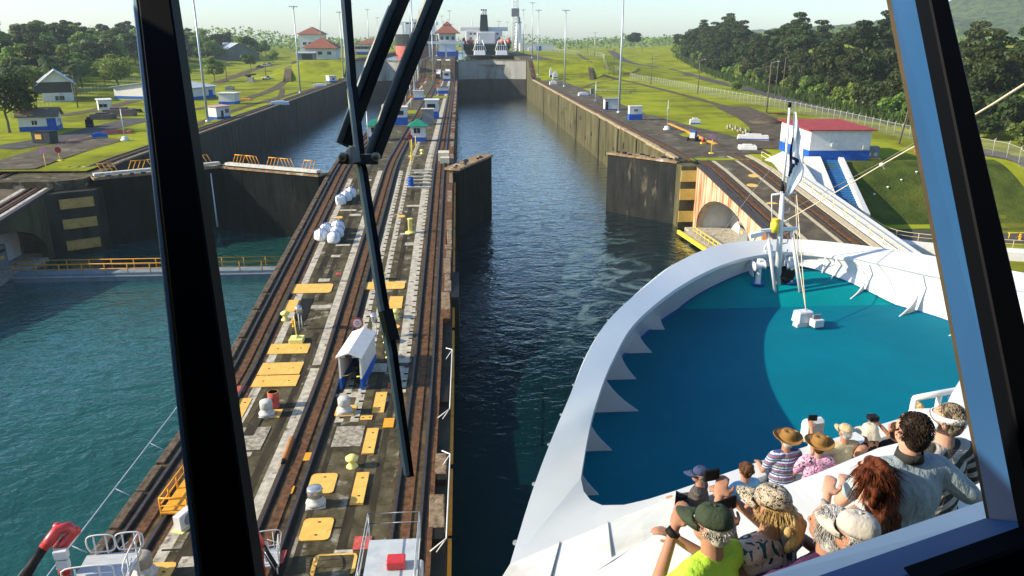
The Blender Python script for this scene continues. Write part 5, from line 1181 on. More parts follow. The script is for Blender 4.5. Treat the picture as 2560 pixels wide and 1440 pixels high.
plate([(912, 708), (1014, 705), (1011, 724), (909, 728)], 'long yellow plate across the right strip, furthest up the ramp', rim=True, holes=False)
plate([(713, 753), (751, 751), (734, 781), (699, 784)], 'nearly square yellow plate beside the sunken dark hatch', holes=False)
plate([(974, 743), (1008, 742), (1005, 772), (971, 774)], 'nearly square yellow plate half behind the wiper blade', holes=False)
plate([(680, 866), (777, 860), (769, 885), (666, 890)], 'rust chipped yellow plate below the square based sign post')
plate([(657, 912), (761, 907), (749, 936), (641, 941)], 'upper of two adjoining wide yellow plates')
plate([(641, 945), (751, 939), (739, 968), (627, 972)], 'lower of two adjoining wide yellow plates')
plate([(602, 1000), (631, 997), (603, 1048), (566, 1062)], 'slanting yellow plate cut by the dark window post')
plate([(940, 985), (968, 983), (960, 1033), (930, 1035)], 'narrow yellow plate just right of the white shelter mouth', th=.08)
plate([(902, 1043), (932, 1042), (930, 1053), (900, 1055)], 'smallest yellow plate below the narrow one by the shelter')
plate([(918, 1075), (947, 1074), (935, 1138), (904, 1139)], 'narrow yellow plate above the round yellow bollard', th=.08)
plate([(780, 1190), (845, 1188), (834, 1238), (766, 1240)], 'rounded yellow plate behind the silver topped capstan', rim=True)
plate([(893, 1189), (924, 1188), (908, 1264), (874, 1268)], 'narrow yellow plate right of the silver topped capstan', th=.12)
plate([(762, 1300), (836, 1296), (824, 1355), (745, 1358)], 'big rounded yellow plate with rusty corners nearest the bottom', rim=True)
plate([(640, 1030), (708, 1024), (700, 1046), (628, 1050)], 'yellow base plate under the left white capstan')
plate([(845, 1016), (895, 1014), (885, 1042), (833, 1044)], 'yellow framed base plate under the right white capstan', rim=True)
plate([(330, 1412), (436, 1408), (425, 1460), (310, 1462)], 'yellow base plate under the grey capstan at bottom left', rim=True)
plate([(790, 1392), (892, 1388), (888, 1440), (772, 1446)], 'yellow framed hatch beside the cage at the bottom edge', rim=True)
plate([(799, 1396), (882, 1393), (878, 1446), (783, 1450)], 'dirty concrete infill inside the yellow framed hatch', CONC, .045, None, 'hatch_infill', 'hatch', holes=False)
for (cx, cy_, r_, lab) in ((861, 1305, .42, 'round yellow cover right of the big rounded plate'), (851, 1344, .42, 'round yellow cover nearest the bottom edge'), (685, 833, .38, 'round yellow cover left of the square based sign post'), (848, 544, .42, 'round yellow cover beside the lower cluster of white sacks'), (1003, 541, .45, 'round yellow cover alone on the right strip of the ramp'), (1013, 488, .45, 'round yellow cover below the blue drum'), (989, 817, .36, 'round yellow cover behind the wiper clip')):
    p = onq(cx, cy_); b = MB(); b.lathe([(r_, .01), (r_, .04)], (0, 0, 0), 20); o = b.build('manhole_cover', YEL, None, loc=p); o.rotation_euler = (math.atan2(quay(p.y + .5) - quay(p.y - .5), 1), 0, 0); tag(o, lab, 'manhole cover', 'round yellow covers on the central wall')
for pxs, lab in (([(592, 968), (618, 966), (610, 983), (586, 985)], 'faded red plate beside the dark window post'), ([(887, 1348), (931, 1345), (925, 1378), (882, 1380)], 'striped faded red plate beside the cage at the bottom'), ([(672, 1380), (719, 1378), (706, 1415), (664, 1418)], 'faded red plate at the foot of the dark post, bottom edge'), ([(842, 684), (853, 684), (852, 690), (840, 690)], 'tiny red plate beside the return track'), ([(971, 960), (985, 960), (983, 972), (969, 972)], 'small red plate in the shadow of the white shelter'), ([(322, 1385), (352, 1383), (325, 1425), (298, 1428)], 'red plate by the white railed platform')):
    plate(pxs, lab, REDP, .03, 'red plates on the central wall')
for (cx, cy_, w_, h_, lab) in ((771, 1146, 28, 22, 'striped yellow slats crossing the return track'), (972, 1061, 26, 22, 'striped yellow slats beside the right tow track'), (728, 1230, 13, 18, 'single yellow slat in the return track')):
    plate(rect(cx, cy_, w_, h_, 4), lab, YELO, .05, 'yellow slats in the tracks', 'track_slat', 'slats', holes=False)
plate([(752, 748), (783, 747), (765, 803), (735, 805)], 'sunken dark hatch beside the square yellow plate', GREASE, .01, None, 'hatch', 'hatch', holes=False)
plate([(928, 912), (970, 909), (966, 932), (924, 934)], 'pale grey patch in the shadow of the white shelter', CONC_L, .01, None, 'concrete_patch', 'patch', holes=False)
plate([(842, 1068), (912, 1066), (903, 1120), (828, 1122)], 'pale rough concrete patch above the round bollard', mat('rough_pale_patch', (.12, .11, .085), (.40, .37, .30), scale=3, rough=.95, bump=.03), .008, None, 'concrete_patch', 'patch', holes=False)
plate([(600, 1075), (680, 1068), (652, 1125), (570, 1135)], 'pale rough concrete patch beside the dark post', bpy.data.materials['rough_pale_patch'], .008, None, 'concrete_patch', 'patch', holes=False)

CAPW = mat('chalky_grey_white', (.40, .40, .37), (.54, .54, .51), scale=4, rough=.6, c3=(.3, .27, .2), s3=2.5, t3=(.58, .7))
def capstan(px, py, label, s=1.0, topm=None, f=onq):
    p = f(px, py); t = thing('capstan', label, 'capstan', p, R(8), 'mooring capstans on the central wall')
    b = MB(); b.box((0, 0, 0), (1.45 * s, 1.3 * s, .2 * s)); b.build('base', CAPW, t, bevel=.04)
    b = MB(); b.lathe([(.70 * s, .2 * s), (.74 * s, .34 * s), (.70 * s, .46 * s), (.56 * s, .52 * s), (.52 * s, .62 * s), (.5 * s, .82 * s)], (0, 0, 0), 22); b.build('barrel_foot', CAPW, t)
    b = MB(); b.lathe([(.5 * s, .8 * s), (.57 * s, .86 * s), (.57 * s, 1.5 * s), (.53 * s, 1.57 * s), (.05, 1.6 * s)], (0, 0, 0), 22); b.build('drum_cap', topm or GALV, t); return t
SILV = mat('polished_steel', (.45, .46, .46), (.55, .56, .56), scale=3, rough=.25, metal=.7)
capstan(668, 1040, 'white capstan left of the return track beside the red drum', .72, CAPW); capstan(862, 1032, 'white capstan in front of the white shelter', .72, CAPW)
capstan(790, 1264, 'white capstan with polished silver top', .72, SILV); capstan(362, 1442, 'weathered grey capstan at the bottom left', .78, mat('weathered_grey', (.25, .23, .18), (.36, .33, .27), scale=4, rough=.8))
def drum(px, py, label, m_, top):
    p = onq(px, py); t = thing('drum', label, 'drum', p); b = MB(); b.lathe([(.3, 0), (.31, .03), (.3, .06), (.3, .3), (.315, .32), (.3, .34), (.3, .6), (.315, .62), (.3, .64), (.3, .9)], (0, 0, 0), 16); b.build('barrel', m_, t); b = MB(); b.lathe([(.3, .9), (.27, .91), (.27, .89)], (0, 0, 0), 16); b.build('lid', top, t); t.scale = (1.25, 1.25, 1.3); return t
drum(686, 1018, 'red drum with rusty orange lid behind the white capstan', REDP, YELO); drum(1027, 465, 'blue drum standing on the right strip of the ramp', BLUE, BLUE)
def bollard(px, py, label, s=1.0, f=onq):
    p = f(px, py); b = MB(); b.lathe([(.38 * s, 0), (.34 * s, .1 * s), (.2 * s, .22 * s), (.2 * s, .42 * s), (.36 * s, .52 * s), (.38 * s, .66 * s), (.2 * s, .8 * s), (.02, .82 * s)], (0, 0, 0), 16)
    return tag(b.build('bollard', PALEB, None, loc=p), label, 'bollard', 'pale yellow mooring bollards')
PALEB = mat('pale_bollard_yellow', (.78, .72, .25), (.66, .6, .2), scale=4, rough=.5)
bollard(714, 800, 'yellow bollard beside the orange hydrant'); bollard(881, 1168, 'round yellow bollard alone between the tracks, near the bottom'); bollard(989, 795, 'yellow bollard partly behind the wiper clip'); bollard(958, 699, 'yellow bollard behind the wiper blade, above the long plate', .8); bollard(968, 858, 'yellow bollard right of the white shelter'); bollard(973, 895, 'pale bollard in the shelter shadow', .8); bollard(1055, 385, 'yellow bollard at the top of the ramp beside the right kiosk', .9)
p = onq(1026, 582); t = thing('bollard_post', 'tall pale yellow mooring post with round foot on the ramp', 'post', p); b = MB(); b.lathe([(.24, 0), (.24, 1.5), (.3, 1.55), (.3, 1.62)], (0, 0, 0), 14); b.build('post', PALEB, t); b = MB(); b.lathe([(.6, 0), (.55, .12), (.3, .2)], (0, 0, 0), 16); b.build('foot', PALEB, t)
# white shelter box
p0, p1 = onq(850, 978), onq(908, 976); W_ = (p1 - p0).length * .98; t = thing('shelter', 'white gabled shelter box with blue lower band, open towards us', 'shelter', ((p0.x + p1.x) / 2, p0.y, p0.z), R(-6))
L_, H_ = 4.7, 2.6; bw = .95
b = MB()
for x in (-W_ / 2 + .06, W_ / 2 - .06): b.box((x, L_ / 2, bw), (.12, L_, H_ - bw))
b.box((0, L_ - .06, bw), (W_ - .26, .11, H_ - bw)); b.build('wall', WHITE, t)
b = MB()
for x in (-W_ / 2 + .06, W_ / 2 - .06): b.box((x, L_ / 2, .02), (.14, L_ + .02, bw - .02))
b.box((0, L_ - .06, .02), (W_ - .26, .12, bw - .02)); b.build('blue_band', BLUE, t)
b = MB(); e_ = .14
for s_ in (-1, 1):
    q = [Vector((s_ * (W_ / 2 + e_), -.2, H_ - .02)), Vector((0, -.2, H_ + .34)), Vector((0, L_ + .15, H_ + .34)), Vector((s_ * (W_ / 2 + e_), L_ + .15, H_ - .02))]
    if s_ > 0: q = q[::-1]
    b.add(q + [v + Vector((0, 0, .09)) for v in q], [(0, 1, 2, 3), (7, 6, 5, 4), (4, 5, 1, 0), (5, 6, 2, 1), (6, 7, 3, 2), (7, 4, 0, 3)])
b.build('roof', WHITE, t); b = MB(); b.box((0, .04, H_ - .02), (W_, .1, .12), top=(W_ * .3, .1)); b.box((0, -.2, H_ + .06), (.5, .03, .16), mi=1); b.build('gable', [WHITE, DARK], t)
b = MB(); b.tube([(-W_ / 2 + .14, .1, 1.1), (-W_ / 2 + .5, .5, 1.0), (-.1, 1.8, .8)], .035, 5); b.tube([(W_ / 2 - .12, .1, 1.1), (W_ / 2 - .4, .15, 1.05)], .05, 5); b.build('barrier_rope', YELB, t)
b = MB(); b.box((0, -.55, 0), (W_ + .3, 1.1, .07)); b.build('step_slab', CONC_L, t)
# signs on yellow stands
def roundsign(px, py, H, label, m_, f=onq, r=.42, stand=YELB, octa=False, text=None):
    p = f(px, py); t = thing('stop_sign', label, 'sign', p, 0, 'round signs on yellow stands')
    b = MB(); b.tube([(0, 0, .1), (0, 0, H)], .05, 6); b.build('post', stand, t); b = MB(); b.box((0, 0, 0), (.75, .75, .14), top=(.6, .6)); b.build('foot', stand, t)
    b = MB(); n_ = 8 if octa else 20; b.lathe([(r, -.02), (r, .02)], (0, -.06, H), n_, rot=Matrix.Rotation(R(90), 3, 'X') @ Matrix.Rotation(R(22.5), 3, 'Z'), smooth=False); b.build('sign_face', m_, t)
    if octa:
        b = MB(); b.lathe([(r * .72, -.03), (r * .72, .03)], (0, -.06, H), 8, rot=Matrix.Rotation(R(90), 3, 'X') @ Matrix.Rotation(R(22.5), 3, 'Z'), smooth=False); b.build('sign_centre', m_ if False else WHITE, t)
        b = MB()
        for z in (-.14, .02, .16): b.box((0, -.1, H + z - .03), (.42 - abs(z), .02, .06))
        b.build('lettering', REDP, t)
    return t
PINK = mat('faded_pink_sign', (.5, .28, .36), (.42, .2, .3), scale=6, rough=.6); MAROON = mat('maroon_sign', (.22, .03, .04), rough=.5)
roundsign(897, 858, 1.75, 'red and white octagonal sign behind the white shelter', REDP, r=.5, octa=True)
roundsign(1027, 392, 3.0, 'maroon round sign on yellow post below the right green kiosk', MAROON); roundsign(929, 393, 2.0, 'maroon round sign beside the wiper bracket', MAROON)
roundsign(117, 429, 2.9, 'pink round sign on tall yellow stand on the left ramp', PINK, ongz if False else onq, .5); roundsign(150, 402, 1.6, 'dark red round sign on low yellow foot on the left ramp', MAROON, onq, .45)
roundsign(1778, 384, 2.6, 'faded purple round sign on yellow stand on the right apron', PINK, onq, .45)
p = onq(743, 855); t = thing('sign_post', 'yellow post on square yellow concrete base beside the return track', 'post', p); b = MB(); b.box((0, 0, 0), (1.1, 1.1, .4)); b.lathe([(.3, .4), (.12, .62)], (0, 0, 0), 12); b.build('base', PALEB, t, bevel=.04); b = MB(); b.tube([(0, 0, .5), (-.1, .1, 2.2)], .05, 6); b.build('post', PALEB, t)
for px, py, lab in ((752, 826, 'silver cylinder lamp on twin posts behind the orange hydrant'), (938, 846, 'silver cylinder lamp on twin posts right of the octagonal sign')):
    p = onq(px, py); t = thing('floodlight', lab, 'floodlight', p, 0, 'silver cylinder lamps'); b = MB(); b.tube([(-.08, 0, 0), (-.1, 0, 1.5)], .04, 5); b.tube([(.12, .1, 0), (.1, .1, 1.5)], .04, 5); b.build('post', WHITE, t); b = MB(); b.lathe([(.22, -.42), (.26, -.4), (.26, .4), (.1, .44)], (0, 0, 1.8), 14, rot=Matrix.Rotation(R(35), 3, 'X')); b.build('housing', SILV, t)
# sacks
SACK = mat('white_woven_sack', (.62, .64, .66), (.74, .76, .78), scale=3, rough=.8, bump=.02); STRAP = mat('blue_strap', (.05, .12, .36), rough=.7)
def sack(px, py, label, seed, s=1.0, group='white bulk sacks on the ramp'):
    p = onq(px, py); r_ = random.Random(seed); t = thing('bulk_sack', label, 'sack', p, r_.uniform(0, 3), group); b = MB(); rings = []
    for z, k in ((0, .82), (.08, .95), (.35, 1.04), (.7, 1.05), (.98, .92), (1.12, .6), (1.2, .25), (1.32, .3)):
        rings.append([(k * .62 * (abs(math.cos(a)) ** .6) * (1 if math.cos(a) > 0 else -1) * r_.uniform(.94, 1.05), k * .62 * (abs(math.sin(a)) ** .6) * (1 if math.sin(a) > 0 else -1) * r_.uniform(.94, 1.05), z) for a in [2 * math.pi * i / 20 for i in range(20)]])
    for r__ in rings: r__.append(r__[0])
    b.grid(rings, 0, True); b.build('bag', SACK, t)
    b = MB()
    for a in (.78, 2.35, 3.92, 5.5): c, s_ = math.cos(a), math.sin(a); b.tube([(c * .74, s_ * .74, .5), (c * .78, s_ * .78, .9), (c * .5, s_ * .5, 1.2), (c * .15, s_ * .15, 1.3)], .035, 4)
    b.build('strap', STRAP, t); t.scale = (s, s, s); return t
for k, (px, py, lab) in enumerate(((803, 600, 'lower cluster sack, leftmost and near the tow track'), (817, 586, 'lower cluster sack with a yellow patch, second from left'), (835, 606, 'lower cluster sack lowest on the ramp'), (844, 592, 'lower cluster sack on the right, between two others'), (846, 578, 'lower cluster sack at the top right'), (853, 511, 'upper cluster sack nearest to us'), (866, 502, 'upper cluster sack in the middle'), (877, 493, 'upper cluster sack furthest up the ramp'))):
    sack(px, py, lab, k, .98)
# rusty pipe, air conditioner, orange platform
b = MB(); a, c = onq(711, 1160), onq(731, 1105); b.tube([a + Vector((0, 0, .25)), c + Vector((0, 0, .25))], .17, 10); b.tube([a + Vector((0, 0, .25)), a + (a - c).normalized() * .35 + Vector((0, 0, .25))], .13, 10, 1); tag(b.build('rusty_pipe', [mat('orange_rust', (.30, .12, .04), (.40, .18, .06), scale=5, rough=.9), BLACK]), 'rusty orange pipe lying in the return track', 'pipe')
p = onq(463, 1318); t = thing('air_conditioner', 'white outdoor air conditioner unit beside the orange platform', 'air conditioner', p, R(-20)); b = MB(); b.box((0, 0, .1), (.45, 1.05, .85)); b.build('housing', WHITE, t, bevel=.03); b = MB(); b.lathe([(.32, 0), (.32, .03)], (.23, .08, .52), 16, rot=Matrix.Rotation(R(90), 3, 'Y')); b.build('fan_grille', GREYP, t); b = MB(); b.box((0, 0, 0), (.7, 1.3, .1)); b.build('foot', PALEB, t)
p = onq(405, 1295); t = thing('railed_platform', 'orange yellow railed platform half hidden by the dark post', 'platform', p, R(-3)); b = MB(); b.box((.7, 1.6, .3), (1.4, 3.4, .1)); b.build('deck', YELO, t)
b = MB()
for z in (.75, 1.2): b.tube([(0, 0, z), (1.4, 0, z)], .05, 5); b.tube([(0, 0, z), (0, 3.3, z)], .05, 5)
for q in ((0, 0), (1.4, 0), (0, 1.1), (0, 2.2), (0, 3.3)): b.tube([(*q, 0), (*q, 1.2)], .055, 5)
b.build('railing', YELO, t)
# fire monitors on white railed platforms
def monitor(px, py, label, z, rz=0.0, s=1.0):
    p = onz(px, py, z); t = thing('fire_monitor', label, 'fire monitor', p, rz); zz = Z0 - z
    b = MB(); b.lathe([(.2, zz), (.2, .1)], (-1.15, .1, 0), 12); b.lathe([(.28, .0), (.24, .25), (.2, .75)], (-1.15, .1, 0), 14); b.build('riser', RED, t)
    b = MB(); b.tube([(-1.15, .1, .7), (-1.15, .1, 1.25), (-.85, .25, 1.55), (-.6, .35, 1.75), (-.75, .35, 2.05), (-1.15, .2, 2.05), (-1.35, 0, 1.8), (-1.65, -.25, 1.5)], [.26, .27, .26, .25, .25, .24, .25, .2], 12); b.ell((-1.2, .35, 2.1), (.2, .2, .2)); b.ell((-.55, .45, 1.75), (.2, .22, .22)); b.build('swivel', RED, t)
    b = MB(); b.tube([(-1.62, -.22, 1.52), (-1.95, -.6, 1.1), (-2.3, -1.0, .6)], [.19, .2, .24], 12); b.tube([(-1.8, -.2, 1.5), (-2.55, -1.0, .65)], .03, 5, 1); b.tube([(-1.7, -.55, 1.3), (-2.35, -1.2, .55)], .03, 5, 1); b.build('barrel', [BLACK, SILV], t)
    b = MB(); b.box((-.95, -.35, 1.0), (.55, .3, .42)); b.box((-.95, -.35, .5), (.5, .28, .42)); b.build('control_box', WHITE, t, bevel=.03)
    b = MB(); b.box((.55, 0, -.12), (2.3, 2.2, .12)); b.build('platform', mat('ribbed_grey_deck', (.30, .33, .36), (.48, .52, .55), scale=2.5, rough=.6, stretch=(.4, 7, 1)), t)
    for q, dx in (((-.6, -1.1), 1.7), ((1.7, -1.1), 0), ((-.4, 1.1), .9), ((.8, 1.1), .9)):
        b = MB()
        if dx: w2 = dx; loop = [Vector((q[0], q[1], .15)), Vector((q[0] - .12, q[1], .5)), Vector((q[0], q[1], .95)), Vector((q[0] + w2, q[1], .95)), Vector((q[0] + w2 + .15, q[1], .55)), Vector((q[0] + w2, q[1], .15))]
        else: w2 = 2.1; loop = [Vector((q[0], q[1], .15)), Vector((q[0], q[1] - .12, .5)), Vector((q[0], q[1], .95)), Vector((q[0], q[1] + w2, .95)), Vector((q[0], q[1] + w2 + .15, .55)), Vector((q[0], q[1] + w2, .15))]
        b.tube(spline(loop + [loop[0]], 30), .035, 6)
        for u in (.22, .78):
            v_ = Vector((q[0] + (w2 * u if dx else 0), q[1] + (0 if dx else w2 * u), -.05)); b.tube([v_, v_ + Vector((0, 0, 1.0))], .04, 6)
        b.tube([loop[0] + Vector((0, 0, .05)), lerp(loop[0], loop[3], .45)], .025, 5)
        b.build('railing', WHITE, t)
    b = MB()
    for x in (-.4, 1.5):
        for y in (-.9, .9): b.tube([(x, y, zz), (x, y, -.1)], .07, 6)
    b.build('leg', WHITE, t); t.scale = (s, s, 1); return t
monitor(232, 1425, 'red fire monitor with black barrel and white railed platform at bottom left', 4.6, R(6))
monitor(662, 1405, 'red fire monitor half hidden behind the dark window post', 3.2, R(100), .6)
# handrails over the water edges
GR = 'thin grey handrails over the water'
t = thing('edge_railing', 'thin grey handrail leaning out over the left water edge', 'railing', (XA, 40, Z0), 0, GR); b = MB(); b.tube([(XA - .9, y, quay(y) + .55) for y in range(29, 53, 2)], .035, 5); b.build('rail', GALV, t, True)
for y in (29, 33, 38, 43, 48, 52): b = MB(); b.tube([(XA - .9, y, quay(y) + .55), (XA + .1, y, quay(y) - .1)], .03, 5); b.build('bracket', GALV, t, True)
for y0, y1, lab in ((32, 41, 'thin white handrail on the right edge, nearer of two'), (46, 56, 'thin white handrail on the right edge, further of two')):
    b = MB(); x = XB + .15; b.tube([(x - .9, y0, Z0 + .1), (x - .1, y0 + .3, Z0 + .6), (x, y1 - .6, quay(y1) + .6), (x - .5, y1, quay(y1) + .5)], .04, 5); b.tube([(x - .6, y0 + .2, Z0 - .1), (x - .1, y0 + .3, Z0 + .6)], .03, 5); b.tube([(x, y1 - .6, quay(y1) + .6), (x - .5, y1 - .8, quay(y1) - .1)], .03, 5); tag(b.build('edge_railing', WHITE), lab, 'railing', GR)
r_ = random.Random(4); y = 22.0; k = 0
while y < 100:
    L = r_.uniform(3, 6.5); b = MB(); b.bar((XB + .16, y, quay(y) - 1.0), (XB + .16, y + L, quay(y + L) - 1.0), .2, .3); tag(b.build('fender_beam', YELO), 'yellow fender beam along the water side of the central wall edge', 'fender', 'yellow fender beams'); y += L + r_.uniform(.3, 1.2)
b = MB(); b.box((XB + .3, 70, -1), (.7, 8, 5.4)); tag(b.build('fender_panel', BLACK), 'dark rubber fender panel on the central wall below the open gate', 'fender')
for y in (24, 34.5, 40, 50): b = MB(); b.box((XB - .55, y, Z0 - .45), (.9, 2.6, .4)); tag(b.build('wall_pocket', GREASE), 'dark gap in the broken right edge of the central wall', 'gap', 'dark gaps in the broken edge')
# tow locomotive near the bottom: grey roof inside a wire cage
def loco(loc, rz, label, cage=False):
    t = thing('tow_locomotive', label, 'locomotive', loc, rz, 'tow locomotives on the central wall')
    b = MB(); b.box((0, 0, .5), (2.3, 8.5, 1.0)); b.build('body', GALV, t, bevel=.08); b = MB(); b.box((0, 2.4, 1.5), (2.1, 2.4, 1.5), top=(1.9, 2.0)); b.box((0, -2.4, 1.5), (2.1, 2.4, 1.5), top=(1.9, 2.0)); b.build('cab', mat('pale_grey_paint', (.42, .45, .46), (.5, .53, .54), scale=1, rough=.4), t, bevel=.08)
    b = MB()
    for y in (2.4, -2.4):
        for x in (-1.03, 1.03): b.box((x, y, 2.1), (.06, 1.6, .6))
        b.box((0, y - 1.12, 2.1), (1.4, .1, .6)); b.box((0, y + 1.12, 2.1), (1.4, .1, .6))
    b.build('window', GLASSD, t); b = MB(); b.lathe([(.5, -.5), (.5, .5)], (0, 0, 1.9), 14, rot=Matrix.Rotation(R(90), 3, 'Y')); b.build('winch_drum', BLACK, t)
    for x in (-.8, .8):
        for y in (-3, -1.2, 1.2, 3): b = MB(); b.lathe([(.42, -.08), (.42, .08)], (x, y, .44), 14, rot=Matrix.Rotation(R(90), 3, 'Y')); b.build('wheel', RAIL, t)
    if cage:
        b = MB(); H2 = 3.1
        for z in (3.9, 4.4):
            b.tube([(-1.1, -3.6, z), (1.1, -3.6, z), (1.1, 3.6, z), (-1.1, 3.6, z)], .03, 4, closed=True)
        for q in ((-1.1, -3.6), (1.1, -3.6), (1.1, 3.6), (-1.1, 3.6), (1.1, 0), (-1.1, 0)): b.tube([(*q, 2.9), (*q, 4.4)], .03, 4)
        b.build('cage', GALV, t); b = MB(); b.box((0, 0, 3.0), (2.2, 7, .12)); b.build('roof', mat('grey_blue_roof', (.33, .38, .42), (.42, .47, .5), scale=2, rough=.5), t); b = MB(); b.box((.2, 1.7, 3.12), (.75, .6, .4)); b.build('roof_box', RED, t, bevel=.04)
    return t
loco((-3.25, 25.2, Z0 + .15), 0, 'tow locomotive with wire cage and red box on its grey roof, bottom edge', True)
q = onq(1016, 300); loco((-16.8, q.y + 6, Z1 + .15), 0, 'silver tow locomotive at the left edge behind the wiper arms')
# kiosks, booths and cabinets at the top of the ramp
def kiosk(px, py, label, w=2.6, h=2.7):
    p = onq(px, py); t = thing('kiosk', label, 'kiosk', p, 0, 'green roofed kiosks'); b = MB(); b.box((0, 0, .75), (w, w, h - .75)); b.build('wall', WHITE, t); b = MB(); b.box((0, 0, 0), (w + .04, w + .04, .76)); b.build('painted_base', BLUE, t)
    b = MB(); b.lathe([(w * 1.02, h - .1), (w * 1.02, h), (.02, h + 1.15)], (0, 0, 0), 4, rot=Matrix.Rotation(R(45), 3, 'Z'), smooth=False); b.build('roof', GREEN, t)
    b = MB(); b.box((-.2, -w / 2 - .03, 1.5), (1.1, .06, .85)); b.build('window', GLASSD, t); b = MB(); b.box((-.2, -w / 2 - .08, 1.5), (.07, .05, .85)); b.build('frame', WHITE, t)
    b = MB(); b.box((w / 2 + .03, 0, 1.5), (.06, 1.2, .85)); b.build('window', GLASSD, t); return t
kiosk(1047, 352, 'green roofed kiosk in the middle of the central wall at the ramp top'); kiosk(942, 350, 'green roofed kiosk at the left edge behind the wiper')
def cab(px, py, w, d, h, label, base=.9, m_=None, roof=WHITE, win=True, cat='booth', f=onq):
    p = f(px, py); t = thing('control_booth', label, cat, (p.x, p.y + d / 2, p.z), 0, None); b = MB(); b.box((0, 0, base), (w, d, h - base)); b.build('wall', m_ or WHITE, t)
    if base: b = MB(); b.box((0, 0, 0), (w + .04, d + .04, base + .01)); b.build('painted_base', BLUE, t)
    b = MB(); b.box((0, 0, h), (w + .4, d + .4, .14)); b.build('roof', roof, t)
    if win: b = MB(); b.box((-.1, -d / 2 - .03, h * .58), (w * .6, .06, h * .24)); b.build('window', GLASSD, t)
    return t
cab(1001, 313, 2.8, 3, 3.6, 'tall blue based booth seen between the wiper arms', 1.6); cab(1080, 298, 3.0, 4, 4.1, 'largest blue and white booth with overhanging white roof on the central wall', 1.7)
cab(1070, 312, 2.4, 1.2, 3.2, 'grey electrical cabinet in front of the largest central booth', 0, GREYP, WHITE, False, 'cabinet'); cab(1106, 235, 4.0, 2.5, 2.2, 'low blue and white box with dark top on the central wall', 1.1, WHITE, DARK, False, 'box'); cab(1117, 203, 3.2, 3, 4.0, 'small white hut at the foot of the central far ramp', 1.0); cab(1046, 250, 3, 2, 2.6, 'white and pale blue machine box beside the central lamp post', .7, WHITE, WHITE, False, 'box')
for px, lab in ((1096, 'white narrow stair panel on the central far ramp, left of two'), (1119, 'white narrow stair panel on the central far ramp, right of two')):
    p = onq(px, 186); b = MB(); b.bar((p.x, 352, Z1 + .2), (p.x, 378, Z2 + .25), 2.0, .3); b.box((p.x, 350.5, Z1), (2.0, 1.5, 2.6), mi=1); tag(b.build('inclined_stair', [WHITE, DARK]), lab, 'stair')
SGN = mat('orange_sign_face', (.75, .24, .02), (.65, .2, .02), scale=3, rough=.5)
for k, (px, py, pb) in enumerate(((1005, 268, 305), (1028, 245, 276), (1058, 283, 305), (1074, 256, 283), (1043, 227, 240), (1056, 213, 232), (1095, 218, 240), (1101, 205, 220), (1066, 201, 215), (1082, 192, 204), (1088, 185, 197), (1108, 190, 200))):
    p = onq(px, pb); s_ = (pb - py) * (p.y * .95 + 5.3) / 1916 / .95; t = thing('number_sign', 'small orange plate sign on a thin post along the central wall', 'sign', p, 0, 'orange plate signs along the central wall'); b = MB(); b.tube([(0, 0, 0), (0, 0, s_ + .6)], .09, 5); b.build('post', GALV, t); b = MB(); b.box((0, -.1, s_ - .35), (1.5, .06, .75)); b.build('sign_plate', SGN, t)
for px, py, pb in ((921, 285, 360), (1026, 210, 245), (1015, 225, 262)):
    p = onq(px, pb); b = MB(); b.tube([(0, 0, 0), (0, 0, (pb - py) * (p.y * .95 + 5.3) / 1916 / .95)], .1, 6); tag(b.build('thin_pole', GALV, None, loc=p), 'plain thin steel pole along the central wall', 'pole', 'plain thin poles on the central wall')
for px, pb, n_ in ((1031, 402, 3.2), (1040, 378, 2.4), (1028, 420, 2.2)): p = onq(px, pb); b = MB(); b.tube([(0, 0, 0), (0, 0, n_)], .07, 6); tag(b.build('marker_pole', YELB, None, loc=p), 'thin yellow marker pole on the steps below the right kiosk', 'pole', 'yellow marker poles')
for px, py, wd in ((1104, 243, 7), (1058, 240, 6), (1029, 280, 4)):
    p = onq(px, py); b = MB(); b.box((p.x, p.y, Z1 + .004), (wd * .8, 9, .03)); tag(b.build('grass_patch', GRASS), 'bright grass patch on the central wall', 'grass', 'grass patches on the central wall')
p = onq(1052, 395); 
b = MB()
for k in range(6): b.box((-5.6, 107.5 - k * 1.6, quay(107.5 - k * 1.6)), (3.0, .5, .18))
tag(b.build('concrete_step', CONC_L), 'pale concrete steps at the top of the central ramp', 'steps')
p = onq(1113, 401); b = MB(); b.box((p.x - .2, p.y, p.z), (1.6, 2.6, 1.3)); b.box((p.x, p.y - 2.2, p.z), (1.3, 1.6, .8)); tag(b.build('concrete_block', mat('cream_block', (.6, .55, .42), (.5, .45, .34), scale=2)), 'cream concrete block on the right edge by the open gate', 'block')  # cream concrete, mottled between two tones
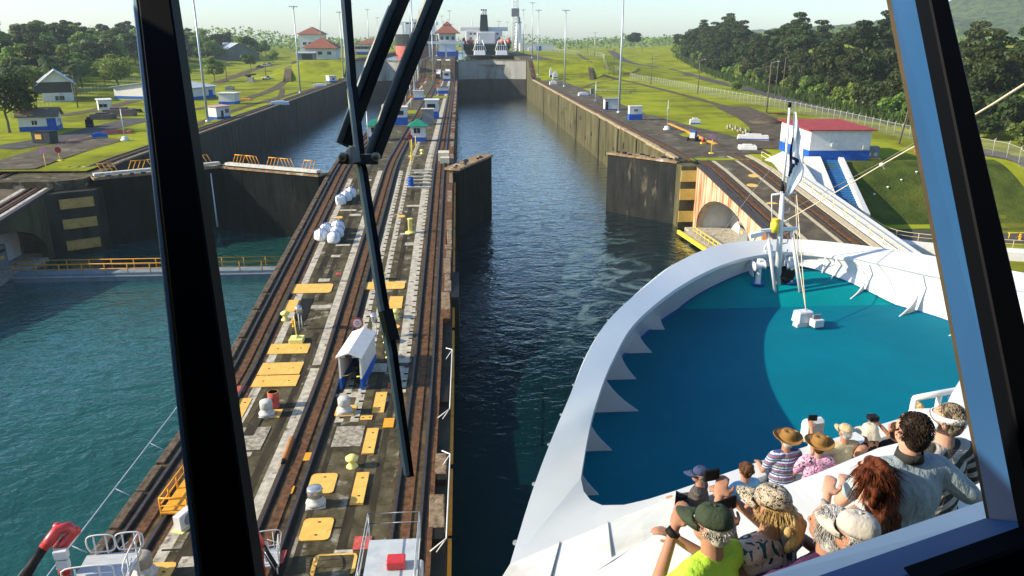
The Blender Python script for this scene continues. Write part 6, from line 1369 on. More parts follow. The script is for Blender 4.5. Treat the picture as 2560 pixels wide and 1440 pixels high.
# yards
b = MB()
p = ongz(115, 358); t = thing('dumpster', 'dark green skip with yellow panel beside the left apron', 'skip', p, R(-12)); b.box((0, 0, .1), (3.4, 2.0, 1.9), top=(3.5, 2.1)); b.build('body', mat('dark_skip', (.03, .045, .045), (.05, .06, .06), scale=2), t, bevel=.05); b = MB(); b.box((-.4, -1.06, .8), (1.2, .05, .8)); b.build('sign_plate', YEL, t); b = MB(); b.box((0, 0, 2.0), (3.6, 2.2, .08)); b.build('lid', BLACK, t)
for px, py, c_, d_, rz, lab, nm in ((250, 346, BLUE, (2.6, .9, .9), 8, 'white and blue barrier block by the left apron', 'barrier'), (292, 334, REDP, (5.6, 1.6, .5), 5, 'orange red topped float lying on the left apron', 'float'), (258, 298, mat('dark_junk', (.05, .05, .05), (.1, .09, .08), scale=2), (5, 3, 1.2), 5, 'dark scrap stack beside the tiny hut', 'scrap_stack'), (300, 290, mat('brown_junk', (.09, .07, .06), (.14, .11, .1), scale=2), (7, 3, 1.6), 3, 'brown scrap stack right of the tiny hut', 'scrap_stack'), (322, 281, BLACK, (6, 2, .8), 0, 'low black pallet pile by the dark window post', 'pallet_pile'), (604, 252, YELO, (5.5, 1.6, .6), 4, 'long yellow float beside the white booth', 'float'), (575, 226, GREYP, (3, 2, 1.3), 0, 'grey crate pile by the workshop', 'crate_pile'), (700, 262, mat('pale_blue_box', (.4, .5, .6)), (5, 2, .9), 8, 'pale blue box at the left lock edge', 'box'), (800, 217, WHITE, (5, 2, 1), 5, 'white boxes beside the left lock edge', 'box'), (1388, 198, WHITE, (2.2, 1.8, 2.6), 0, 'white cabinet at the foot of the far right ramp', 'cabinet'), (1377, 195, WHITE, (1.2, 1.4, 3.6), 0, 'taller white panel beside the far right ramp', 'cabinet'), (1383, 213, WHITE, (3, 2, 1.4), 0, 'low white tank on the right lock edge', 'tank'), (1458, 240, WHITE, (3.2, 1.8, 1.0), 4, 'low white box on the right lock edge', 'box'), (1737, 311, WHITE, (2.2, 1.0, 1.1), -4, 'white slanted cabinet with blue back on the right lawn edge', 'cabinet'), (1882, 350, WHITE, (5.5, 1.4, .9), -16, 'low white wall block beside the timber stack', 'wall_block'), (1868, 374, WHITE, (2.8, 2.6, .7), -12, 'white concrete steps below the timber stack', 'step_block'), (1330, 128, WHITE, (7, 3, 3), 0, 'white box with blue base at the top of the right bank', 'box'), (225, 317, BLACK, (1.4, 2.8, 1.6), 20, 'dark machinery beside the blue based hut', 'machine')):
    p = ongz(px, py); b = MB(); b.box((0, 0, 0), d_, top=(d_[0] * .94, d_[1] * .85)); b.box((0, 0, d_[2]), (d_[0] * .5, d_[1] * .5, d_[2] * .25), mi=0); b.box((0, -d_[1] * .46, d_[2] * .1), (d_[0] * .98, .1, d_[2] * .25), mi=1)
    o = b.build(nm, [c_, BLUE if c_ is WHITE else GREYP], None, loc=p, bevel=.04); o.rotation_euler = (0, 0, R(rz)); tag(o, lab, nm.replace('_', ' '))
for k, (px, py, qx, qy) in enumerate(((165, 357, 235, 345), (172, 352, 238, 342), (150, 356, 205, 349))):
    a, c = ongz(px, py, .15), ongz(qx, qy, .15); b = MB(); b.tube([a, c], .16, 8); tag(b.build('pipe', mat('pink_pipe', (.45, .24, .18))), ('pinkish pipe on the left apron, lowest', 'pinkish pipe on the left apron, topmost', 'pinkish pipe on the left apron, left end')[k], 'pipe', 'pinkish pipes on the left apron')
for k in range(9):
    a = ongz(1818 + k * 6.5, 322 + k * 2.1); b = MB(); a.z += .18 + (k % 2) * .28; b.tube([a, a + Vector((1.6, 4.2, .05))], .2, 8); tag(b.build('timber_log', TIMB), 'pale timber log in the stack left of the lock house', 'log', 'stacked pale timber logs')
for k in range(2):
    a = ongz(1938 + k * 26, 284 + k * 3); b = MB(); b.box((a.x, a.y, a.z), (4.4, 1.6, .18)); tag(b.build('rusty_plate', RUST), ('rust coloured board on the grass by the fence, left one', 'rust coloured board on the grass by the fence, right one')[k], 'board')
a = ongz(1915, 306); m = MB(); m.lathe([(4.2, -.1), (3, .4), (1.4, .9), (.2, 1.15)], a, 20); tag(m.build('earth_mound', DIRT), 'dark earth mound left of the lock house', 'mound')
def cart(px, py):
    p = onq(px, py); t = thing('trailer', 'small cart with blue tank on the right apron', 'cart', p, R(-25)); b = MB(); b.box((0, 0, .45), (1.3, 2.6, .15)); b.build('chassis', BLACK, t); b = MB(); b.box((0, .2, .6), (1.2, 1.7, 1.1), top=(1.0, 1.5)); b.build('tank', BLUE, t, bevel=.1); b = MB(); b.box((0, -.95, .6), (.9, .5, .9)); b.build('engine_cover', WHITE, t)
    for x in (-.75, .75):
        for y in (-.9, .9): b = MB(); b.lathe([(.36, -.1), (.36, .1)], (x, y, .36), 12, rot=Matrix.Rotation(R(90), 3, 'Y')); b.build('wheel', BLACK, t)
cart(1732, 352)
a, c = onq(1672, 310), onq(1790, 362); b = MB(); b.bar(a + Vector((0, 0, .1)), c + Vector((0, 0, .1)), .7, .18); tag(b.build('orange_beam', YELO), 'long orange beam lying along the right apron', 'beam')
p = onq(1757, 360); t = thing('pump', 'small red pump on yellow foot beside the cart', 'pump', p); b = MB(); b.lathe([(.3, .3), (.3, 1.0), (.15, 1.1)], (0, 0, 0), 12); b.build('body', RED, t); b = MB(); b.box((0, 0, 0), (.7, .7, .3)); b.build('foot', YELB, t)
p = ongz(1480, 236); t = thing('lattice_barrier', 'low grey lattice boom on posts on the right lawn', 'barrier', p, R(4)); b = MB()
for z in (.9, 1.5): b.tube([(0, 0, z), (15, 0, z)], .08, 5)
for k in range(10): b.tube([(k * 1.6, 0, .9), (k * 1.6 + .8, 0, 1.5)], .05, 4)
b.build('boom', GREYP, t); b = MB(); b.box((0, 0, 0), (1.2, 1.2, 1.9)); b.box((13, 0, 0), (.3, .3, .9)); b.build('post', GREYP, t)
p = ongz(1489, 254); b = MB(); b.tube([(0, 0, 0), (0, 0, 5.6)], .12, 6); b.box((0, 0, 0), (.5, .5, .6)); tag(b.build('thin_pole', GALV, None, loc=p), 'thin grey pole beside the open fronted right booth', 'pole')
def car(px, py, m_, label, rz=0, truck=False, group='vehicles parked on the left bank'):
    p = ongz(px, py); t = thing('parked_car', label, 'car', p, rz, group); b = MB(); b.box((0, 0, .3), (4.4, 1.8, .6)); b.build('body', m_, t, bevel=.12); b = MB(); b.box((-.2 if not truck else .6, 0, .9), (2.4 if not truck else 1.5, 1.7, .65), top=(1.6 if not truck else 1.1, 1.5)); b.build('cabin', GLASSD, t, bevel=.08)
    for x in (-1.4, 1.4):
        for y in (-.85, .85): b = MB(); b.lathe([(.33, -.1), (.33, .1)], (x, y, .33), 12, rot=Matrix.Rotation(R(90), 3, 'X')); b.build('wheel', BLACK, t)
DKCAR = mat('dark_car_paint', (.03, .035, .04), rough=.3); car(650, 170, DKCAR, 'dark car parked left of two pale cars near the warehouse'); car(663, 166, WHITE, 'white car parked in the middle of the row near the warehouse'); car(675, 163, GALV, 'silver car parked right end of the row near the warehouse'); car(667, 199, WHITE, 'white pickup beside the utility pole on the left bank', R(10), True)
p = ongz(627, 206); t = thing('old_cannon', 'dark machine on a concrete plinth on the left lawn', 'machine', p); b = MB(); b.box((0, 0, 0), (3, 3, 2), top=(2.4, 2.4)); b.build('plinth', CONC_L, t); b = MB(); b.tube([(-2, 0, 2.8), (2.5, 0, 3.3)], [.5, .25], 10); b.box((-.4, 0, 2), (1.2, 1.2, .9)); b.build('barrel', BLACK, t)
# orange topped lattice mast at the left lane
t = thing('lattice_mast', 'dark lattice mast with orange top rising from the left lane', 'mast', (-20.2, 352, 0)); b = MB()
for x in (-1, 1):
    for y in (-1, 1): b.tube([(x * 1.2, y, 0), (x * .8, y * .7, 18.5)], .16, 5)
for k in range(16):
    z = k * 1.15; b.tube([(-1.15, -.9, z), (1.15, -.9, z + 1.15)], .1, 4); b.tube([(1.15, -.9, z), (-1.15, -.9, z + 1.15)], .1, 4)
b.build('lattice', BLACK, t); b = MB(); b.lathe([(1.1, 18.4), (1.5, 19.2), (1.3, 20.4), (.6, 21), (.5, 22.4)], (0, 0, 0), 12); b.build('lamp_top', YELO, t); b = MB(); b.box((0, -1.0, 9), (.7, .3, 6)); b.build('ladder', YELO, t)

# ================================================================== FAR SHIPS, TUGS, TOWERS
HULLB = mat('black_hull', (.02, .022, .025), (.035, .035, .038), scale=.3, rough=.5); HULLR = mat('red_hull', (.42, .10, .08), (.5, .15, .12), scale=.2, rough=.6, c3=(.55, .25, .2), s3=.15, t3=(.5, .7)); SUPW = mat('ship_superstructure', (.60, .61, .6), (.68, .69, .68), scale=.1, rough=.5)
s1 = thing('cargo_ship', 'bulk carrier bow with black and red hull facing us in the left far chamber', 'ship', (-33.5, 585, 13.8)); b = MB()
def bow_rows(zs):
    rows = []
    for z, fl in zs:
        row = []
        for k in range(25):
            a = math.pi * k / 24; row.append((-math.cos(a) * 14.5 * (1 if fl > .8 else fl + .1), 26 - math.sin(a) ** .7 * 26 * fl if True else 0, z))
        rows.append([(-14.5, 130, z)] + row + [(14.5, 130, z)])
    return rows
b.grid(bow_rows(((-1, .86), (4, .88), (8.4, .93))), 0, True, True); b.build('boot_topping', HULLR, s1); b = MB(); b.grid(bow_rows(((8.4, .93), (12, .97), (16.6, 1.04))), 0, True, True); b.build('hull', HULLB, s1)
b = MB(); b.prism([(x, y) for x, y, z in bow_rows(((16.4, 1.03),))[0]], 16.2, 16.4); b.build('main_deck', GREYP, s1)
b = MB()
for x, s_ in ((-7, -1), (7.4, 1)): b.bar((x, 4.2, 12.2), (x + .8, 4.2, 14.6), .6, .6); b.bar((x + 1.2, 4.2, 12.6), (x - .4, 4.2, 13.6), .4, .4)
b.build('anchor', WHITE, s1); b = MB(); b.box((0, 95, 16.4), (27, 14, 8)); b.box((0, 95, 24.4), (32, 5, 2.6)); b.box((0, 95, 27), (12, 6, 2)); b.build('superstructure', SUPW, s1); b = MB(); b.box((0, 92.4, 25.1), (22, .2, 1.3)); b.build('window', GLASSD, s1); b = MB(); b.tube([(0, 8, 14.4), (0, 8, 26)], .35, 6); b.box((0, 8, 22), (3, .3, .3)); b.build('mast', SUPW, s1)
for q in ((0, 95, 32, 40), (-8, 40, 14, 25), (8, 60, 14, 25)): b = MB(); b.tube([(q[0], q[1], q[2]), (q[0], q[1], q[3])], .4, 6); b.build('mast', SUPW, s1)
s2 = thing('cargo_ship', 'white stern of a cargo ship with tall black funnel in the right far chamber', 'ship', (15.8, 470, 15)); b = MB()
rows = []
for z, w_, y0 in ((-1, 9, 6), (3, 12, 2), (7, 14.2, -1), (9.5, 14.5, -1.5)): rows.append([(-w_, 140, z), (-w_, y0 + 8, z), (-w_ * .86, y0 + 2, z), (-w_ * .5, y0, z), (w_ * .5, y0, z), (w_ * .86, y0 + 2, z), (w_, y0 + 8, z), (w_, 140, z)])
b.grid(rows, 0, True, True); b.build('hull', HULLB, s2); b = MB(); b.prism([(p_[0], p_[1]) for p_ in rows[-1]], 9.0, 9.3); b.build('main_deck', GREYP, s2)
b = MB(); b.box((-1, 25, 9.3), (22, 16, 7.4)); b.box((-1, 23.5, 16.7), (29, 7, 2.2)); b.box((0, 15, 9.3), (10.5, 6, 6.4)); b.build('superstructure', SUPW, s2, bevel=.2)
b = MB(); b.box((-1, 19, 16.5), (5.2, 5.5, 9.4), top=(4.0, 4)); b.build('funnel', mat('dark_funnel', (.02, .025, .035), (.03, .035, .045), scale=.2), s2); b = MB()
for x in (-1.6, 0, 1.6): b.tube([(x * .8 - 1, 19, 25.8), (x * .8 - 1, 19, 28.4)], .4, 8); b.tube([(x * .8 - 1, 19, 28.2), (x * .8 - 1, 19, 29)], .5, 8, 1)
b.build('exhaust_pipe', [SUPW, BLACK], s2); b = MB()
for x, z in ((-9, 12), (-9, 14.6), (-6.5, 14.6), (7, 14.6), (8, 12), (7, 11)): b.box((x, 16.8, z), (1.2, .3, .9))
b.build('window', GLASSD, s2); b = MB(); b.tube([(8, 22, 18), (8, 22, 26)], .25, 6); b.box((8, 22, 22), (3, .3, .3)); b.build('mast', SUPW, s2); b = MB(); b.tube([(-8, 22, 18), (-8, 22, 23)], .25, 6); b.build('mast', SUPW, s2)
ORB = mat('orange_lifeboat', (.75, .16, .04), rough=.5)
for x in (-9.5, 9.5): b = MB(); b.ell((x, 6, 10.6), (2.2, 3.4, 1.3)); b.build('lifeboat', ORB, s2)
b = MB(); b.lathe([(1.2, 9.5), (1.4, 10.3), (.2, 13)], (-13.2, 4, 0), 8); b.build('stern_marker', RED, s2); b = MB(); b.lathe([(1.2, 9.5), (1.4, 10.3), (.2, 13)], (13.2, 4, 0), 8); b.build('stern_marker', RED, s2)
def tug(x, label):
    t = thing('tugboat', label, 'tugboat', (x, 404, 16.5), 0, 'tugboats behind the right far gates'); b = MB(); rows = []
    for z, k in ((-.5, .72), (1.0, .95), (2.6, 1.04)): rows.append([(-5.0 * k, 24, z), (-5.2 * k, 12, z)] + [(-5.2 * k * math.cos(math.pi * j / 14), 9 - 9 * math.sin(math.pi * j / 14) * k, z) for j in range(15)] + [(5.2 * k, 12, z), (5.0 * k, 24, z)])
    b.grid(rows, 0, True, True); b.build('hull', BLACK, t); b = MB(); b.prism([(p_[0], p_[1]) for p_ in rows[-1]], 2.2, 2.4); b.build('main_deck', GREYP, t)
    b = MB(); b.tube([(p_[0] * 1.03, p_[1] - .2, 2.3) for p_ in rows[-1][1:-1]], .45, 8); b.build('fender', BLACK, t); b = MB(); b.box((0, 11, 2.4), (6, 8, 2.4), top=(5.4, 7)); b.build('deckhouse', SUPW, t, bevel=.1)
    b = MB(); b.box((0, 11, 4.8), (4.4, 4.4, 2.4), top=(4.0, 4.0)); b.build('wheelhouse', GLASSD, t); b = MB(); b.box((0, 11, 7.2), (4.6, 4.6, .3))
    for x_ in (-2.15, -1.1, 0, 1.1, 2.15): b.bar((x_, 8.72, 4.8), (x_ * .92, 8.95, 7.2), .22, .2)
    b.build('wheelhouse_frame', SUPW, t); b = MB()
    for s_ in (-1, 1): b.tube([(s_ * 3.3, 10, 4.6), (s_ * 1.4, 11, 10)], .28, 6)
    b.tube([(-1.6, 11, 9.6), (1.6, 11, 9.6)], .2, 6); b.tube([(0, 11, 7.4), (0, 11, 12)], .16, 6); b.build('mast_frame', SUPW, t)
tug(10.2, 'left one of two tugboats with dark fendered bow behind the far gates'); tug(21.5, 'right one of two tugboats with dark fendered bow behind the far gates')
t = thing('control_house', 'white control tower with red tiled roof on the central wall', 'control tower', (-7, 470, Z2)); b = MB(); b.box((0, 0, 0), (9.5, 10, 13)); b.box((0, 0, 7.6), (11.5, 12, .6)); b.build('wall', SUPW, t); b = MB(); b.box((0, 0, -.5), (12, 13, 3.2)); b.build('painted_base', BLUE, t)
b = MB()
for x in (-3.2, 0, 3.2): b.box((x, -5.05, 9.2), (1.6, .2, 1.8))
b.build('window', GLASSD, t); b = MB(); b.lathe([(10.4, 12.6), (10.2, 13), (3.2, 17)], (0, 0, 0), 4, rot=Matrix.Rotation(R(45), 3, 'Z'), smooth=False); b.lathe([(3.6, 17), (3.4, 17.6), (.1, 19.4)], (0, 0, 0), 4, rot=Matrix.Rotation(R(45), 3, 'Z'), smooth=False); b.build('roof', TILE, t)
t = thing('gantry', 'pale steel gantry standing across the central wall below the control tower', 'gantry', (-7.5, 440, Z2)); b = MB()
for x in (-9, 0, 9): b.box((x, 0, 0), (.9, .9, 7))
b.build('post', GALV, t); b = MB(); b.box((0, 0, 7), (20, 1.2, 1.4)); b.build('beam', SUPW, t)
p = ony(1296, 90, 720); t = thing('lighthouse', 'slim white lighthouse tower beyond the far gates', 'lighthouse', (p.x, 720, 16)); b = MB(); b.lathe([(4.2, 0), (4.2, 5), (2.8, 12), (2.1, 25)], (0, 0, 0), 12); b.build('tower', SUPW, t); b = MB(); b.lathe([(3, 25), (3, 25.6), (1.7, 26), (1.7, 29), (.2, 31.5)], (0, 0, 0), 12); b.build('lantern', GREYP, t)
p = ony(1288, 90, 640); t = thing('radio_tower', 'tall pale lattice tower rising out of the picture beside the lighthouse', 'tower', (p.x, 640, 16)); b = MB()
for x in (-1, 1):
    for y in (-1, 1): b.tube([(x * 2.2, y * 2.2, 0), (x * 1.9, y * 1.9, 60)], .3, 5)
for k in range(24): z = k * 2.5; b.tube([(-2.1, -2.1, z), (2.1, -2.1, z + 2.5)], .16, 4); b.tube([(2.1, -2.1, z), (-2.1, -2.1, z + 2.5)], .16, 4)
b.build('lattice', mat('pale_tower_paint', (.55, .6, .6)), t); b = MB(); b.box((0, 0, 28), (6, 5, 6)); b.build('platform', GREYP, t)
for px, top, Y, lab in ((800, -10, 560, 'thin radio mast behind the tall cream building'), (1024, -20, 420, 'thin dark mast between the wiper arms')): p = ony(px, 110, Y); q = ony(px, top, Y); b = MB(); b.tube([(p.x, Y, p.z - 2), (q.x, Y, q.z)], .28, 5); tag(b.build('radio_mast', GALV), lab, 'mast')
# ================================================================== PEOPLE ON THE TWO BALCONIES
def solid(mb, name, voxel, smooth_=2):                        # overlapping closed pieces -> one continuous surface
    me = mb.mesh(name); o = bpy.data.objects.new('tmp', me); C.objects.link(o)
    m_ = o.modifiers.new('r', 'REMESH'); m_.mode = 'VOXEL'; m_.voxel_size = voxel; m_.use_smooth_shade = True
    if smooth_: s_ = o.modifiers.new('s', 'SMOOTH'); s_.iterations = smooth_; s_.factor = .5
    dg = bpy.context.evaluated_depsgraph_get(); out = bpy.data.meshes.new_from_object(o.evaluated_get(dg))
    bpy.data.objects.remove(o); bpy.data.meshes.remove(me); out.name = name
    return out
def meshobj(name, me, m_, parent):
    me.materials.clear(); me.materials.append(m_); o = bpy.data.objects.new(name, me); C.objects.link(o); o.parent = parent; return o
def pattern(name, cols, kind='stripe', n=18.0, rough=.85, base=None, rot=0.0):
    m, t, b = new_mat(name); N, L = t.nodes, t.links; b.inputs['Roughness'].default_value = rough; b.inputs['Specular IOR Level'].default_value = .2
    tc = N.new('ShaderNodeTexCoord'); r = N.new('ShaderNodeValToRGB'); r.color_ramp.interpolation = 'CONSTANT'
    while len(r.color_ramp.elements) < len(cols): r.color_ramp.elements.new(.5)
    if kind == 'stripe':
        mp = N.new('ShaderNodeMapping'); mp.inputs['Rotation'].default_value = (0, rot, 0); L.new(tc.outputs['Object'], mp.inputs[0]); s = N.new('ShaderNodeSeparateXYZ'); L.new(mp.outputs[0], s.inputs[0])
        a = N.new('ShaderNodeMath'); a.operation = 'MULTIPLY'; a.inputs[1].default_value = n; L.new(s.outputs[2], a.inputs[0]); f = N.new('ShaderNodeMath'); f.operation = 'FRACT'; L.new(a.outputs[0], f.inputs[0]); L.new(f.outputs[0], r.inputs[0])
        for i, c in enumerate(cols): r.color_ramp.elements[i].position = i / len(cols); r.color_ramp.elements[i].color = (*c, 1)
    else:
        mp = N.new('ShaderNodeMapping'); mp.inputs['Scale'].default_value = (1, 1, .55) if kind == 'leaf' else (1, 1, 1); mp.inputs['Rotation'].default_value = (0, .6, 0) if kind == 'leaf' else (0, 0, 0); L.new(tc.outputs['Object'], mp.inputs[0])
        v = N.new('ShaderNodeTexNoise'); v.inputs['Scale'].default_value = n; v.inputs['Detail'].default_value = 1.5; v.inputs['Distortion'].default_value = 1.8; L.new(mp.outputs[0], v.inputs['Vector']); L.new(v.outputs['Fac'], r.inputs[0])
        for i, (p_, c) in enumerate(cols): r.color_ramp.elements[i].position = p_; r.color_ramp.elements[i].color = (*c, 1)
    L.new(r.outputs[0], b.inputs['Base Color'])
    nb = N.new('ShaderNodeTexNoise'); nb.inputs['Scale'].default_value = 9; nb.inputs['Detail'].default_value = 2; nb.inputs['Distortion'].default_value = 1.2; L.new(tc.outputs['Object'], nb.inputs['Vector']); bp = N.new('ShaderNodeBump'); bp.inputs['Distance'].default_value = .03; L.new(nb.outputs['Fac'], bp.inputs['Height']); L.new(bp.outputs[0], b.inputs['Normal'])
    return m
def cloth(name, c, k=.85, bump=.03): return mat(name, c, tuple(x * k for x in c), scale=9, rough=.85, bump=bump, bscale=11, stretch=(1, 1, .5), spec=.2)
SKIN = mat('tanned_skin', (.36, .19, .125), (.30, .15, .095), scale=6, rough=.55); SKINP = mat('fair_skin', (.46, .28, .205), (.40, .22, .155), scale=6, rough=.55)
def hairmat(name, c1, c2): return mat(name, c1, c2, scale=26, rough=.5, bump=.012, bscale=45, stretch=(1, 1, .35), lo=.4, hi=.6)
HW = hairmat('white_hair', (.30, .28, .24), (.55, .52, .46)); HG = hairmat('grey_hair', (.24, .24, .24), (.50, .50, .49)); HD = hairmat('dark_brown_hair', (.012, .008, .006), (.035, .024, .017)); HB = hairmat('brown_hair', (.04, .018, .008), (.09, .04, .018)); HR = hairmat('auburn_hair', (.035, .009, .004), (.12, .032, .012)); HBL = hairmat('blond_hair', (.30, .19, .07), (.50, .35, .15)); HGB = hairmat('streaked_hair', (.05, .04, .03), (.32, .26, .18))
def person(px, py, D, floor, face, label, skin=SKIN, shirt=None, sleeves='short', fat=1.0, hair=None, hairkind='short', hat=None, hatm=None, arms=None, yaw=0, pitch=0, trousers=None, lean=0, H=None):
    p = depth(px, py, D); Ht = H or (p.z + .115 - floor); k = Ht / 1.72
    t = thing('person', label, 'person', (p.x, p.y, floor), R(face)); t.scale = (k, k, k)
    off_ = Matrix.Rotation(R(face), 3, 'Z') @ Vector((0, .015 * k + math.sin(R(lean)) * .6, 0)); t.location = (p.x - off_.x, p.y - off_.y, floor)
    LN = Matrix.Translation((0, 0, .92)) @ Matrix.Rotation(R(-lean), 4, 'X') @ Matrix.Translation((0, 0, -.92))
    HM = Matrix.Translation((0, 0, 1.5)) @ Matrix.Rotation(R(yaw), 4, 'Z') @ Matrix.Rotation(R(-pitch), 4, 'X') @ Matrix.Scale(.92, 4) @ Matrix.Translation((0, 0, -1.5))
    def tl(v): return LN @ Vector(v)
    def th(v): return LN @ (HM @ Vector(v))
    H3 = (LN @ HM).to_3x3()
    A = arms or {}
    ar = {-1: A.get('L', ((-.25, -.02, 1.14), (-.22, .14, .92))), 1: A.get('R', ((.25, -.02, 1.14), (.22, .14, .92)))}
    def torso(b, g, top=True):
        if top: b.cap(tl((-.135 * (1 + .3 * (fat - 1)), -.01, 1.375)), tl((.135 * (1 + .3 * (fat - 1)), -.01, 1.375)), .07 + g, .07 + g, 14)
        b.ell(tl((0, 0, 1.235)), (.168 * fat ** .6 + g, .112 * fat + g, .20 + g), n=18, m=12); b.ell(tl((0, .012 * fat, 1.06)), (.155 * fat + g, .118 * fat + g, .17), n=18, m=12); b.ell(tl((0, 0, .93)), (.165 * fat + g, .125 * fat + g, .13), n=18, m=10)
    def legs(b, g):
        b.ell((0, 0, .90), (.165 * fat + g, .125 * fat + g, .12))
        for s_ in (-1, 1): b.cap((s_ * .085, 0, .86), (s_ * .095, .015, .48), .082 + g, .055 + g); b.cap((s_ * .095, .015, .48), (s_ * .1, -.01, .1), .054 + g, .042 + g)
    b = MB()                                                   # the body: one continuous skin
    b.cap(tl((0, -.015, 1.38)), th((0, .0, 1.54)), .062, .055, 12)
    b.ell(th((0, .01, 1.625)), (.076, .096, .098), H3, 18, 12); b.ell(th((0, .05, 1.56)), (.056, .06, .062), H3); b.ell(th((0, .112, 1.595)), (.015, .022, .024), H3); b.ell(th((0, .10, 1.548)), (.03, .012, .01), H3)
    for s_ in (-1, 1): b.ell(th((s_ * .079, .005, 1.60)), (.012, .026, .034), H3)
    torso(b, -.006); legs(b, -.004)
    for s_ in (-1, 1):
        b.cap((s_ * .1, -.03, .05), (s_ * .115, .14, .04), .045, .038)
        S_, E_, W_ = tl((s_ * .178, -.01, 1.375)), tl(ar[s_][0]), tl(ar[s_][1])
        b.cap(S_, E_, .052 * fat ** .4, .041); b.cap(E_, W_, .041, .027)
        d = (W_ - E_).normalized(); up_ = Vector((0, 0, 1)); sd_ = d.cross(up_); sd_ = sd_.normalized() if sd_.length > .1 else Vector((1, 0, 0)); nz = sd_.cross(d)
        pal = W_ + d * .085; b.ell(W_ + d * .05, (.042, .055, .017), Matrix((sd_, d, nz)).transposed(), 12, 8)
        for f_, (o_, L_) in enumerate(((-.030, .062), (-.010, .074), (.010, .070), (.029, .054))):
            q0 = W_ + d * .088 + sd_ * o_; q1 = q0 + d * L_ * .5 - nz * .012; q2 = q1 + d * L_ * .32 - nz * L_ * .38
            b.cap(q0, q1, .0105, .010, 7); b.cap(q1, q2, .010, .009, 7)
        q0 = W_ + d * .03 + sd_ * (-s_) * .04; q1 = q0 + d * .035 + sd_ * (-s_) * .022 - nz * .012; b.cap(q0, q1, .014, .012, 7); b.cap(q1, q1 + d * .03 - nz * .014, .012, .010, 7)
    meshobj('body', solid(b, 'body', .0095, 2), skin, t)
    b = MB()
    for s_ in (-1, 1): b.ell(th((s_ * .031, .094, 1.62)), (.012, .008, .008), H3, 8, 6)
    b.build('eyes', DARK, t)
    if trousers is not None:
        b = MB(); legs(b, .016); meshobj('trousers', solid(b, 'trousers', .018, 2), trousers, t)
    if shirt is not None:
        b = MB(); torso(b, .014, sleeves != 'tank')
        if sleeves == 'tank':
            for s_ in (-1, 1): b.cap(tl((s_ * .085, -.075, 1.33)), tl((s_ * .075, -.02, 1.445)), .03, .022); b.cap(tl((s_ * .075, -.02, 1.445)), tl((s_ * .085, .075, 1.32)), .022, .03)
        elif sleeves == 'vest':
            b.cap(tl((-.10, -.012, 1.39)), tl((.10, -.012, 1.39)), .072, .072, 14)
        else:
            for s_ in (-1, 1):
                S_, E_, W_ = tl((s_ * .178, -.01, 1.375)), tl(ar[s_][0]), tl(ar[s_][1])
                if sleeves == 'short': b.cap(S_, S_.lerp(E_, .66), .069 * fat ** .4, .062)
                else: b.cap(S_, E_, .066, .054); b.cap(E_, E_.lerp(W_, .86), .054, .042)
        meshobj('shirt', solid(b, 'shirt', .013, 3), shirt, t)
    r_ = random.Random(int(px))
    if hair is not None:
        b = MB(); b.ell(th((0, -.014, 1.640)), (.083, .097, .095), H3, 18, 12)
        if hairkind in ('short', 'curly', 'bob', 'long', 'pony'): b.ell(th((0, -.045, 1.59)), (.078, .066, .085), H3)
        if hairkind == 'curly' or hairkind == 'long':
            for q in range(90):
                a, e_ = r_.uniform(0, 6.28), r_.uniform(-.5, 1.5); v = Vector((.09 * math.cos(a) * math.cos(e_), -.02 + .10 * math.sin(a) * math.cos(e_), 1.635 + .1 * math.sin(e_)))
                if v.y > .05 and v.z < 1.67: continue
                b.ell(th(v), (r_.uniform(.016, .03),) * 3, n=8, m=6)
        if hairkind == 'bob':
            b.ell(th((0, -.03, 1.56)), (.094, .085, .10), H3)
        if hairkind == 'long':
            for q in range(170):
                v = r_.random(); x = r_.gauss(0, .055 + .035 * v); b.ell(th((max(-.14, min(.14, x)), -.075 - .06 * math.sin(v * 2.6) + r_.uniform(-.03, .03), 1.62 - .42 * v)), (r_.uniform(.02, .036), r_.uniform(.02, .03), r_.uniform(.025, .045)), n=8, m=6)
        if hairkind == 'pony':
            for q in range(40): v = r_.random(); b.ell(th((r_.gauss(.03, .02 + .02 * v), -.115 - .05 * math.sin(v * 3), 1.60 - .20 * v)), (.024, .024, .035), n=8, m=6)
        hm = solid(b, 'hair', .010, 1); b = MB(); b.add([v.co[:] for v in hm.vertices], [tuple(p_.vertices) for p_ in hm.polygons], 0, True)
        for q in range(1100 if D < 6 else 160):               # loose strands over the cap of hair
            a, e_ = r_.uniform(0, 6.28), r_.uniform(-.75, 1.5); v = Vector((.088 * math.cos(a) * math.cos(e_), -.014 + .1 * math.sin(a) * math.cos(e_), 1.64 + .098 * math.sin(e_)))
            if (v.y > .03 and v.z < 1.685) or (hat in ('cap', 'wide', 'sun') and v.z > 1.64): continue
            L_ = {'short': .015, 'curly': .035, 'bob': .05, 'long': .14, 'pony': .07}[hairkind] * r_.uniform(.6, 1.3); dn = Vector((v.x * 1.5, v.y + .014 - .5 * max(0, v.z - 1.66), -.16 * (1.0 if e_ < .9 else .3))).normalized()
            w_ = Vector((r_.uniform(-.35, .35), r_.uniform(-.35, .35), r_.uniform(-.2, .2))) * (1 if hairkind in ('short', 'curly') else .4); n_ = (v - Vector((0, -.014, 1.64))).normalized()
            b.tube([th(v * 1.0), th(v + (dn + w_ * .5) * L_ * .5 + n_ * .006), th(v + (dn + w_) * L_ + n_ * .003)], [.0022, .002, .0007], 3)
        o = b.build('hair', hair, t)
    hb = MB(); hp = []
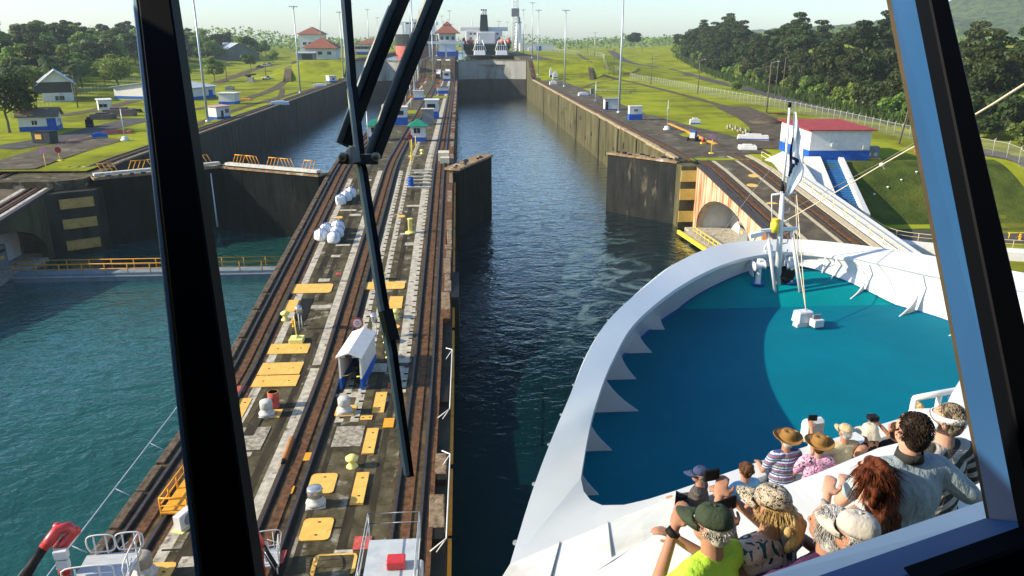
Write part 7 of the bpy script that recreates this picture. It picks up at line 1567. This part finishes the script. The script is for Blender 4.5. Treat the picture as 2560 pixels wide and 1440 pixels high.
    if hat == 'cap':
        prof = [(1.0, 0), (1.0, .25), (.93, .55), (.72, .85), (.4, .98), (.05, 1.02)]
        for r0, z0 in prof: hp.append([th((.091 * r0 * math.cos(a), -.002 + .109 * r0 * math.sin(a), 1.645 + .092 * z0)) for a in [2 * math.pi * i / 24 for i in range(25)]])
        hb.grid(hp, 0, True); rows = []
        for v in range(5):
            rows.append([th(((.092 + .0 * v) * math.cos(a) * (1 - .05 * v), .045 + (.065 + .03 * v) * math.sin(a), 1.652 - .006 * v - .05 * math.cos(a) ** 2 * (.25 + .1 * v))) for a in [math.pi * i / 14 for i in range(15)]])
        hb.grid(rows, 0, True); hb.ell(th((0, -.002, 1.74)), (.01, .01, .008), n=8, m=6)
    elif hat == 'wide':
        prof = [(.205, .018), (.21, .010), (.19, .0), (.14, -.012), (.105, -.004), (.098, .03), (.094, .085), (.078, .115), (.04, .10), (.005, .085)]
        for r0, z0 in prof: hp.append([th((r0 * math.cos(a), r0 * 1.08 * math.sin(a) - .005, 1.665 + z0 + (.028 * math.cos(a) ** 2 if r0 > .15 else 0))) for a in [2 * math.pi * i / 28 for i in range(29)]])
        hb.grid(hp, 0, True, True)
    elif hat == 'sun':
        prof = [(1.75, -.5), (1.7, -.42), (1.02, .05), (1.0, .3), (.9, .65), (.6, .95), (.05, 1.02)]
        for r0, z0 in prof: hp.append([th((.096 * (r0 if math.sin(a) > -.3 or r0 < 1.2 else r0 * .8) * math.cos(a), -.0 + .112 * (r0 * 1.12 if math.sin(a) > 0 and r0 > 1.2 else (r0 * .82 if r0 > 1.2 else r0)) * math.sin(a), 1.645 + .095 * z0 - (.06 if math.sin(a) < -.2 and r0 > 1.2 else 0))) for a in [2 * math.pi * i / 28 for i in range(29)]])
        hb.grid(hp, 0, True, True)
    elif hat == 'visor':
        for z0, r0 in ((-.02, 1.0), (.025, 1.0)): hp.append([th((.097 * r0 * math.cos(a), -.005 + .115 * r0 * math.sin(a), 1.64 + z0)) for a in [2 * math.pi * i / 24 for i in range(25)]])
        hb.grid(hp, 0, True); rows = []
        for v in range(5): rows.append([th((.095 * math.cos(a) * (1 + .06 * v), .04 + (.075 + .032 * v) * math.sin(a), 1.655 - .012 * v - .04 * math.cos(a) ** 2)) for a in [math.pi * i / 14 for i in range(15)]])
        hb.grid(rows, 0, True)
    if hat:
        o = hb.build({'cap': 'cap', 'wide': 'hat', 'sun': 'sun_hat', 'visor': 'visor'}[hat], hatm, t); o.modifiers.new('s', 'SOLIDIFY').thickness = .006
        if hat == 'wide':
            b = MB(); b.tube([th((.1 * math.cos(a), .108 * math.sin(a) - .005, 1.672)) for a in [2 * math.pi * i / 20 for i in range(20)]], .007, 5, closed=True); b.build('hat_band', HB, o)
    t['tl'] = 0; del t['tl']
    return t, (lambda v: t.matrix_basis @ tl(v))
LIME = cloth('lime_shirt', (.44, .70, .06), .85, .04); PURP = cloth('purple_shirt', (.055, .02, .065)); GREYT = cloth('grey_blue_polo', (.30, .37, .40), .8, .05); CREAM = cloth('cream_shirt', (.55, .47, .30)); PLAID = pattern('grey_check_shirt', [(.05, .045, .04), (.085, .075, .065), (.06, .052, .046)], 'stripe', 22); NAVYS = cloth('navy_shirt', (.012, .025, .06)); BLKT = cloth('black_top', (.008, .008, .01)); LBLUE = cloth('light_blue_shirt', (.16, .36, .58)); WHT = cloth('white_tank_top', (.66, .66, .64))
STRP = pattern('striped_shirt', [(.05, .07, .20), (.38, .40, .50), (.05, .16, .16), (.28, .10, .10), (.10, .12, .30), (.50, .52, .60)], 'stripe', 9); FLOR = pattern('pink_floral_shirt', [(0, (.03, .03, .02)), (.40, (.58, .34, .50)), (.60, (.62, .40, .56)), (.635, (.50, .04, .16))], 'noise', 16); LEAFP_ = pattern('leaf_print_top', [(0, (.012, .07, .08)), (.40, (.58, .44, .36)), (.6, (.62, .48, .40)), (.63, (.02, .10, .11))], 'leaf', 13); STRB = pattern('black_white_stripes', [(.40, .38, .35), (.05, .048, .045)], 'stripe', 11, rot=.5); LEOP = pattern('leopard_cap_cloth', [(0, (.012, .01, .008)), (.44, (.42, .36, .27)), (.56, (.11, .055, .02)), (.62, (.5, .45, .38))], 'noise', 60)
OLIVE = cloth('olive_cap_cloth', (.035, .05, .03)); GCAP = cloth('grey_cap_cloth', (.42, .40, .36)); BCAP = cloth('beige_cap_cloth', (.40, .33, .20)); SUNH = cloth('stone_sun_hat_cloth', (.47, .43, .35)); NCAP = cloth('navy_cap_cloth', (.04, .055, .12)); BRNH = mat('brown_leather_hat', (.19, .10, .03), (.26, .145, .05), scale=8, rough=.7); WVIS = cloth('white_visor_cloth', (.72, .72, .72)); BLCAP = cloth('blue_cap_cloth', (.04, .09, .22)); DKT = cloth('dark_trousers', (.02, .022, .03)); KHK = cloth('khaki_shorts', (.25, .2, .13))
PHOTO = lambda s=1: {'L': ((-.27, .13, 1.22), (-.09, .34, 1.47)), 'R': ((.27, .13, 1.22), (.09, .34, 1.47))}
RAILP = {'L': ((-.27, .06, 1.13), (-.18, .33, 1.08)), 'R': ((.27, .06, 1.13), (.18, .33, 1.08))}
def held(fn, v, d, label, name, rz=0.0, m_=None):
    q = fn(v); b = MB(); b.box((0, 0, -d[2] / 2), d); b.box((0, d[1] / 2, -d[2] * .3), (d[0] * .3, d[1] * .8, d[2] * .5), mi=1); o = b.build(name, [m_ or BLACK, GREYP], None, loc=q, bevel=.006); o.rotation_euler = (0, 0, rz); return tag(o, label, name.replace('_', ' '))
# upper balcony
n1, f1 = person(1777, 1312, 3.75, FU, 32, 'person in lime green shirt and dark green cap with left hand raised to the face', SKIN, LIME, 'short', 1.12, HW, 'short', 'cap', OLIVE, {'L': ((-.33, .08, 1.25), (-.09, .17, 1.53)), 'R': ((.27, .1, 1.16), (.1, .3, 1.3))}, yaw=12, trousers=KHK)
b = MB(); q = f1((-.108, .165, 1.51)); b.lathe([(.037, -.016), (.037, .016)], (0, 0, 0), 14, rot=Matrix.Rotation(R(40), 3, 'Y')); tag(b.build('wristwatch', BLACK, None, loc=q), 'black wristwatch on the raised arm of the person in lime', 'watch')
n2, f2 = person(1925, 1262, 3.9, FU, 22, 'person in leopard print cap and sleeveless leaf print top, blond ponytail', SKIN, LEAFP_, 'vest', 1.08, HBL, 'pony', 'cap', LEOP, {'L': ((-.25, .17, 1.22), (-.05, .34, 1.46)), 'R': ((.28, .14, 1.2), (.08, .36, 1.40))}, yaw=15, trousers=KHK)
held(f2, (-.04, .43, 1.56), (.10, .02, .07), 'black phone held up above the leopard print cap', 'phone', R(15))
n3, f3 = person(2068, 1312, 3.75, FU, 25, 'person with grey wavy hair and purple shirt holding up a phone', SKIN, PURP, 'short', 1.05, HG, 'bob', None, None, {'L': ((-.34, .2, 1.2), (-.26, .40, 1.42)), 'R': ((.27, .14, 1.2), (.02, .38, 1.42))}, yaw=10, trousers=DKT)
held(f3, (-.24, .48, 1.52), (.15, .02, .08), 'dark phone held sideways by the person in purple', 'phone', R(25))
n4, f4 = person(2135, 1332, 3.6, FU, 28, 'person in light grey baseball cap nearest the white ledge', SKIN, GCAP, 'short', 1.0, HG, 'short', 'cap', GCAP, None, yaw=8, trousers=DKT)
n5, f5 = person(2172, 1192, 4.25, FU, 25, 'person with long curly auburn hair and white tank top, hand raised to the face', SKINP, WHT, 'tank', .98, HR, 'long', None, None, {'L': ((-.33, .05, 1.24), (-.14, .17, 1.42)), 'R': ((.24, 0, 1.12), (.22, .18, .98))}, yaw=10, trousers=DKT)
b = MB(); q = f5((-.172, .148, 1.385)); b.lathe([(.036, -.009), (.036, .009)], (0, 0, 0), 14, rot=Matrix.Rotation(R(55), 3, 'Y')); tag(b.build('bracelet', GREYP, None, loc=q), 'grey bracelet on the raised arm of the auburn haired person', 'bracelet')
n6, f6 = person(2278, 1072, 4.35, FU, 4, 'broad person in grey blue polo shirt with right hand on the hip', SKINP, GREYT, 'short', 1.32, HD, 'short', None, None, {'R': ((.44, -.10, 1.16), (.20, -.17, 1.0)), 'L': ((-.3, .08, 1.15), (-.15, .3, 1.12))}, yaw=6, trousers=DKT)
b = MB(); b.lathe([(.075, 0), (.066, .05), (.064, .05), (.073, 0)], (0, 0, 0), 18); o = b.build('collar', cloth('charcoal_collar', (.03, .03, .03)), n6, loc=(0, -.008, 1.445))
n7, f7 = person(2364, 1048, 4.75, FU, 12, 'person in white visor and black and white striped top beside the window post', SKINP, STRB, 'long', 1.1, HGB, 'short', 'visor', WVIS, {'R': ((.30, .0, 1.14), (.28, .2, .95))}, yaw=38, trousers=DKT)
# lower balcony
r1, g1 = person(1748, 1186, 9.6, FL, 62, 'person in navy cap and grey check shirt at the left end of the lower balcony', SKIN, PLAID, 'long', 1.08, HW, 'short', 'cap', NCAP, RAILP, yaw=15, trousers=DKT)
r2, g2 = person(1862, 1174, 9.75, FL, 20, 'person with brown curly hair and light blue top on the lower balcony', SKIN, LBLUE, 'short', .95, HB, 'curly', None, None, RAILP, trousers=DKT)
r3, g3 = person(1965, 1098, 10.4, FL, 8, 'person in wide brown hat and striped shirt on the lower balcony', SKIN, STRP, 'short', 1.2, HW, 'short', 'wide', BRNH, RAILP, pitch=-6, trousers=DKT)
r4, g4 = person(2045, 1112, 10.25, FL, -5, 'person in brown hat and pink floral shirt on the lower balcony', SKINP, FLOR, 'short', .95, HB, 'short', 'wide', BRNH, RAILP, pitch=-4, trousers=FLOR)
r5, g5 = person(2112, 1078, 10.6, FL, 12, 'person in beige cap and cream shirt taking a picture on the lower balcony', SKIN, CREAM, 'short', 1.1, HG, 'short', 'cap', BCAP, {'L': ((-.36, .14, 1.25), (-.27, .36, 1.5)), 'R': ((.27, .1, 1.15), (.1, .33, 1.12))}, trousers=KHK)
held(g5, (-.2, .45, 1.62), (.13, .03, .09), 'small black camera held up by the person in beige cap', 'camera')
r6, g6 = person(2172, 1078, 10.6, FL, 28, 'person in wide stone coloured sun hat and black top on the lower balcony', SKIN, BLKT, 'tank', .95, HB, 'bob', 'sun', SUNH, RAILP, yaw=20, trousers=DKT)
b = MB(); b.ell((0, 0, 0), (.07, .06, .05)); tag(b.build('red_pouch', RED, None, loc=g6((-.26, .36, 1.22))), 'small red pouch beside the stone coloured sun hat', 'pouch')
r7, g7 = person(2236, 1072, 10.7, FL, 15, 'person in black top raising binoculars, half hidden behind the polo shirt', SKIN, BLKT, 'short', 1.0, HB, 'bob', None, None, PHOTO(), trousers=DKT)
held(g7, (0, .42, 1.58), (.14, .12, .07), 'black binoculars in raised hands behind the dark haired head', 'binoculars')
r8, g8 = person(2287, 1022, 11.3, FL, 10, 'person with curly blond hair behind the polo shirt', SKINP, WHT, 'short', 1.0, HBL, 'curly', None, None, RAILP, trousers=DKT)
r9, g9 = person(2392, 1006, 11.5, FL, 0, 'person in blue cap and navy shirt at the white rail', SKIN, NAVYS, 'long', 1.1, HG, 'short', 'cap', BLCAP, RAILP, trousers=DKT)
p = depth(2030, 1078, 11.2); t = thing('deck_floodlight', 'white squarish floodlight mounted on the lower balcony parapet', 'floodlight', p, R(12)); b = MB(); b.box((0, 0, -.15), (.36, .14, .36)); b.build('housing', SHIPW, t, bevel=.05); b = MB(); b.box((0, -.075, -.1), (.26, .02, .26)); b.build('back_plate', GALV, t); b = MB(); b.tube([(0, 0, -.15), (0, 0, -.55)], .03, 6); b.tube([(.02, -.09, .05), (.06, -.11, 0), (0, -.1, -.12)], .012, 5); b.build('bracket', SHIPW, t)
